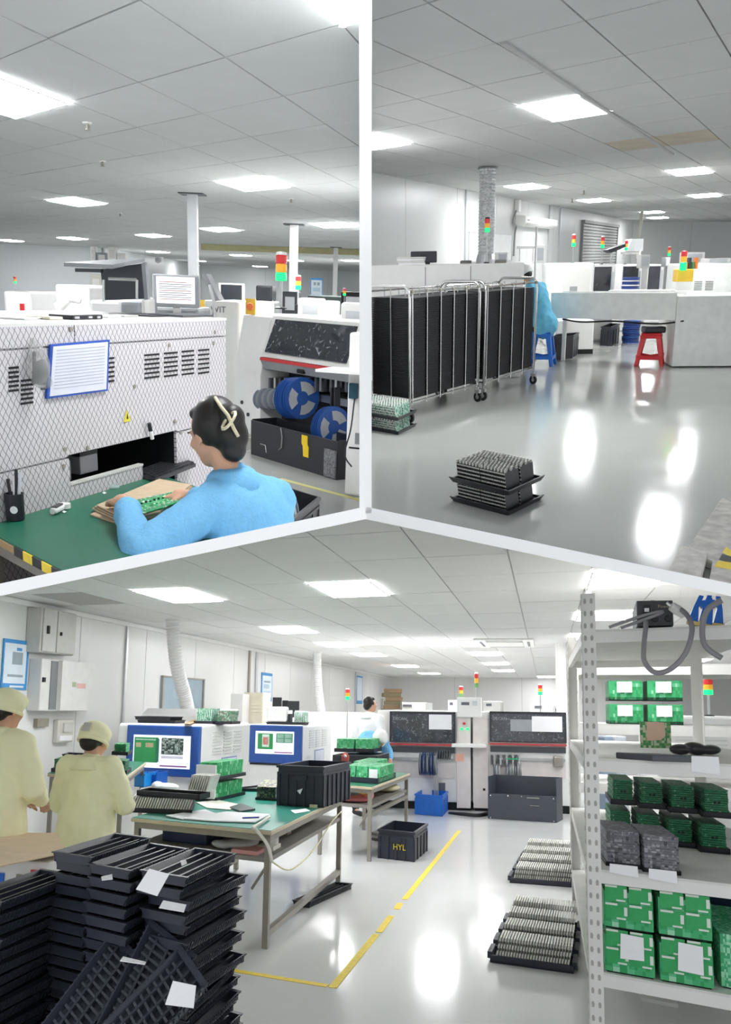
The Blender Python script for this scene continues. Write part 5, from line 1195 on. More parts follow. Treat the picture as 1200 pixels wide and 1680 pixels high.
# capped worker bending over the bench, seen from behind
q = R3.D(148, 1240, 6.35)
person(R3, (q.x, q.y, 0), 10, 'worker in a yellow coat seen from behind, with a grey patch on the cap', standing(1.43, head=(0.0, .07, 1.585), neck=(0, .02, 1.45), chest=(0, .03, 1.25), elR=(.30, .08, 1.08), wrR=(.14, .30, 1.05), elL=(-.29, .08, 1.08), wrL=(-.1, .3, 1.05)), yellow_cloth, headrot=(5, -22, 0), cap=yellow_cloth, coat_len=.42)
# man in white and a bending worker in blue near the placement machines
q = R3.D(607, 1160, 14.6)
person(R3, (q.x, q.y, 0), 35, 'dark-haired man in a white shirt beside the placement machine', standing(1.74), white, headrot=(30, 0, 0), coat_name='shirt', face=True, coat_len=.02)
q = R3.D(601, 1225, 13.9)
person(R3, (q.x - .05, q.y, 0), 150, 'worker in a blue coat bending behind the raised green boards', standing(1.6, chest=(0, .22, 1.12), neck=(0, .42, 1.2), head=(0, .54, 1.2), shL=(-.18, .33, 1.16), shR=(.18, .33, 1.16), elL=(-.24, .42, .95), elR=(.24, .42, .95), wrL=(-.15, .58, .9), wrR=(.15, .58, .9)), blue_cloth, headrot=(0, -50, 0), cap=white)

# ================================================================== HALL ONE: woman at the green desk
CUR['r'] = R1; R = R1
DZ = .75
O1 = R1.P(-34, 866, DZ); D24 = azof(R1.P(232, 786, DZ) - O1); D137 = azof(R1.P(105, 940, DZ) - O1)
u, v = dirv(D24), dirv(D137)
desk_green = M('desk_green', '#1d6b52', .38, var=.06, scale=3)
fl = O1 + v * 1.0; fr = fl + u * 1.15; br = O1 + u * 1.15
dk, _ = bench(R1, fl, fr, br, DZ, 'green-topped desk where the woman in blue works', desk_green, name='desk', edge=M('desk_edge', '#a98f68', .7))
for k in range(5): MB(v, u).box(.30 + .07 * k, -.004, DZ - .03, .37 + .07 * k, .002, DZ + .001).part('edge_tape', (black_pl, yellow_tape)[k % 2], dk, label='hazard tape on the edge').location = O1 - V((fl.x, fl.y, 0)) - V((0, 0, DZ))
# ---- lattice-printed machine
fm = Face(R1, O1 - u * .5, O1 + u * 2.2); lat = M_lattice('lattice_foil', fm.ex, '#d3d0d2', '#5d5a60')
sR = fm.sz(371, 600)[0]; zT = fm.sz(200, 531)[1]
s0, zo = fm.sz(113, 750); s1 = fm.sz(289, 703)[0]; zo = (zo + fm.sz(289, 703)[1]) / 2; zl = fm.sz(113, 797)[1]; s2 = fm.sz(234, 762)[0]
mc = thing('reflow_machine', 'machine covered in a printed wire-lattice foil behind the desk', 'machine', fm.o)
for (a, b, c, d, dd) in ((0, 0, s0, zT, .9), (s1, 0, sR, zT, .9), (s0, zo, s1, zT, .9)):
    fm.mb().box(a, .012, b, c, dd, d).part('body', lat, mc)
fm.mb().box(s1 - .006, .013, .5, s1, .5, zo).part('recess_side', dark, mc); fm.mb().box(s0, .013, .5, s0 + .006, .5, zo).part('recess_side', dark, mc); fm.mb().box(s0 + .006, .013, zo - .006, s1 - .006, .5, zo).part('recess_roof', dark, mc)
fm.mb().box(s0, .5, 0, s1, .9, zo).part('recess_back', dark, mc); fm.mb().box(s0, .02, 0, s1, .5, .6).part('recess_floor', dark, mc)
zs = fm.sz(20, 573)[1]; zs2 = fm.sz(20, 772)[1]; g = .004
for (a, b, c, d) in ((0, zs + g, fm.sz(123, 560)[0] - g, zT), (fm.sz(123, 560)[0] + g, zs + g, sR, zT), (0, zs2 + g, sR, zs - g), (0, .3, s0, zs2 - g), (s1, .3, sR, zs2 - g)):
    if b < zo and c > s0 and a < s1: # the panel with the opening below its edge
        fm.mb().box(a, 0, max(b, zo), c, .012, d).part('cover_panel', lat, mc); fm.mb().box(a, 0, b, s0 - g, .012, zo).part('cover_panel', lat, mc) if b < zo else None; fm.mb().box(s1 + g, 0, b, c, .012, zo).part('cover_panel', lat, mc) if b < zo else None
    else: fm.mb().box(a, 0, b, c, .012, d).part('cover_panel', lat, mc)
fm.mb().box(s0, .0, DZ - .1, s2, .02, zl).part('lower_lip', lat, mc); fm.mb().box(s0, -.004, zl, s2, .022, zl + .008).part('lip_edge', offwhite, mc)
fm.mb().box(-.02, .0, zT, sR + .01, .9, zT + .012).part('top_plate', offwhite, mc)
for (gx0, gx1, gy) in ((14, 30, 604), (34, 54, 625), (67, 75, 600), (178, 187, 588), (237, 261, 583), (269, 291, 580), (298, 318, 577), (325, 343, 575)):
    m = fm.mb()
    for r in range(6):
        a, z = fm.sz(gx0, gy + 7.5 * r); b, _ = fm.sz(gx1, gy + 7.5 * r); m.box(a, -.003, z - .004, b, .001, z + .004)
    m.part('vent_slots', dark, mc, kind='stuff')
for (x, y) in ((106, 737), (104, 765), (143, 735), (286, 691), (296, 710), (115, 540), (277, 566), (352, 545), (220, 634), (350, 563)):
    s, z = fm.sz(x, y); MB(fm.ex, fm.ey).lathe((s, -.002, z), [(.009, -.004), (.009, .003)], 8, 'y').part('screw', steel_dull, mc)
sx, sz_ = fm.sz(208, 684); tri = fm.mb().prism([(sx - .028, -.003, sz_ - .02), (sx + .028, -.003, sz_ - .02), (sx, -.003, sz_ + .03)], (0, .002, 0)).part('warning_sticker', M('sticker_yellow', '#d9cf3c', .6), mc, label='yellow warning triangle'); fm.mb().prism([(sx - .006, -.0045, sz_ - .008), (sx + .006, -.0045, sz_ - .008), (sx, -.0045, sz_ + .016)], (0, .001, 0)).part('warning_mark', dark, tri)
for (x0, y0, x1, y1, lab) in ((116, 762, 138, 790, 'left'), (151, 752, 181, 774, 'right')):
    a, b, c, d = fm.rect(x0, y0, x1, y1); rl = fm.mb().box(a, .06, c, b, .45, d).part('conveyor_unit', M('conveyor_grey', '#8d8e92', .4, .3), mc, bevel=.004); fm.mb().box(a, .06, d, b, .45, d + .02).part('conveyor_rail', dark, rl)
# blue-framed list, plastic bag and marker hanging on the machine
bf = thing('clipboard', 'blue-framed checklist sheet hanging on the lattice machine', 'sign', fm.o); c = [fm.sz(x, y) for x, y in ((73, 654), (173, 641), (176, 557), (79, 565))]
fm.mb().prism([(s, -.012, z) for s, z in c], (0, .010, 0)).part('frame', M('frame_blue', '#2450b0', .4), bf)
cc = V((sum(s for s, z in c) / 4, 0, sum(z for s, z in c) / 4)); sh = [(cc.x + (s - cc.x) * .93, -.014, cc.z + (z - cc.z) * .92) for s, z in c]
fm.mb().prism(sh, (0, .002, 0)).part('sheet', M('sheet_list', '#dde0ea', .6, var=.03), bf)
for r in range(13):
    k0, k1 = .08 + r * .064, .10 + r * .064; L_ = lambda t: V(sh[3]).lerp(V(sh[0]), t); R_ = lambda t: V(sh[2]).lerp(V(sh[1]), t); a, b = L_(k0), R_(k0); a2, b2 = L_(k0 + .012), R_(k0 + .012)
    fm.mb().prism([a.lerp(b, .06) + V((0, -.001, 0)), a.lerp(b, .94) + V((0, -.001, 0)), a2.lerp(b2, .94) + V((0, -.001, 0)), a2.lerp(b2, .06) + V((0, -.001, 0))], (0, .0008, 0)).part('text_line', M('text_grey', '#a9acb8', .7), bf)
pbag = thing('plastic_bag', 'clear plastic bag of grey gloves hanging on the lattice machine', 'bag', fm.at(fm.sz(48, 600)[0], -.04, fm.sz(48, 600)[1]))
blob('bag_film', [('e', (0, 0, 0), (.045, .03, .065), (0, 0, 0)), ('e', (.01, 0, -.05), (.04, .028, .03), (0, 20, 0)), ('c', (0, 0, .05), (-.02, .02, .09), .03, .012)], M('bag_clear_grey', '#b9bab8', .12, alpha=.35, var=.3, scale=30), pbag, .007, 1)
blob('bag_content', [('e', (.01, 0, -.02), (.028, .018, .05), (0, 15, 0)), ('c', (-.02, 0, -.06), (-.01, 0, .05), .008, .008)], M('glove_grey', '#8d8d8c', .6), pbag, .006, 1)
s, z = fm.sz(241, 708); mk = thing('marker_pen', 'black and white marker hanging over the machine opening', 'pen', fm.at(s, -.02, z)); MB(fm.ex, fm.ey).cyl((.012, 0, -.033), (.0, 0, .005), .009, n=10).part('barrel', white, mk); MB(fm.ex, fm.ey).cyl((.0, 0, .005), (-.010, 0, .04), .0095, n=10).part('cap', black_pl, mk)
# ---- things on the desk
def deskp(px, py, z=DZ): return R1.P(px, py, z)
kb0, kb1, kb2 = deskp(221, 780), deskp(255, 793), deskp(322, 766); e1 = (kb1 - kb0); e2 = (kb2 - kb1); e1.z = e2.z = 0; la, lb = e1.length, e2.length; e1.normalize(); e2.normalize()
kb = thing('keyboard', 'black computer keyboard at the machine end of the desk', 'keyboard', kb0); MB(e1, e2).box(0, 0, 0, la, lb, .018).part('case', black_pl, kb, bevel=.004)
m = MB(e1, e2)
for r in range(6):
    for c_ in range(18):
        x = la * (.06 + r * .15); y = lb * (.03 + c_ * .053); m.box(x, y, .018, x + la * .12, y + lb * .042, .025)
m.part('keys', M('key_black', '#2a2b30', .5), kb, kind='stuff')
dish = thing('round_dish', 'small round clear dish on the green desk', 'dish', deskp(186, 800)); MB().lathe((0, 0, 0), [(.026, 0), (.028, .002), (.028, .012), (.025, .012), (.025, .004)], 20).part('bowl', M('dish_clear', '#cfdcd8', .2), dish); MB().lathe((0, 0, .004), [(.022, 0), (.022, .004)], 16).part('contents', M('dish_fill', '#9fb8b0', .6), dish)
tl = thing('hand_tool', 'white and dark handheld suction tool lying on the desk', 'tool', deskp(97, 840)); d_ = (deskp(118, 808) - deskp(72, 832)); d_.z = 0; d_.normalize(); n_ = V((-d_.y, d_.x, 0))
MB(d_, n_).box(-.055, -.014, .004, .03, .014, .026).part('grip', white, tl, bevel=.008); MB(d_, n_).box(-.045, -.011, .024, .02, .011, .032).part('grip_inlay', M('inlay_grey', '#4b4d50', .5), tl, bevel=.004); MB(d_, n_).lathe((.052, 0, .004), [(.012, 0), (.024, 0), (.024, .018), (.012, .018)], 18).part('ring', white, tl); MB(d_, n_).cyl((-.055, 0, .015), (-.06, 0, .015), .011, n=10).part('end_cap', offwhite, tl)
ph = thing('pen_holder', 'black pen holder with pens at the outer edge of the desk', 'pen holder', deskp(26, 853)); MB().lathe((0, 0, 0), [(.028, 0), (.032, .004), (.034, .10), (.029, .10), (.027, .01)], 18).part('cup', black_pl, ph)
for k, (dx, c) in enumerate(((-.012, '#1d1e22'), (.0, '#e8e8ea'), (.014, '#d9d9de'), (.006, '#26272c'))): MB().cyl((dx * .6, 0, .02), (dx * 1.8, .01, .15 + .012 * k), .006, n=8).part('pen', M('penc_%d' % k, c, .4), ph)
MB().lathe((.008, -.033, .045), [(.014, -.001), (.014, .001)], 12, 'y').part('round_mark', paper, ph)
for k in range(4):
    o_ = 3 * k
    sheet(R1, [(148 + o_ * 1.2, 838 - o_ * .8 + (8 if k == 0 else 0)), (198 + o_, 862 - o_), (262, 850 - o_), (322 - o_, 806 - o_), (258 + o_ * .4, 792 - o_ * .5)], DZ + .001 + .0085 * k, M('cardboard_desk_%d' % (k % 2), ('#b7a184', '#cbb597')[k % 2], .85, var=.06, scale=25), ('lowest', 'second', 'third', 'top')[k] + ' cardboard sheet under the green boards on the desk', 'cardboard_sheet', 'cardboard', .006)
for k, pts in enumerate((((220, 822), (251, 815), (268, 834), (226, 846)), ((251, 815), (286, 808), (300, 822), (268, 834)))):
    t = sheet(R1, pts, DZ + .036, pcb, ('left', 'right')[k] + ' green circuit board in front of the woman', 'circuit_board', 'circuit board', .004)
    c = sum((R1.P(x, y, DZ + .036) for x, y in pts), V()) / 4; q = [R1.P(x, y, DZ + .036) - c for x, y in pts]
    for i in range(5):
        for j in range(4):
            w = q[0].lerp(q[1], (i + .5) / 5).lerp(q[3].lerp(q[2], (i + .5) / 5), (j + .5) / 4); MB().box(w.x - .004, w.y - .005, .004, w.x + .004, w.y + .005, .008 + .003 * ((i + j) % 2)).part('component', M('comp_%d' % ((i * 3 + j) % 3), ('#cfd8cc', '#20402e', '#7fbf90')[(i * 3 + j) % 3], .5), t)
for k, (x, y) in enumerate(((105, 840), (210, 786), (215, 788), (171, 809))): sheet(R1, [(x - 3, y), (x, y - 2), (x + 4, y), (x, y + 2)], DZ + .002, paper, ('tiny white scrap beside the suction tool', 'tiny white scrap below the keyboard corner', 'second tiny scrap near the keyboard', 'tiny white crumb beside the round dish')[k], 'paper_scrap')
# ---- on top of the lattice machine
ZT = zT + .0125
def topbox(x0, y0, x1, y1, d, dep, mat, lab, name, cat, parts=()):
    CUR['r'] = R1
    a, b, c, e = fm.rect(x0, y0, x1, y1, d); t = thing(name, lab, cat, fm.at(a, d, ZT)); Hh = max(e - ZT, .006); fm.mb().box(0, 0, 0, b - a, dep, Hh).part('body', mat, t, bevel=.003)
    for (nm, u0, v0, u1, v1, mt) in parts: fm.mb().box((b - a) * u0, -.004, Hh * v0, (b - a) * u1, 0, Hh * v1).part(nm, mt, t)
    return t
topbox(119, 517, 169, 528, .12, .12, black_pl, 'black instrument box on top of the lattice machine', 'instrument_box', 'instrument', (('label', .05, .2, .2, .7, M('label_grey', '#b8b8ba', .6)), ('label', .5, .25, .62, .7, M('label_grey', '#b8b8ba')), ('label', .8, .2, .9, .7, M('label_grey', '#b8b8ba'))))
topbox(40, 522, 62, 529, .15, .12, white, 'white box at the outer end of the machine top', 'small_box', 'box'); topbox(62, 521, 80, 529, .18, .1, offwhite, 'dotted cream box on the machine top', 'small_box', 'box', (('dots', .1, .5, .9, .6, dark),))
topbox(82, 520, 104, 530, .14, .12, M('box_pale_yellow', '#e4e0c8', .6), 'pale yellow box on the machine top', 'small_box', 'box')
topbox(178, 521, 200, 528, .2, .1, white, 'white crumpled packet beside the black instrument box', 'small_box', 'box'); topbox(205, 520, 228, 527, .25, .12, offwhite, 'grey white packet in the middle of the machine top', 'small_box', 'box')
topbox(250, 520, 300, 524, .2, .25, black_pl, 'flat black tray at the far end of the machine top', 'component_tray', 'tray'); topbox(300, 517, 351, 524, .12, .2, M('bar_grey', '#55585c', .4), 'dark squeegee bar at the corner of the machine top', 'squeegee', 'tool')
# raised dark lid of the machine behind, screen on an arm, printer housings
CUR['r'] = R1
ld = thing('raised_lid', 'raised dark smoked lid of the machine behind the lattice cover', 'machine lid', R1.D(205, 500, 5.4)); base = R1.D(205, 500, 5.4)
def lp(x, y, Y): return R1.D(x, y, Y) - base
lid_d = M('lid_dark', '#3a3f45', .3)
MB().prism([lp(165, 442, 5.3), lp(235, 432, 5.0), lp(242, 490, 5.0), lp(170, 493, 5.3)], (.0, .04, 0)).part('front_pane', M('lid_pane', '#353a42', .55, var=.1), ld); MB().prism([lp(105, 437, 5.1), lp(185, 441, 5.0), lp(238, 430, 5.35), lp(165, 433, 5.5)], (0, 0, .02)).part('top_flap', M('flap_grey', '#8b9094', .35), ld)
MB().prism([lp(123, 440, 5.1), lp(165, 441, 5.1), lp(165, 447, 5.1), lp(123, 446, 5.1)], (0, .05, 0)).part('hinge_box', lid_d, ld); MB().prism([lp(232, 432, 4.99), lp(238, 430, 4.98), lp(243, 491, 4.98), lp(237, 492, 4.99)], (0, .05, 0)).part('side_rail', M('rail_grey', '#7c8186', .4), ld)
for (a, b) in (((178, 457), (224, 459)), ((170, 459), (170, 495)), ((225, 459), (225, 490))): MB().tube([lp(*a, 4.98), lp(*b, 4.98)], .008, 8).part('gas_strut', steel, ld)
for (x0, x1, yt, yb, Y, dep, mt, lab) in ((146, 197, 492, 520, 6.2, .8, white_machine, 'pale printer housing below the raised lid'), (197, 230, 494, 520, 5.9, .5, M('housing_grey', '#8f9497', .45), 'grey slotted housing below the raised lid'), (231, 243, 488, 520, 5.6, .2, offwhite, 'narrow white block beside the screen'), (90, 146, 466, 512, 7.6, .8, white_machine, 'white dotted machine housing left of the raised lid'), (5, 50, 477, 512, 8.5, .8, white_machine, 'white machine with a red button at the outer edge')):
    t, f_, z1 = farbox(R1, x0, x1, yt, Y, dep, mt, lab, 'machine_housing', 'machine', parts=(('emblem', .55, .8, .8, .9, .004, M('emblem_grey', '#b0b4b8', .5)),) if x0 == 90 else ((('button', .6, .85, .75, .93, .02, red_pl),) if x0 == 5 else ()))
rb = thing('robot_arm', 'white jointed arm on the dotted machine housing', 'robot arm', R1.D(95, 505, 7.0)); MB().tube([(0, 0, 0), (.08, 0, .06), (.1, 0, .07)], [.04, .03, .025], 10).part('upper_arm', white, rb); MB().tube([(.1, 0, .07), (.17, 0, .05)], [.03, .02], 10).part('fore_arm', offwhite, rb); MB().ball((.1, 0, .07), .032, 8).part('joint', white, rb)
bl = thing('person', 'distant worker in blue half hidden behind the white machine', 'person', R1.D(80, 505, 9.5)); blob('coat', [('e', (0, 0, 0), (.10, .1, .12), (0, 30, 0)), ('c', (0, 0, 0), (.06, 0, .08), .08, .05), ('c', (0, 0, -.05), (0, 0, -.5), .11, .13)], M('cloth_blue_deep', '#3f9bd4', .8), bl, .015, 3)
# monitor on an arm
def screen(x0, y0, x1, y1, Y, lab, mt, face_mt, az=90, lines=False, r=R1):
    CUR['r'] = r
    a, b = r.D(x0, y1, Y), along(r, r.D(x0, y1, Y), az, x1); f_ = Face(r, a, b); z1 = r.D(x0, y0, Y).z; z0 = a.z; t = thing('monitor', lab, 'monitor', f_.at(0, 0, z0)); W, Hh = f_.S, z1 - z0
    f_.mb().box(0, 0, 0, W, .06, Hh).part('housing', mt, t, bevel=.01); s_ = f_.mb().box(W * .09, -.004, Hh * .12, W * .91, 0, Hh * .93).part('screen', face_mt, t)
    if lines:
        for k in range(9): f_.mb().box(W * .14, -.0055, Hh * (.24 + .065 * k), W * (.84 - .1 * (k % 3 == 2)), -.004, Hh * (.26 + .065 * k)).part('text_line', M('screen_text', '#7a7f88', .5) if k % 4 else M('screen_red', '#b06a68', .5), s_)
    f_.mb().box(W * .42, .02, -.14, W * .58, .05, .0).part('stand', offwhite, t)
    return t, f_
screen(251, 449, 326, 503, 6.4, 'grey monitor showing white text beside the steel pipe', M('monitor_grey', '#9b9fa1', .4), M('screen_white', '#eef0f2', .3, emit=.5), az=88, lines=True)
farbox(R1, 250, 326, 503, 6.5, .5, M('monitor_grey', '#9b9fa1'), 'low grey console under the text monitor', 'console', 'machine')
t = thing('monitor', 'slanted grey screen seen edge-on beside the text monitor', 'monitor', R1.D(345, 480, 7.2)); b_ = R1.D(345, 480, 7.2); MB().prism([R1.D(330, 450, 7.2) - b_, R1.D(338, 449, 7.3) - b_, R1.D(360, 492, 7.1) - b_, R1.D(352, 494, 7.0) - b_], (0, .25, 0)).part('housing', M('rail_grey', '#7c8186'), t); MB().tube([R1.D(344, 467, 7.0) - b_, R1.D(351, 495, 7.0) - b_, R1.D(351, 525, 7.0) - b_], .012, 8).part('arm', steel, t)
pr = farbox(R1, 326, 391, 492, 10.2, 1.2, offwhite, 'white screen printer with lettering behind the text monitor', 'screen_printer', 'machine', az=100, parts=(('slot', .1, .6, .5, .64, .003, dark),))
s, z = pr[1].sz(346, 512); text_part('WIT', .09, M('print_dark', '#5a5e64', .5), pr[0], pr[1].ex * s - pr[1].ey * .004 + V((0, 0, z)), pr[1].ex, (0, 0, 1))
estop = lambda x, y, Y, lab: (lambda t: (MB().box(-.05, 0, -.08, .05, .06, .08).part('plate', M('estop_yellow', '#d8b030', .4), t), MB().lathe((0, -.03, 0), [(.035, -.02), (.04, 0), (.035, .02)], 14, 'y').part('button', M('estop_orange', '#d06a28', .4), t)))(thing('emergency_stop', lab, 'button', R1.D(x, y, Y)))
estop(326, 507, 8.6, 'orange emergency stop on the white screen printer'); estop(411, 503, 10.0, 'orange emergency stop beside the far printer')
screen(359, 464, 402, 497, 11.5, 'dark monitor set in a white hood behind the printer', offwhite, M('screen_off', '#22262c', .25), az=92)
farbox(R1, 357, 412, 497, 11.9, 1.2, white_machine, 'white hood housing under the dark monitor', 'machine_housing', 'machine')
farbox(R1, 420, 447, 468, 13, .6, M('screen_off', '#22262c'), 'dark slanted screen behind the amber and green beacon', 'dark_screen', 'monitor', yb=494)
for (x0, x1, yt, Y, lab, mt) in ((412, 450, 494, 12.5, 'white machine block left of the beacon', white_machine), (489, 530, 489, 10.5, 'white printed box behind the placement machine window', white), (532, 556, 494, 12, 'white framed reader behind the placement machine', white), (560, 600, 497, 9.5, 'white meter cabinet with two code stickers near the partition', white_machine), (463, 489, 478, 15, 'dark cabinet behind the steel pipe', M('cab_dark', '#3c4148', .5)), (505, 560, 484, 17, 'far dark green machine under the opening', M('cab_greenish', '#3f4b48', .5)), (560, 600, 478, 16, 'dark stacked boxes by the far wall', dark)):
    farbox(R1, x0, x1, yt, Y, .8, mt, lab, 'machine_housing', 'machine', parts=(('front_plate', .2, .82, .8, .95, .01, M('plate_pale', '#c8ccd0', .4)),))
# ---- placement machine
b0, b1 = R1.P(412, 745), R1.P(553, 788); fb1 = Face(R1, b0, b1); fs1 = Face(R1, b0 + fb1.ey * .32, b1 + fb1.ey * .32); f = fs1
sl = f.sz(384, 620)[0]; sr = f.sz(571, 640)[0]; zt1 = f.sz(432, 517)[1]
sm = thing('placement_machine', 'white placement machine with a slanted smoked window and blue reels', 'machine', f.o)
f.mb().box(sl, .35, .1, sr, 1.7, zt1).part('body', white_machine, sm, bevel=.02); f.mb().box(sl + .05, .4, 0, sr, 1.6, .1).part('plinth', dark, sm)
w0 = f.sz(429, 540)[0]
f.mb().prism([(sl, .0, .1), (sl, .0, zt1 * .55), (sl, .12, zt1 - .02), (sl, .35, zt1), (sl, .35, .1)], (w0 - sl - .015, 0, 0)).part('side_cover', white_machine, sm, bevel=.008)
def q1(x0, y0, x1, y1, d0, d1, name, mat, bevel=0, parent=None):
    m = f.mb(); f.bar(m, x0, y0, x1, y1, d0, d1); return m.part(name, mat, parent or sm, bevel=bevel)
zw0 = f.sz(440, 583)[1]; zw1 = f.sz(440, 522)[1]; wr = f.sz(576, 560)[0]
frame_pts = lambda x0, x1, z0, z1, d0, d1, th: [(x0, d0, z0), (x1, d0, z0), (x1, d0 + th, z0), (x0, d0 + th, z0), (x0, d1, z1), (x1, d1, z1), (x1, d1 + th, z1), (x0, d1 + th, z1)]
f.mb().hexa(frame_pts(w0, wr, zw0 - .02, zw1 + .02, .0, .14, .3)).part('hood', offwhite, sm)
f.mb().hexa(frame_pts(w0 + .07, wr - .07, zw0 + .03, zw1 - .01, -.005, .125, .02)).part('window', window_scr, sm)
f.mb().hexa(frame_pts(w0, wr, zw0 - .055, zw0 - .025, -.02, -.01, .1)).part('red_strip', M('strip_red', '#c23a3c'), sm)
f.mb().hexa(frame_pts(w0, wr, zw0 - .14, zw0 - .055, .03, -.01, .1)).part('grip_rail', M('grip_grey', '#8f9294', .45), sm); s, z = f.sz(494, 601); f.mb().box(s - .05, -.02, zw0 - .125, s + .05, .03, zw0 - .085).part('handle', dark, sm, bevel=.01)
f.mb().box(w0, .34, .1, wr, .36, zw0 - .14).part('bay_back', M('bay_dark', '#1c1d22', .6), sm)
f.mb().box(w0, .2, .55, wr, .345, .62).part('feeder_rail', steel, sm)
for k in range(16): x = 430 + 8.3 * k; s, z = f.sz(x, 625); f.mb().box(s, .08, z - .1, s + .035, .34, z + .03).part('feeder', (M('feeder_dark', '#53575e'), steel, black_pl)[k % 3], sm)
rs = M('reel_silver', '#b9bbbb', .35, .3)
for k in range(9): s, z = f.sz(424 + 4.6 * k, 655); reel(sm, f.ex * s + f.ey * .05 + V((0, 0, z)), .11, .02, rs if k % 2 else M('reel_grey', '#8a93a6'), ax=f.ex)
for k in range(3): s, z = f.sz(482 + 8 * k, 653); reel(sm, f.ex * s + f.ey * -.02 + V((0, 0, z)), .20, .03, reel_blue, ax=f.ex)
for k in range(2): s, z = f.sz(548 + 7 * k, 700); reel(sm, f.ex * s + f.ey * -.06 + V((0, 0, z)), .19, .03, reel_blue, ax=f.ex)
for k in range(4): s, z = f.sz(462 + 4 * k if k < 2 else 530 + 6 * k, 650); f.mb().box(s, .0, z - .28, s + .02, .06, z + .08).part('hanging_strip', black_pl, sm)
for (x, y) in ((398, 660), (408, 680)): s, z = f.sz(x, y); MB(f.ex, f.ey).lathe((s, -.005, z), [(.02, -.01), (.02, .01)], 12, 'y').part('lock', black_pl, sm)
# dark bin below
zb1 = fb1.sz(480, 706)[1]; bn = thing('reject_bin', 'black open metal bin below the blue reels', 'bin', fb1.o); s_end = fb1.S
bm_ = M('bin_black', '#1d2027', .4); fb1.mb().box(0, 0, 0, s_end, .012, zb1).part('front_panel', bm_, bn); fb1.mb().box(0, .012, 0, .012, .3, zb1 + .01).box(s_end - .012, .012, 0, s_end, .3, zb1 + .01).box(.012, .29, 0, s_end - .012, .3, zb1 + .01).part('shell', bm_, bn)
a, b, c, d = fb1.rect(496, 713, 507, 751); fb1.mb().prism([(a, -.006, d), (b - .02, -.006, d), (b - .02, -.006, d - .08), (b, -.006, d - .1), (b, -.006, c), (a + .03, -.006, c), (a + .02, -.006, d - .1), (a, -.006, d - .08)], (0, .004, 0)).part('yellow_tag', M('tag_yellow', '#e0c020', .5), bn, label='yellow hanging tag')
s, z = fb1.sz(429, 728); MB(fb1.ex, fb1.ey).tube([(s, -.008, z), (s + .09, -.008, z), (s + .11, -.008, z - .07)], .006, 6).part('hex_key', chrome, bn, label='chrome hex key'); s, z = fb1.sz(462, 706); MB(fb1.ex, fb1.ey).tube([(s, -.008, z + .02), (s + .03, -.012, z - .06), (s + .02, -.012, z - .16), (s - .03, -.008, z - .19)], .005, 6).part('wire_hook', steel, bn)
a, b, c, d = fb1.rect(535, 735, 552, 785); fb1.mb().box(a, -.02, c, b, -.002, d).part('tape_bundle', M('tape_glint', '#6a6c70', .2, var=.5, scale=60), bn)
# right-hand white cabinet, control pad
rc, rf, rz = farbox(R1, 573, 640, 545, 7.35, .9, white_machine, 'white cabinet with a control pad beside the placement machine', 'machine_cabinet', 'machine', az=112, parts=(('drawer', .1, .3, .95, .31, .004, dark), ('recess', .25, .33, .45, .4, .004, M('recess_grey', '#8d9092', .5))))
s, z = rf.sz(581, 641); rf.mb().box(s - .03, -.04, z - .06, s + .04, 0, z + .06).part('control_pad', M('pad_teal', '#27566a', .4), rc, bevel=.006); rf.mb().box(-.12, -.35, rf.sz(575, 603)[1] - .02, .4, 0, rf.sz(575, 603)[1]).part('ledge', white, rc)
cable(R1, [rf.at(s + .02, -.03, z - .06), rf.at(s + .0, -.04, z - .3), rf.at(s - .04, -.05, z - .5), rf.at(s + .02, -.04, z - .6)], .006, black_pl, 'thin black wire hanging from the control pad')
# beacons
for (x, yt, yb, Y, lab, di) in ((461, 449, 507, 8.9, 'large lit beacon above the placement machine window', .13), (489, 466, 502, 11.5, 'smaller lit beacon right of the steel pipe', .085), (565, 478, 498, 15, 'far small beacon near the partition', .06), (26, 456, 480, 12, 'teal beacon on the machine at the outer edge', .045)):
    q = R1.D(x, yb, Y); hs = .05 * di / .085; tower(R1, q, q.z, R1.zat(x, yt + 12 * (8.9 / Y), q), di * .8, hs, lab, 'g')
# steel pipes to the ceiling
for (x, yb, Y, r, lab) in ((318, 452, 12.5, .06, 'square steel pipe rising to the ceiling beside the text monitor'), (481, 500, 17.5, .07, 'square white pipe rising to the ceiling behind the beacons'), (549, 500, 26, .06, 'slim white pipe near the far opening')):
    q = R1.D(x, yb, Y); t = thing('ceiling_pipe', lab, 'pipe', (q.x, q.y, .8)); MB().box(-r, -r, 0, r, r, H1 - .8).part('shaft', alu if x == 318 else white, t); MB().box(-r * 2.6, -r * 2.6, H1 - .815, r * 2.6, r * 2.6, H1 - .802).part('ceiling_plate', M('plate_dark', '#4b4e52', .5), t)
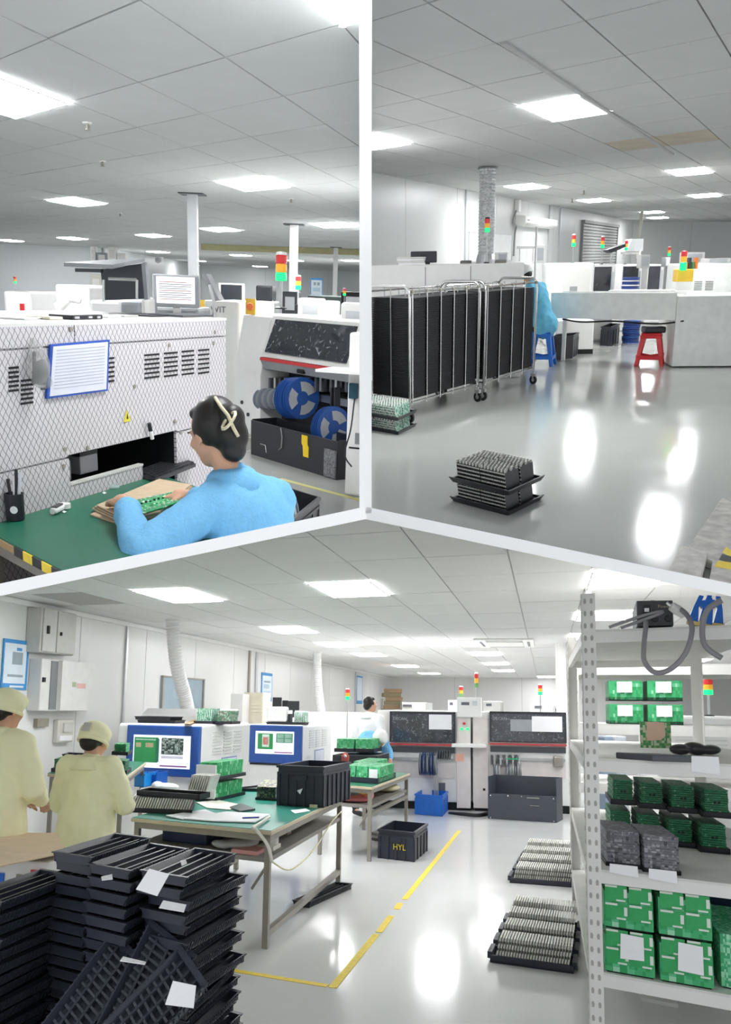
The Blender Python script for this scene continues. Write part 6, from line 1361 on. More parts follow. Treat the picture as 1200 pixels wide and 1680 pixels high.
# wall fittings far back: duct cluster, camera, poster
for (x0, x1, yt, yb, Y, lab, mt) in ((148, 156, 404, 432, 31.5, 'white corner post on the far wall', white), (158, 175, 414, 432, 31.5, 'grey junction box on the far wall', M('cab_grey', '#9aa0a2', .5)), (176, 190, 405, 428, 31, 'white conduit cluster on the far wall', white), (192, 206, 415, 428, 31, 'small white wall box near the conduits', white), (148, 166, 450, 485, 30, 'beige wall cabinet behind the raised lid', M('cab_beige', '#c9c8bc', .5))):
    farbox(R1, x0, x1, yt, Y, .3, mt, lab, 'wall_box', 'box', yb=yb, parts=(('cover', .2, .2, .8, .8, .02, offwhite),))
ps = farbox(R1, 510, 530, 456, 24, .03, poster_b, 'blue and white poster on the far wall beyond the beacons', 'poster', 'poster', yb=487, bevel=0, parts=(('sheet', .06, .12, .94, .9, .006, poster_m), ('picture', .25, .62, .45, .78, .009, M('poster_grey', '#9aa8b0')), ('picture', .55, .62, .75, .78, .009, M('poster_grey', '#9aa8b0')), ('text_block', .2, .3, .8, .5, .009, M('poster_pale', '#b8d0e0'))))
cmr = thing('wall_camera', 'small white dome camera on the far white wall', 'camera', R1.D(260, 426, 33)); MB().box(-.12, 0, -.1, .12, .3, .1).part('bracket', white, cmr, bevel=.02); MB().ball((0, -.06, -.02), .1, 8).part('dome', M('dome_grey', '#c0c4c8', .2), cmr)
# sprinklers in the ceiling
for (x, y, lab) in ((143, 200, 'sprinkler head nearest the glaring ceiling light'), (168, 263, 'twin sprinkler fitting in the middle of the ceiling'), (197, 349, 'small sprinkler above the raised lid'), (478, 325, 'sprinkler right of the largest ceiling light')):
    q = R1.P(x, y, H1); t = thing('sprinkler', lab, 'sprinkler', (q.x, q.y, H1)); MB().lathe((0, 0, -.012), [(.035, 0), (.035, .010)], 14).part('rose', white, t); MB().cyl((0, 0, -.05), (0, 0, -.012), .008, n=8).part('stem', steel_dull, t); MB().lathe((0, 0, -.055), [(.022, 0), (.022, .004)], 12).part('deflector', steel_dull, t)
    for s in (-1, 1): MB().tube([(s * .008, 0, -.015), (s * .018, 0, -.032), (s * .006, 0, -.05)], .003, 6).part('frame_arm', steel_dull, t)
# crate on the floor behind the woman
pR, pB, pF = R1.P(527, 815, .32), R1.P(452, 792, .32), R1.P(481, 853, .32); w_ = pF - pR
crate(R1, V((pB.x + w_.x, pB.y + w_.y, 0)), V((pF.x, pF.y, 0)), V((pR.x, pR.y, 0)), .32, black_pl, 'black crate on the floor behind the woman in blue', nx=4, ny=4)
q = (pB + pF) / 2; rl = thing('tape_reel', 'reel edge showing inside the black crate', 'reel', (q.x + .05, q.y + .02, .20)); reel(rl, (0, 0, 0), .14, .03, M('reel_grey', '#8a93a6'), 'flange', ax=dirv(70))
structure(MB().prism([(0, 0, 0), (2.2, -2.3, 0), (2.24, -2.26, 0), (.04, .04, 0)], (0, 0, .002)).thing('trim_2', M('floor_line_yellow', '#b9b46a', .6), None, None, R1.P(455, 786)))

# ---- the woman in blue
hc = R1.D(366, 713, 3.35); base = V((hc.x, hc.y, 0)); hz = hc.z
Jw = dict(head=(0, .05, hz), neck=(0, -.035, hz - .135), chest=(0, -.12, hz - .35), pelvis=(0, -.22, .50), shL=(-.155, -.09, hz - .24), shR=(.135, -.13, hz - .245),
          elL=(-.46, -.09, .735), wrL=(-.29, .20, .83), hdL=(.25, .9, -.05), elR=(.15, .03, .70), wrR=(.06, .25, .80), hdR=(-.4, .8, -.1), pnL=(0, 0, -1), pnR=(0, 0, -1),
          hipL=(-.10, -.16, .48), hipR=(.10, -.16, .48), knL=(-.13, .26, .5), knR=(.13, .26, .5), anL=(-.13, .22, .09), anR=(.13, .22, .09))
wo = person(R1, base, -52, 'dark-haired woman in a light blue coat working at the green desk', Jw, blue_cloth, headrot=(4, -24, 0), face=True, voxel=.012,
    hair_extra=(((0, -.10, -.035), (.062, .06, .07)), ((.0, -.125, .02), (.05, .045, .05)), ((.045, -.02, -.01), (.035, .06, .075)), ((-.047, -.03, .005), (.035, .05, .06)), ((0, .02, .082), (.066, .04, .03)), ((0, -.085, -.085), (.05, .045, .05))))
Rm = rotm(4, -24, 0); hp = V(Jw['head']); cq = lambda x, y, z: hp + Rm @ V((x, y, z))
clipm = M('clip_cream', '#d9cfae', .35)
MB().tube([cq(-.03, -.10, .105), cq(-.045, -.135, .06), cq(-.05, -.165, .02), cq(-.045, -.17, -.03), cq(-.03, -.165, -.06)], .0065, 8).part('hair_clip', clipm, wo, smooth=True, label='cream hair clip')
MB().tube([cq(-.052 + .0 * a, -.165 + .03 * math.cos(math.radians(a)), .0 + .028 * math.sin(math.radians(a))) + Rm @ V((.03 * math.sin(math.radians(a)), 0, 0)) for a in range(0, 361, 30)], .0055, 8).part('clip_loop', clipm, wo, smooth=True)

# ================================================================== HALL TWO: tray trolleys
CUR['r'] = R2; R = R2
rack_tray = M('rack_tray_black', '#0c0d12', .6, var=.2, scale=30)
def trolley(pA, pB, back_px, label, H=1.31, ncol=5):
    """pA / pB: near and far floor points of the aisle side; the trolley is as wide as the sight line back_px at its near end says"""
    CUR['r'] = R2
    pC = along(R2, pA, -40, back_px); f = Face(R2, pA, pB, pC - pA); W = (pC - pA).length; L = f.S; t = thing('tray_trolley', label, 'trolley', f.o); mb = f.mb
    r = .016; zb = .17
    for s in (0, L):
        pts = [(s, 0, zb), (s, 0, H - .10)] + [(s, .10 * (1 - math.cos(a)), H - .10 + .10 * math.sin(a)) for a in [math.radians(k) for k in (25, 50, 75, 90)]] + [(s, W - .10 + .10 * math.sin(a), H - .10 * (1 - math.cos(a))) for a in [math.radians(k) for k in (0, 25, 50, 75)]] + [(s, W, H - .10), (s, W, zb)]
        mb().tube(pts, r, 10).part('end_frame', chrome, t, smooth=True)
        mb().tube([(s, 0, zb + .03), (s, W, zb + .03)], .012, 8).part('cross_bar', chrome, t)
    for d in (0, W):
        for z in (zb + .03, H - .05): mb().tube([(0, d, z), (L, d, z)], .011, 8).part('side_rail', chrome, t)
    n = ncol
    for k in range(n + 1):
        s = L * (.03 + .94 * k / n)
        for d in (-.008, W * .5, W + .008): mb().tube([(s, d, zb), (s, d, H - .03)], .007, 6).part('rod', chrome if d < 0 else steel, t)
        mb().box(s - .02, -.02, H - .065, s + .02, .02, H - .035).part('clamp', steel_dull, t)
    for k in range(n):
        s0 = L * (.03 + .94 * k / n) + .012; s1 = L * (.03 + .94 * (k + 1) / n) - .012; m = mb(); z = zb + .06
        while z < H - .12:
            m.box(s0, .012, z, s1, W - .012, z + .0125); z += .0165
        m.part('tray_column', rack_tray, t, kind='stuff')
    for (s, d) in ((0, 0), (L, 0), (0, W), (L, W)):
        c = mb(); c.lathe((s, d, .055), [(.02, -.016), (.055, -.016), (.055, .016), (.02, .016)], 18, 'x'); w = c.part('wheel', rubber, t)
        mb().lathe((s, d, .055), [(.001, -.018), (.024, -.018), (.024, .018), (.001, .018)], 12, 'x').part('hub', steel, w)
        mb().box(s - .03, d - .035, .10, s + .03, d + .035, .14).box(s - .028, d - .012, .05, s - .021, d + .012, .11).box(s + .021, d - .012, .05, s + .028, d + .012, .11).tube([(s, d, .13), (s, d, zb + .02)], .014, 8).part('caster_fork', steel, t)
    return t, f
trolley(R2.P(673, 694), R2.P(784, 659), 606, 'nearest chrome trolley packed with black trays', ncol=5)
trolley(R2.P(793, 657), R2.P(875, 630), 728, 'second chrome trolley packed with black trays, beside the blue stool', ncol=4)
# ---- board stacks on the floor
def stackpx(R, L_, F_, Rr, z, H, n, mat, lab, name, **kw):
    a, b, c = R.P(*L_, 0), R.P(*F_, 0), R.P(*Rr, 0); e1, e2 = b - a, c - b
    return board_block(R, (a.x, a.y, z), e1.normalized(), e2.normalized(), e1.length, e2.length, H, n, mat, black_pl, lab, name, **kw)
def floor_block(L_, F_, Rr, z, H, rows, mat, lab, grp):
    """low tray with rows of boards standing on edge"""
    CUR['r'] = R2
    a, b, c = R2.P(*L_), R2.P(*F_), R2.P(*Rr); e1, e2 = b - a, c - b; LA, LB = e1.length, e2.length; e1.normalize(); e2.normalize()
    t = thing('board_tray', lab, 'circuit boards', (a.x, a.y, z), group=grp); mb = lambda: MB(e1, e2)
    mb().box(-.02, -.02, 0, LA + .02, LB + .02, .012).hexa([(-.02, -.03, .0), (LA + .02, -.03, 0), (LA + .02, -.015, 0), (-.02, -.015, 0), (-.05, -.05, .035), (LA + .05, -.05, .035), (LA + .05, -.035, .035), (-.05, -.035, .035)]).hexa([(LA + .015, -.02, 0), (LA + .03, -.02, 0), (LA + .03, LB + .02, 0), (LA + .015, LB + .02, 0), (LA + .035, -.05, .035), (LA + .05, -.05, .035), (LA + .05, LB + .05, .035), (LA + .035, LB + .05, .035)]).box(-.03, -.02, 0, -.015, LB + .02, .03).box(-.02, LB + .015, 0, LA + .02, LB + .03, .03).part('tray', black_pl, t)
    for r in range(rows):
        y0 = LB * r / rows + .012; y1 = LB * (r + 1) / rows - .012
        for half in (0, 1):
            m = mb(); st = mb(); n = 15
            for k in range(n):
                x = LA * .5 * half + LA * .49 * k / n; ln = -.02
                m.hexa([(x, y0, .012), (x + .006, y0, .012), (x + .006, y1, .012), (x, y1, .012), (x + ln, y0, H), (x + ln + .006, y0, H), (x + ln + .006, y1, H), (x + ln, y1, H)])
                for q in range(5):
                    yy = y0 + (y1 - y0) * (q + .1) / 5; (k % 2 == q % 2) and st.box(x + ln - .003, yy, H, x + ln + .010, yy + .016, H + .02); zz = H * (q + .5) / 5; st.box(x + ln * (q + .5) / 5 - .002, y0 - .006, zz, x + ln * (q + .5) / 5 + .008, y0, zz + .009)
            m.part('board_row', mat, t, kind='stuff'); st.part('stud_row', stud_m if mat is dark_boards else white, t, kind='stuff')
    return t
floor_block((752, 822), (832, 843), (879, 820), 0.0, .115, 2, dark_boards, 'lower tray of dark boards standing alone on the floor', 'dark board trays on the floor')
floor_block((750, 822), (831, 844), (879, 820), .135, .125, 2, dark_boards, 'upper tray of dark boards standing alone on the floor', 'dark board trays on the floor')
green_edges = M_cells('board_edges_mint', [(0, '#4f9a7c'), (.4, '#a9cfbf'), (.75, '#dfe8e2'), (.9, '#2d5a48')], (.012, .012, .012))
floor_block((588, 700), (652, 712), (676, 700), .0, .105, 2, green_edges, 'lower tray of mint green boards beside the nearest trolley', 'mint board trays')
floor_block((588, 700), (651, 712), (676, 700), .13, .115, 2, green_edges, 'upper tray of mint green boards beside the nearest trolley', 'mint board trays')
# ---- long white machine behind the trolleys
lw, lf, lz = farbox(R2, 590, 862, 436, 12.6, .75, white_machine, 'long white oven housing behind the trolleys', 'oven_housing', 'machine', az=86, bevel=.015, parts=(('panel_gap', .395, .1, .398, .98, .003, dark), ('panel_gap', .67, .1, .673, .98, .003, dark)))
def ontop(px, py, d=.3): s, _ = lf.sz(px, py, d); return lf.at(s, d, lz)
for i, px in enumerate((765, 822)): h = thing('lid_hinge', ('left', 'right')[i] + ' metal hinge on the long oven housing', 'hinge', ontop(px, 434, .02)); MB(lf.ex, lf.ey).box(-.07, 0, 0, .07, .06, .03).part('leaf', steel_dull, h); MB(lf.ex, lf.ey).tube([(-.07, -.005, .03), (.07, -.005, .03)], .014, 8).part('pin', steel, h)
pp = thing('paper_stack', 'untidy stack of papers on the long oven housing', 'paper', ontop(675, 433, .3))
for k in range(4): MB(dirv(90 + 6 * k), dirv(4 * k)).box(-.18, -.15, .025 * k, .18, .15, .025 * k + .022).part('booklet', (paper, offwhite)[k % 2], pp)
mo = thing('monitor', 'dark monitor seen from behind on the long oven housing', 'monitor', ontop(696, 430, .6)); MB(lf.ex, lf.ey).box(-.18, 0, .02, .18, .04, .17).part('housing', M('monitor_dark', '#33363c', .4), mo, bevel=.012); MB(lf.ex, lf.ey).box(-.06, -.02, .06, .06, 0, .13).part('mount_plate', black_pl, mo); MB(lf.ex, lf.ey).box(-.08, -.02, 0, .08, .1, .02).part('foot', black_pl, mo)
# perforated duct and beacon
q = ontop(797, 433, .45); dt = thing('exhaust_duct', 'crinkled silver exhaust duct from the ceiling to the oven housing', 'duct', (q.x, q.y, lz)); prof = [(.105 + (.006 if i % 2 else -.006), (H2 - lz - .01) * i / 60) for i in range(61)]
foil = M_cells('duct_foil', [(0, '#e6e8ea'), (.45, '#fafafa'), (.8, '#cfd3d5')], (.022, .022, .014), .3, .5); MB().lathe((0, 0, 0), prof, 22).part('corrugated_tube', foil, dt); MB().lathe((0, 0, H2 - lz - .03), [(.13, 0), (.13, .02)], 20).part('ceiling_collar', M('collar_grey', '#8c8f92', .5), dt); MB().lathe((0, 0, 0), [(.13, 0), (.13, .05), (.11, .12)], 20).part('base_collar', alu, dt)
tq = lf.at(lf.sz(798, 434, .1)[0], .08, lz); tower(R2, tq, lz, R2.zat(797, 381, tq), .068, .055, 'large beacon in front of the silver duct', 'gb')
# ---- air conditioner and fittings on the left wall
s0, s1, z0, z1 = fw2.rect(846, 352, 900, 377); ac = thing('air_conditioner', 'white wall air conditioner above the machine row', 'air conditioner', fw2.at(s0, -.002, z0)); W, Hh = s1 - s0, z1 - z0
fw2.mb().prism([(0, 0, .04), (0, -.16, 0), (0, -.22, .08), (0, -.22, Hh - .03), (0, 0, Hh)], (W, 0, 0)).part('body', white, ac, bevel=.008)
for k in range(3): fw2.mb().prism([(W * .04, -.18 - .02 * k, .012 + .022 * k), (W * .96, -.18 - .02 * k, .012 + .022 * k), (W * .96, -.205 - .02 * k, .02 + .022 * k), (W * .04, -.205 - .02 * k, .02 + .022 * k)], (0, 0, .006)).part('flap', offwhite, ac)
fw2.mb().box(W * .05, -.222, Hh * .5, W * .12, -.219, Hh * .6).part('badge', M('badge_grey', '#8c9094', .5), ac)
fwp = lambda x, y, d=-.04: (lambda sz: fw2.at(sz[0], d, sz[1]))(fw2.sz(x, y))
jb = thing('junction_box', 'small white junction box under the ceiling beside the air conditioner', 'box', fwp(846, 338, -.002)); fw2.mb().box(-.08, -.1, -.12, .08, 0, .12).part('box_body', white, jb, bevel=.01)
cable(R2, [fwp(846, 342), fwp(841, 355), fwp(839, 366), fwp(844, 372), fwp(842, 385), fwp(840, 420)], .022, M('cable_mid_grey', '#9a9c9a', .5), 'grey cable hanging from the junction box on the wall')
# whiteboard, small wall posters, doorway
s0, s1, z0, z1 = fw2.rect(768, 380, 838, 428); wb = thing('whiteboard', 'pale whiteboard on the wall behind the silver duct', 'whiteboard', fw2.at(s0, -.002, z0)); fw2.mb().box(0, -.02, 0, s1 - s0, 0, z1 - z0).part('board', M('board_pale', '#e2e6e4', .3), wb)
for (x0, y0, x1, y1) in ((0, 0, 1, .03), (0, .97, 1, 1), (0, 0, .01, 1), (.99, 0, 1, 1)): fw2.mb().box((s1 - s0) * x0, -.03, (z1 - z0) * y0, (s1 - s0) * x1, -.02, (z1 - z0) * y1).part('board_frame', alu, wb)
# roller shutter
s0, s1, z0, z1 = fw2.rect(955, 366, 1007, 440); z0 = 0; rs_ = thing('roller_shutter', 'grey slatted roller shutter in the wall', 'shutter', fw2.at(s0, -.002, 0)); W = s1 - s0; n = 30
for k in range(n): z = z1 * k / n; fw2.mb().prism([(0, -.01, z + .004), (0, -.045, z + .02), (0, -.045, z + z1 / n - .02), (0, -.01, z + z1 / n - .004)], (W, 0, 0)).part('slat', M('shutter_grey', '#b4b6b4', .45), rs_)
for x in (-.06, W): fw2.mb().box(x, -.07, 0, x + .06, 0, z1).part('guide_rail', M('guide_grey', '#8e908e', .5), rs_)
fw2.mb().box(-.06, -.1, z1, W + .06, 0, z1 + .08).part('header', M('guide_grey', '#8e908e'), rs_)
# ---- machine row in the middle distance
org = M('sill_orange', '#b8552c', .45)
for i, (x0, x1, w0, w1, yt, Y, lab) in enumerate(((898, 976, None, None, 432, 17.5, 'long white printer at the head of the machine row'), (975, 1011, .04, .8, 434, 18.2, 'white placement machine with the first smoked window in the row'), (1022, 1054, .05, .82, 434, 20.5, 'white placement machine with the second smoked window in the row'), (1064, 1092, .05, .75, 434, 23, 'white placement machine with the third smoked window in the row'))):
    pt_ = [('window', w0, .55, w1, .97, .02, glass_dark), ('sill', w0, .50, w1, .54, .05, org), ('control_strip', w1 + .04, .6, w1 + .14, .9, .01, M('plate_pale', '#c8ccd0'))] if w0 else [('panel', .35, .5, .92, .93, .006, offwhite), ('logo_mark', .5, .62, .66, .72, .009, M('logo_grey', '#9a9ea0', .5))]
    farbox(R2, x0, x1, yt, Y, 1.4, white_machine, lab, 'placement_machine', 'machine', az=97, bevel=.04, parts=pt_)
for i, (x, yt, yb, Y, lab) in enumerate(((940, 393, 432, 17.7, 'slim beacon on the long white printer'), (987, 396, 434, 18.4, 'beacon before the roller shutter'), (1026, 401, 434, 20.7, 'beacon beside the tilted dark screen'), (1097, 411, 434, 23.2, 'small green beacon near the back wall'))):
    q = R2.D(x, yb, Y); tower(R2, q, q.z, R2.zat(x, yt + 12 * (17 / Y), q), .07, .065, lab, 'g')
ts = thing('tilted_screen', 'dark tilted screen held up above the machine row', 'monitor', R2.D(1015, 430, 20)); b_ = R2.D(1015, 430, 20); MB().prism([R2.D(997, 410, 20) - b_, R2.D(1027, 400, 20) - b_, R2.D(1027, 405, 20) - b_, R2.D(1003, 415, 20) - b_], (0, .4, 0)).part('panel', M('monitor_dark', '#33363c'), ts); MB().cyl((-.13, .1, -.1), (-.13, .1, .2), .02, n=8).part('post', steel, ts)
hl = thing('lamp_hood', 'grey angled hood above the second smoked window', 'hood', R2.D(1040, 412, 21)); MB().prism([(-.15, 0, 0), (.2, 0, 0), (.2, 0, .25), (-.05, 0, .25)], (0, .5, 0)).part('shell', M('hood_grey', '#c0c4c6', .45), hl); MB().box(.18, .2, -.5, .22, .24, 0).part('post', white, hl)
# white work-lights, brackets, boxes along the row
for i, (x0, x1, yt, yb, Y, lab, mt) in enumerate(((850, 880, 404, 408, 15.8, 'white strip lamp on two legs behind the blue worker', white), (1021, 1050, 414, 417, 20, 'white strip lamp over the second smoked window', white))):
    a, b = R2.D(x0, yt, Y), R2.D(x1, yt, Y); f_ = Face(R2, a, b); t = thing('strip_lamp', lab, 'lamp', f_.at(0, 0, 1.5)); f_.mb().box(0, 0, a.z - 1.5 - .04, f_.S, .08, a.z - 1.5).part('lamp_bar', white, t)
    for s in (.03, f_.S - .05): f_.mb().box(s, .03, 0, s + .02, .05, a.z - 1.54).part('leg', white, t)
for i, (x0, x1, yt, yb, Y, mt, lab) in enumerate(((817, 834, 414, 434, 15, white, 'white paper pinned behind the long oven housing'), (880, 895, 402, 432, 16.5, white, 'white door frame beside the air conditioner'), (1053, 1068, 418, 440, 19.5, offwhite, 'grey framed control screen at the second window'), (1093, 1101, 422, 438, 21, M('ctrl_grey', '#a8acb0', .45), 'grey control screen before the back wall'), (1125, 1158, 414, 432, 17, white_machine, 'white conveyor loader on the tall machine'), (1160, 1200, 424, 432, 16.5, white_machine, 'white crumpled cover on the tall machine'))):
    farbox(R2, x0, x1, yt, Y, .3, mt, lab, 'machine_fitting', 'machine part', yb=yb, bevel=.01, parts=(('face', .15, .15, .85, .85, .01, M('plate_pale', '#c8ccd0')),))
# ---- tall white machine and belt conveyor on the right
farbox(R2, 1127, 1260, 433, 15.6, 1.5, M('machine_grey_white', '#f0f2ee', .4), 'tall pale machine with vents at the outer edge', 'oven_housing', 'machine', az=96, bevel=.03, parts=tuple(('vent', .12 + .14 * c, .80 - .018 * r, .22 + .14 * c, .808 - .018 * r, .004, M('vent_dark', '#6c706e', .6)) for c in range(2) for r in range(6)))
cabn, cf, cz = farbox(R2, 1113, 1270, 486, 13.6, 1.2, M('machine_grey_white', '#dfe1de'), 'big plain white conveyor cabinet on levelling feet', 'conveyor_cabinet', 'machine', yb=601, az=96, bevel=.008)
for k in (.06, .5): s = cf.S * k; fo = cf.mb().lathe((s, .1, -.14), [(.07, 0), (.06, .02), (.015, .03), (.015, .14)], 12); fo.part('levelling_foot', steel_dull, cabn)
a = R2.D(905, 480, 14.6); b = cf.at(0, .02); bf_ = Face(R2, a, b); zt_ = a.z; zb_ = R2.D(905, 522, 14.6).z
cv = thing('belt_conveyor', 'white belt conveyor spanning from the worker to the plain cabinet', 'conveyor', bf_.at(0, 0, 0)); bf_.mb().box(0, 0, zb_, bf_.S - .01, .03, zt_).part('side_panel', M('machine_grey_white', '#dfe1de'), cv, bevel=.004); bf_.mb().box(0, .03, zt_ - .08, bf_.S - .01, .55, zt_ - .04).part('belt', M('belt_grey', '#c9cbc8', .5), cv); bf_.mb().box(0, .55, zb_, bf_.S - .01, .58, zt_).part('side_panel', M('machine_grey_white', '#dfe1de'), cv)
for s in (.1, bf_.S - .12): bf_.mb().box(s, .3, 0, s + .05, .36, zb_ + .05).part('leg', white, cv)
for i, (u, w) in enumerate(((.45, .22), (.66, .15), (.8, .12))): t = bf_.mb().box(bf_.S * u, .1, zt_ - .04, bf_.S * (u + w), .45, zt_ + .03).thing('white_carton', white, ('long', 'short', 'end')[i] + ' white carton riding on the belt conveyor', 'carton', bf_.o, bevel=.006)
# yellow and red alarm beacon stand
ab = thing('alarm_beacon', 'yellow cabinet with red and green beacon beside the tall machine', 'signal light', R2.D(1119, 476, 14.4)); MB().box(-.09, 0, 0, .16, .2, .12).part('white_box', white, ab); MB().box(-.09, 0, .12, .16, .2, .30).part('yellow_box', M('box_yellow', '#e2b93a', .45), ab, bevel=.01); MB().lathe((-.02, -.03, .28), [(.045, 0), (.05, .01), (.05, .11), (.04, .12)], 14).part('green_lens', lamp_grn, ab); MB().lathe((-.02, -.03, .40), [(.045, 0), (.045, .08)], 14).part('amber_lens', lamp_yel, ab); MB().lathe((-.02, -.03, .48), [(.045, 0), (.045, .07), (.03, .08)], 14).part('red_lens', lamp_red, ab)
for k in range(4): MB().box(.04 + .05 * k, .05, .30, .075 + .05 * k, .15, .40 + .06 * (k % 2)).part('tape_roll_end', (M('roll_orange', '#d8732c', .5), M('cab_dark', '#3c4148'), M('roll_green', '#4c8a5c', .5))[k % 3], ab)
# ---- stools, crates, reels, cables under the conveyor
q = R2.P(890, 600); stool(R2, (q.x, q.y + .1, 0), .50, blue_pl, 'blue plastic stool under the worker in blue', .36)
q = R2.P(1069, 600); stool(R2, (q.x, q.y + .1, 0), .47, red_pl, 'red plastic stool under the belt conveyor', .36)
bx = thing('foam_pad', 'black cushion lying on the red stool', 'cushion', (q.x + .02, q.y + .1, .472)); MB().box(-.15, -.13, 0, .15, .13, .09).part('pad', black_pl, bx, bevel=.02)
crate(R2, R2.P(902, 592), R2.P(940, 588), R2.P(949, 581), .36, black_pl, 'black crate on the floor behind the blue stool', nx=4, ny=3)
crate(R2, R2.P(984, 567), R2.P(1002, 568), R2.P(1016, 561), .34, black_pl, 'black crate farther back under the belt conveyor', nx=3, ny=3)
farbox(R2, 912, 976, 526, 15.8, .8, white_machine, 'white machine base under the belt conveyor', 'machine_housing', 'machine', parts=(('skirt', .0, 0.0, 1, .14, .01, dark),))
rl = thing('reel_stack', 'stack of dark blue reels on the floor under the conveyor', 'reels', R2.P(1035, 562))
for k in range(13): MB().lathe((random.uniform(-.01, .01), 0, .032 * k), [(.05, 0), (.16, 0), (.16, .022), (.05, .022)], 22).part('reel', M('reel_navy', '#27418a', .4) if k % 3 else reel_blue, rl)
rl2 = thing('reel_stack', 'stack of blue reels standing behind the belt conveyor at the second window', 'reels', R2.D(1034, 476, 17)); 
for k in range(9): MB().lathe((random.uniform(-.01, .01), 0, .025 * k), [(.05, 0), (.15, 0), (.15, .018), (.05, .018)], 22).part('reel', M('reel_navy', '#27418a') if k % 3 else white, rl2)
cable(R2, [R2.P(1078, 578, .03), R2.P(1100, 575, .05), R2.P(1112, 570, .04), R2.P(1100, 583, .03), R2.P(1114, 584, .05), R2.P(1098, 579, .06), R2.P(1118, 577, .04)], .02, rubber, 'tangle of black cable on the floor beside the plain cabinet')
cable(R2, [bf_.at(.2, .0, zb_ - .01), bf_.at(.5, .02, zb_ - .05), bf_.at(1.0, .02, zb_ - .03), bf_.at(1.6, .02, zb_ - .06), bf_.at(2.0, .02, zb_ - .01)], .012, rubber, 'black wire sagging under the belt conveyor')
cd = R2.P(1053, 346, H2); wc = thing('cable_drop', 'white bundled cables dropping from the ceiling to the machine row', 'cable', (cd.x, cd.y, 1.5))
for k in range(3): MB().tube([(.02 * k, 0, 1.19), (.03 * k - .03, 0, .8), (.02 * k - .06, 0, .35), (.01 * k - .05, 0, 0)], .022, 8).part('strand', M('cable_white', '#e8e6da'), wc, smooth=True)
q = R2.D(868, 470, 14.6); t = thing('pole', 'slim white pole rising behind the blue worker', 'pole', (q.x + .14, q.y + .3, 0)); MB().cyl((0, 0, 0), (0, 0, 2.0), .02, n=10).part('shaft', white, t); MB().lathe((0, 0, 0), [(.08, 0), (.08, .015)], 12).part('foot', white, t)
# ---- worn concrete kerb in the near corner
con = M('concrete_worn', '#c4c2bc', .85, var=.22, scale=14, bump=.5)
def slab_px(pts, h, mat, lab, name='concrete_kerb', cat='kerb'):
    CUR['r'] = R2
    q = [R2.P(x, y) for x, y in pts]; c = sum(q, V()) / len(q); t = MB().prism([p - c for p in q], (0, 0, h)).thing(name, mat, lab, cat, c, bevel=.006); return t
slab_px([(1124, 918), (1184, 828), (1230, 850), (1230, 1000), (1160, 985), (1168, 935)], .05, con, 'long worn concrete kerb running along the outer edge of the floor')
slab_px([(1116, 914), (1160, 926), (1150, 962), (1098, 950)], .07, M('concrete_pale', '#d2d0ca', .85, var=.15, scale=20, bump=.4), 'pale concrete block at the end of the kerb')
for k in range(3): slab_px([(1170 + 7 * k, 945 - 12 * k), (1176 + 7 * k, 935 - 12 * k), (1200, 938 - 10 * k), (1200, 950 - 10 * k)], .052, (yellow_tape, black_pl)[k % 2], ('first', 'second', 'third')[k] + ' hazard stripe on the concrete kerb', 'hazard_stripe', 'tape')
# ---- double rail and sprinklers of the ceiling
a, b = R2.P(826, 68, H2), R2.P(1104, 252, H2); d = (b - a).normalized(); n = V((-d.y, d.x, 0))
dr = structure(MB().prism([n * -.02, (b - a) + n * -.02, (b - a) + n * .02, n * .02], (0, 0, -.012)).thing('trim_3', M('rail_ceiling', '#b9bab9', .5), None, None, a))
for (x, y, lab) in ((959, 311, 'sprinkler between the far ceiling lights'), (940, 325, 'small sprinkler left of the shutter light')):
    q = R2.P(x, y, H2); t = thing('sprinkler', lab, 'sprinkler', (q.x, q.y, H2)); MB().lathe((0, 0, -.012), [(.05, 0), (.05, .010)], 14).part('rose', white, t); MB().cyl((0, 0, -.08), (0, 0, -.012), .014, n=8).part('stem', steel_dull, t); MB().lathe((0, 0, -.085), [(.04, 0), (.04, .006)], 12).part('deflector', steel_dull, t)
# ---- worker in blue on the blue stool
sb_ = R2.P(890, 600); yaw = -52
Jb = dict(pelvis=(0, -.02, .60), chest=(0, .10, .98), neck=(0, .22, 1.20), head=(0, .34, 1.32), shL=(-.18, .14, 1.12), shR=(.18, .14, 1.12), elL=(-.25, .26, .86), elR=(.25, .26, .86), wrL=(-.16, .48, .92), wrR=(.16, .48, .92), hipL=(-.1, 0, .55), hipR=(.1, 0, .55), knL=(-.14, .38, .52), knR=(.14, .38, .52), anL=(-.14, .35, .09), anR=(.14, .35, .09))
person(R2, (sb_.x, sb_.y + .12, 0), yaw, 'worker in a blue coat and white cap hunched on the blue stool', Jb, M('cloth_blue_pale', '#6cbfe0', .8, var=.06, scale=12, bump=.2), headrot=(0, -30, 0), cap=white)

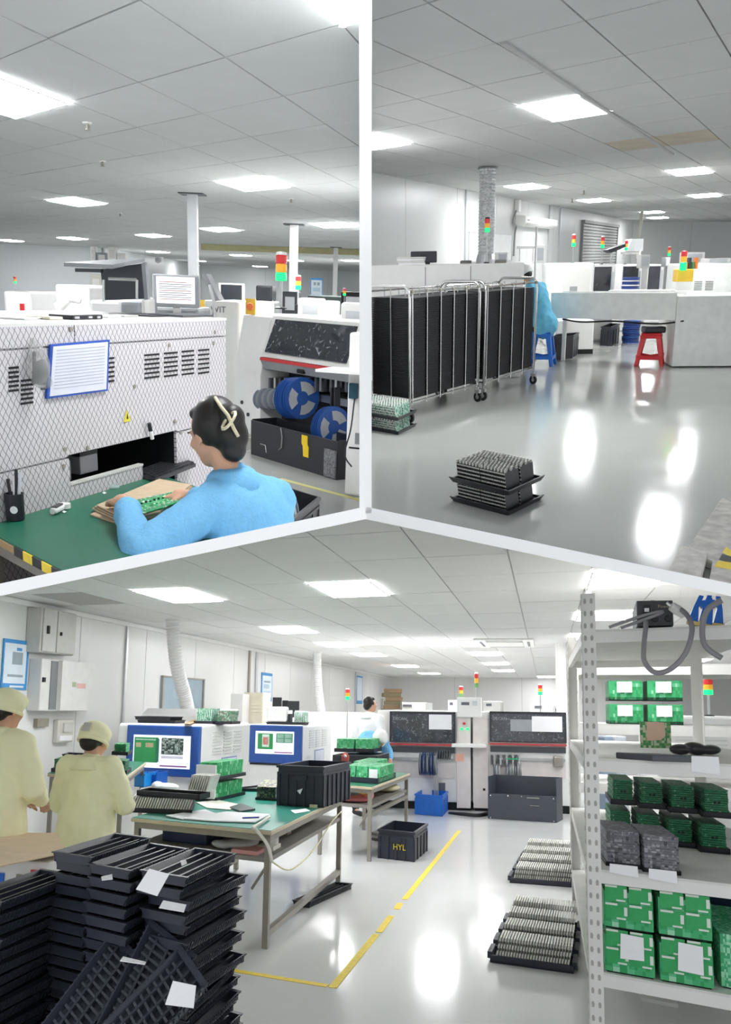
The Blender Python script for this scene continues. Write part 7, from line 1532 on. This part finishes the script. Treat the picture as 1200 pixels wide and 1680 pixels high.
# ------------------------------------------------------------------ trim what would reach through the walls and slabs between the halls
bpy.context.view_layer.update()
EYE = V((0, 0, R3.h))
def wplane(pa, pb, keep):
    """plane through the eye and two picture points; normal points away from the picture point keep"""
    n = (cpt(*pa, 1) - EYE).cross(cpt(*pb, 1) - EYE).normalized()
    return -n if n.dot(cpt(*keep, 1) - EYE) > 0 else n
def gutter(side, dy):
    return ((600, gx(600) + dy), (0 if side < 0 else 1200, gx(0) + dy))
CUTS = {
    id(R1): [wplane((595, 0), (595, 800), (300, 300)), wplane(*gutter(-1, -4), (300, 300))],
    id(R2): [wplane((605, 0), (605, 800), (900, 300)), wplane(*gutter(1, -4), (900, 300))],
    id(R3): [wplane(*gutter(-1, 4), (600, 1200)), wplane(*gutter(1, 4), (600, 1200))]}
SKIP = ('floor_slab_left', 'floor_slab_right', 'wall_middle')
def trim(o, planes):
    if o.type == 'MESH' and o.data.vertices:
        mw = o.matrix_world; pts = [mw @ V(c) for c in o.bound_box]
        for n in planes:
            ds = [(p - EYE).dot(n) for p in pts]
            if max(ds) <= 1e-4: continue
            inv = mw.inverted(); lco = inv @ EYE; lno = (mw.to_3x3().transposed() @ n).normalized()
            if o.data.users > 1: o.data = o.data.copy()
            bm = bmesh.new(); bm.from_mesh(o.data)
            g = bm.verts[:] + bm.edges[:] + bm.faces[:]
            r = bmesh.ops.bisect_plane(bm, geom=g, dist=1e-6, plane_co=lco, plane_no=lno, clear_outer=True)
            cut = [e for e in r['geom_cut'] if isinstance(e, bmesh.types.BMEdge) and e.is_valid and e.is_boundary]
            if cut:
                try: bmesh.ops.holes_fill(bm, edges=cut, sides=0)
                except Exception: pass
            bm.to_mesh(o.data); bm.free(); o.data.update()
            pts = [mw @ v.co for v in o.data.vertices]
            if not pts: break
DEAD = []
for o in list(scene.objects):
    if o.parent is not None or o.type not in ('MESH', 'EMPTY') or o.name in SKIP: continue
    R = ROOM_OF.get(o.name)
    if R is None: continue
    todo = [o] + list(o.children_recursive)
    for q in todo:
        trim(q, CUTS[id(R)])
for o in list(scene.objects):
    if o.type == 'MESH' and len(o.data.polygons) == 0 and not o.children: DEAD.append(o)
for o in DEAD: bpy.data.objects.remove(o)
for o in [o for o in scene.objects if o.type == 'EMPTY' and o.parent is None and not o.children]: bpy.data.objects.remove(o)
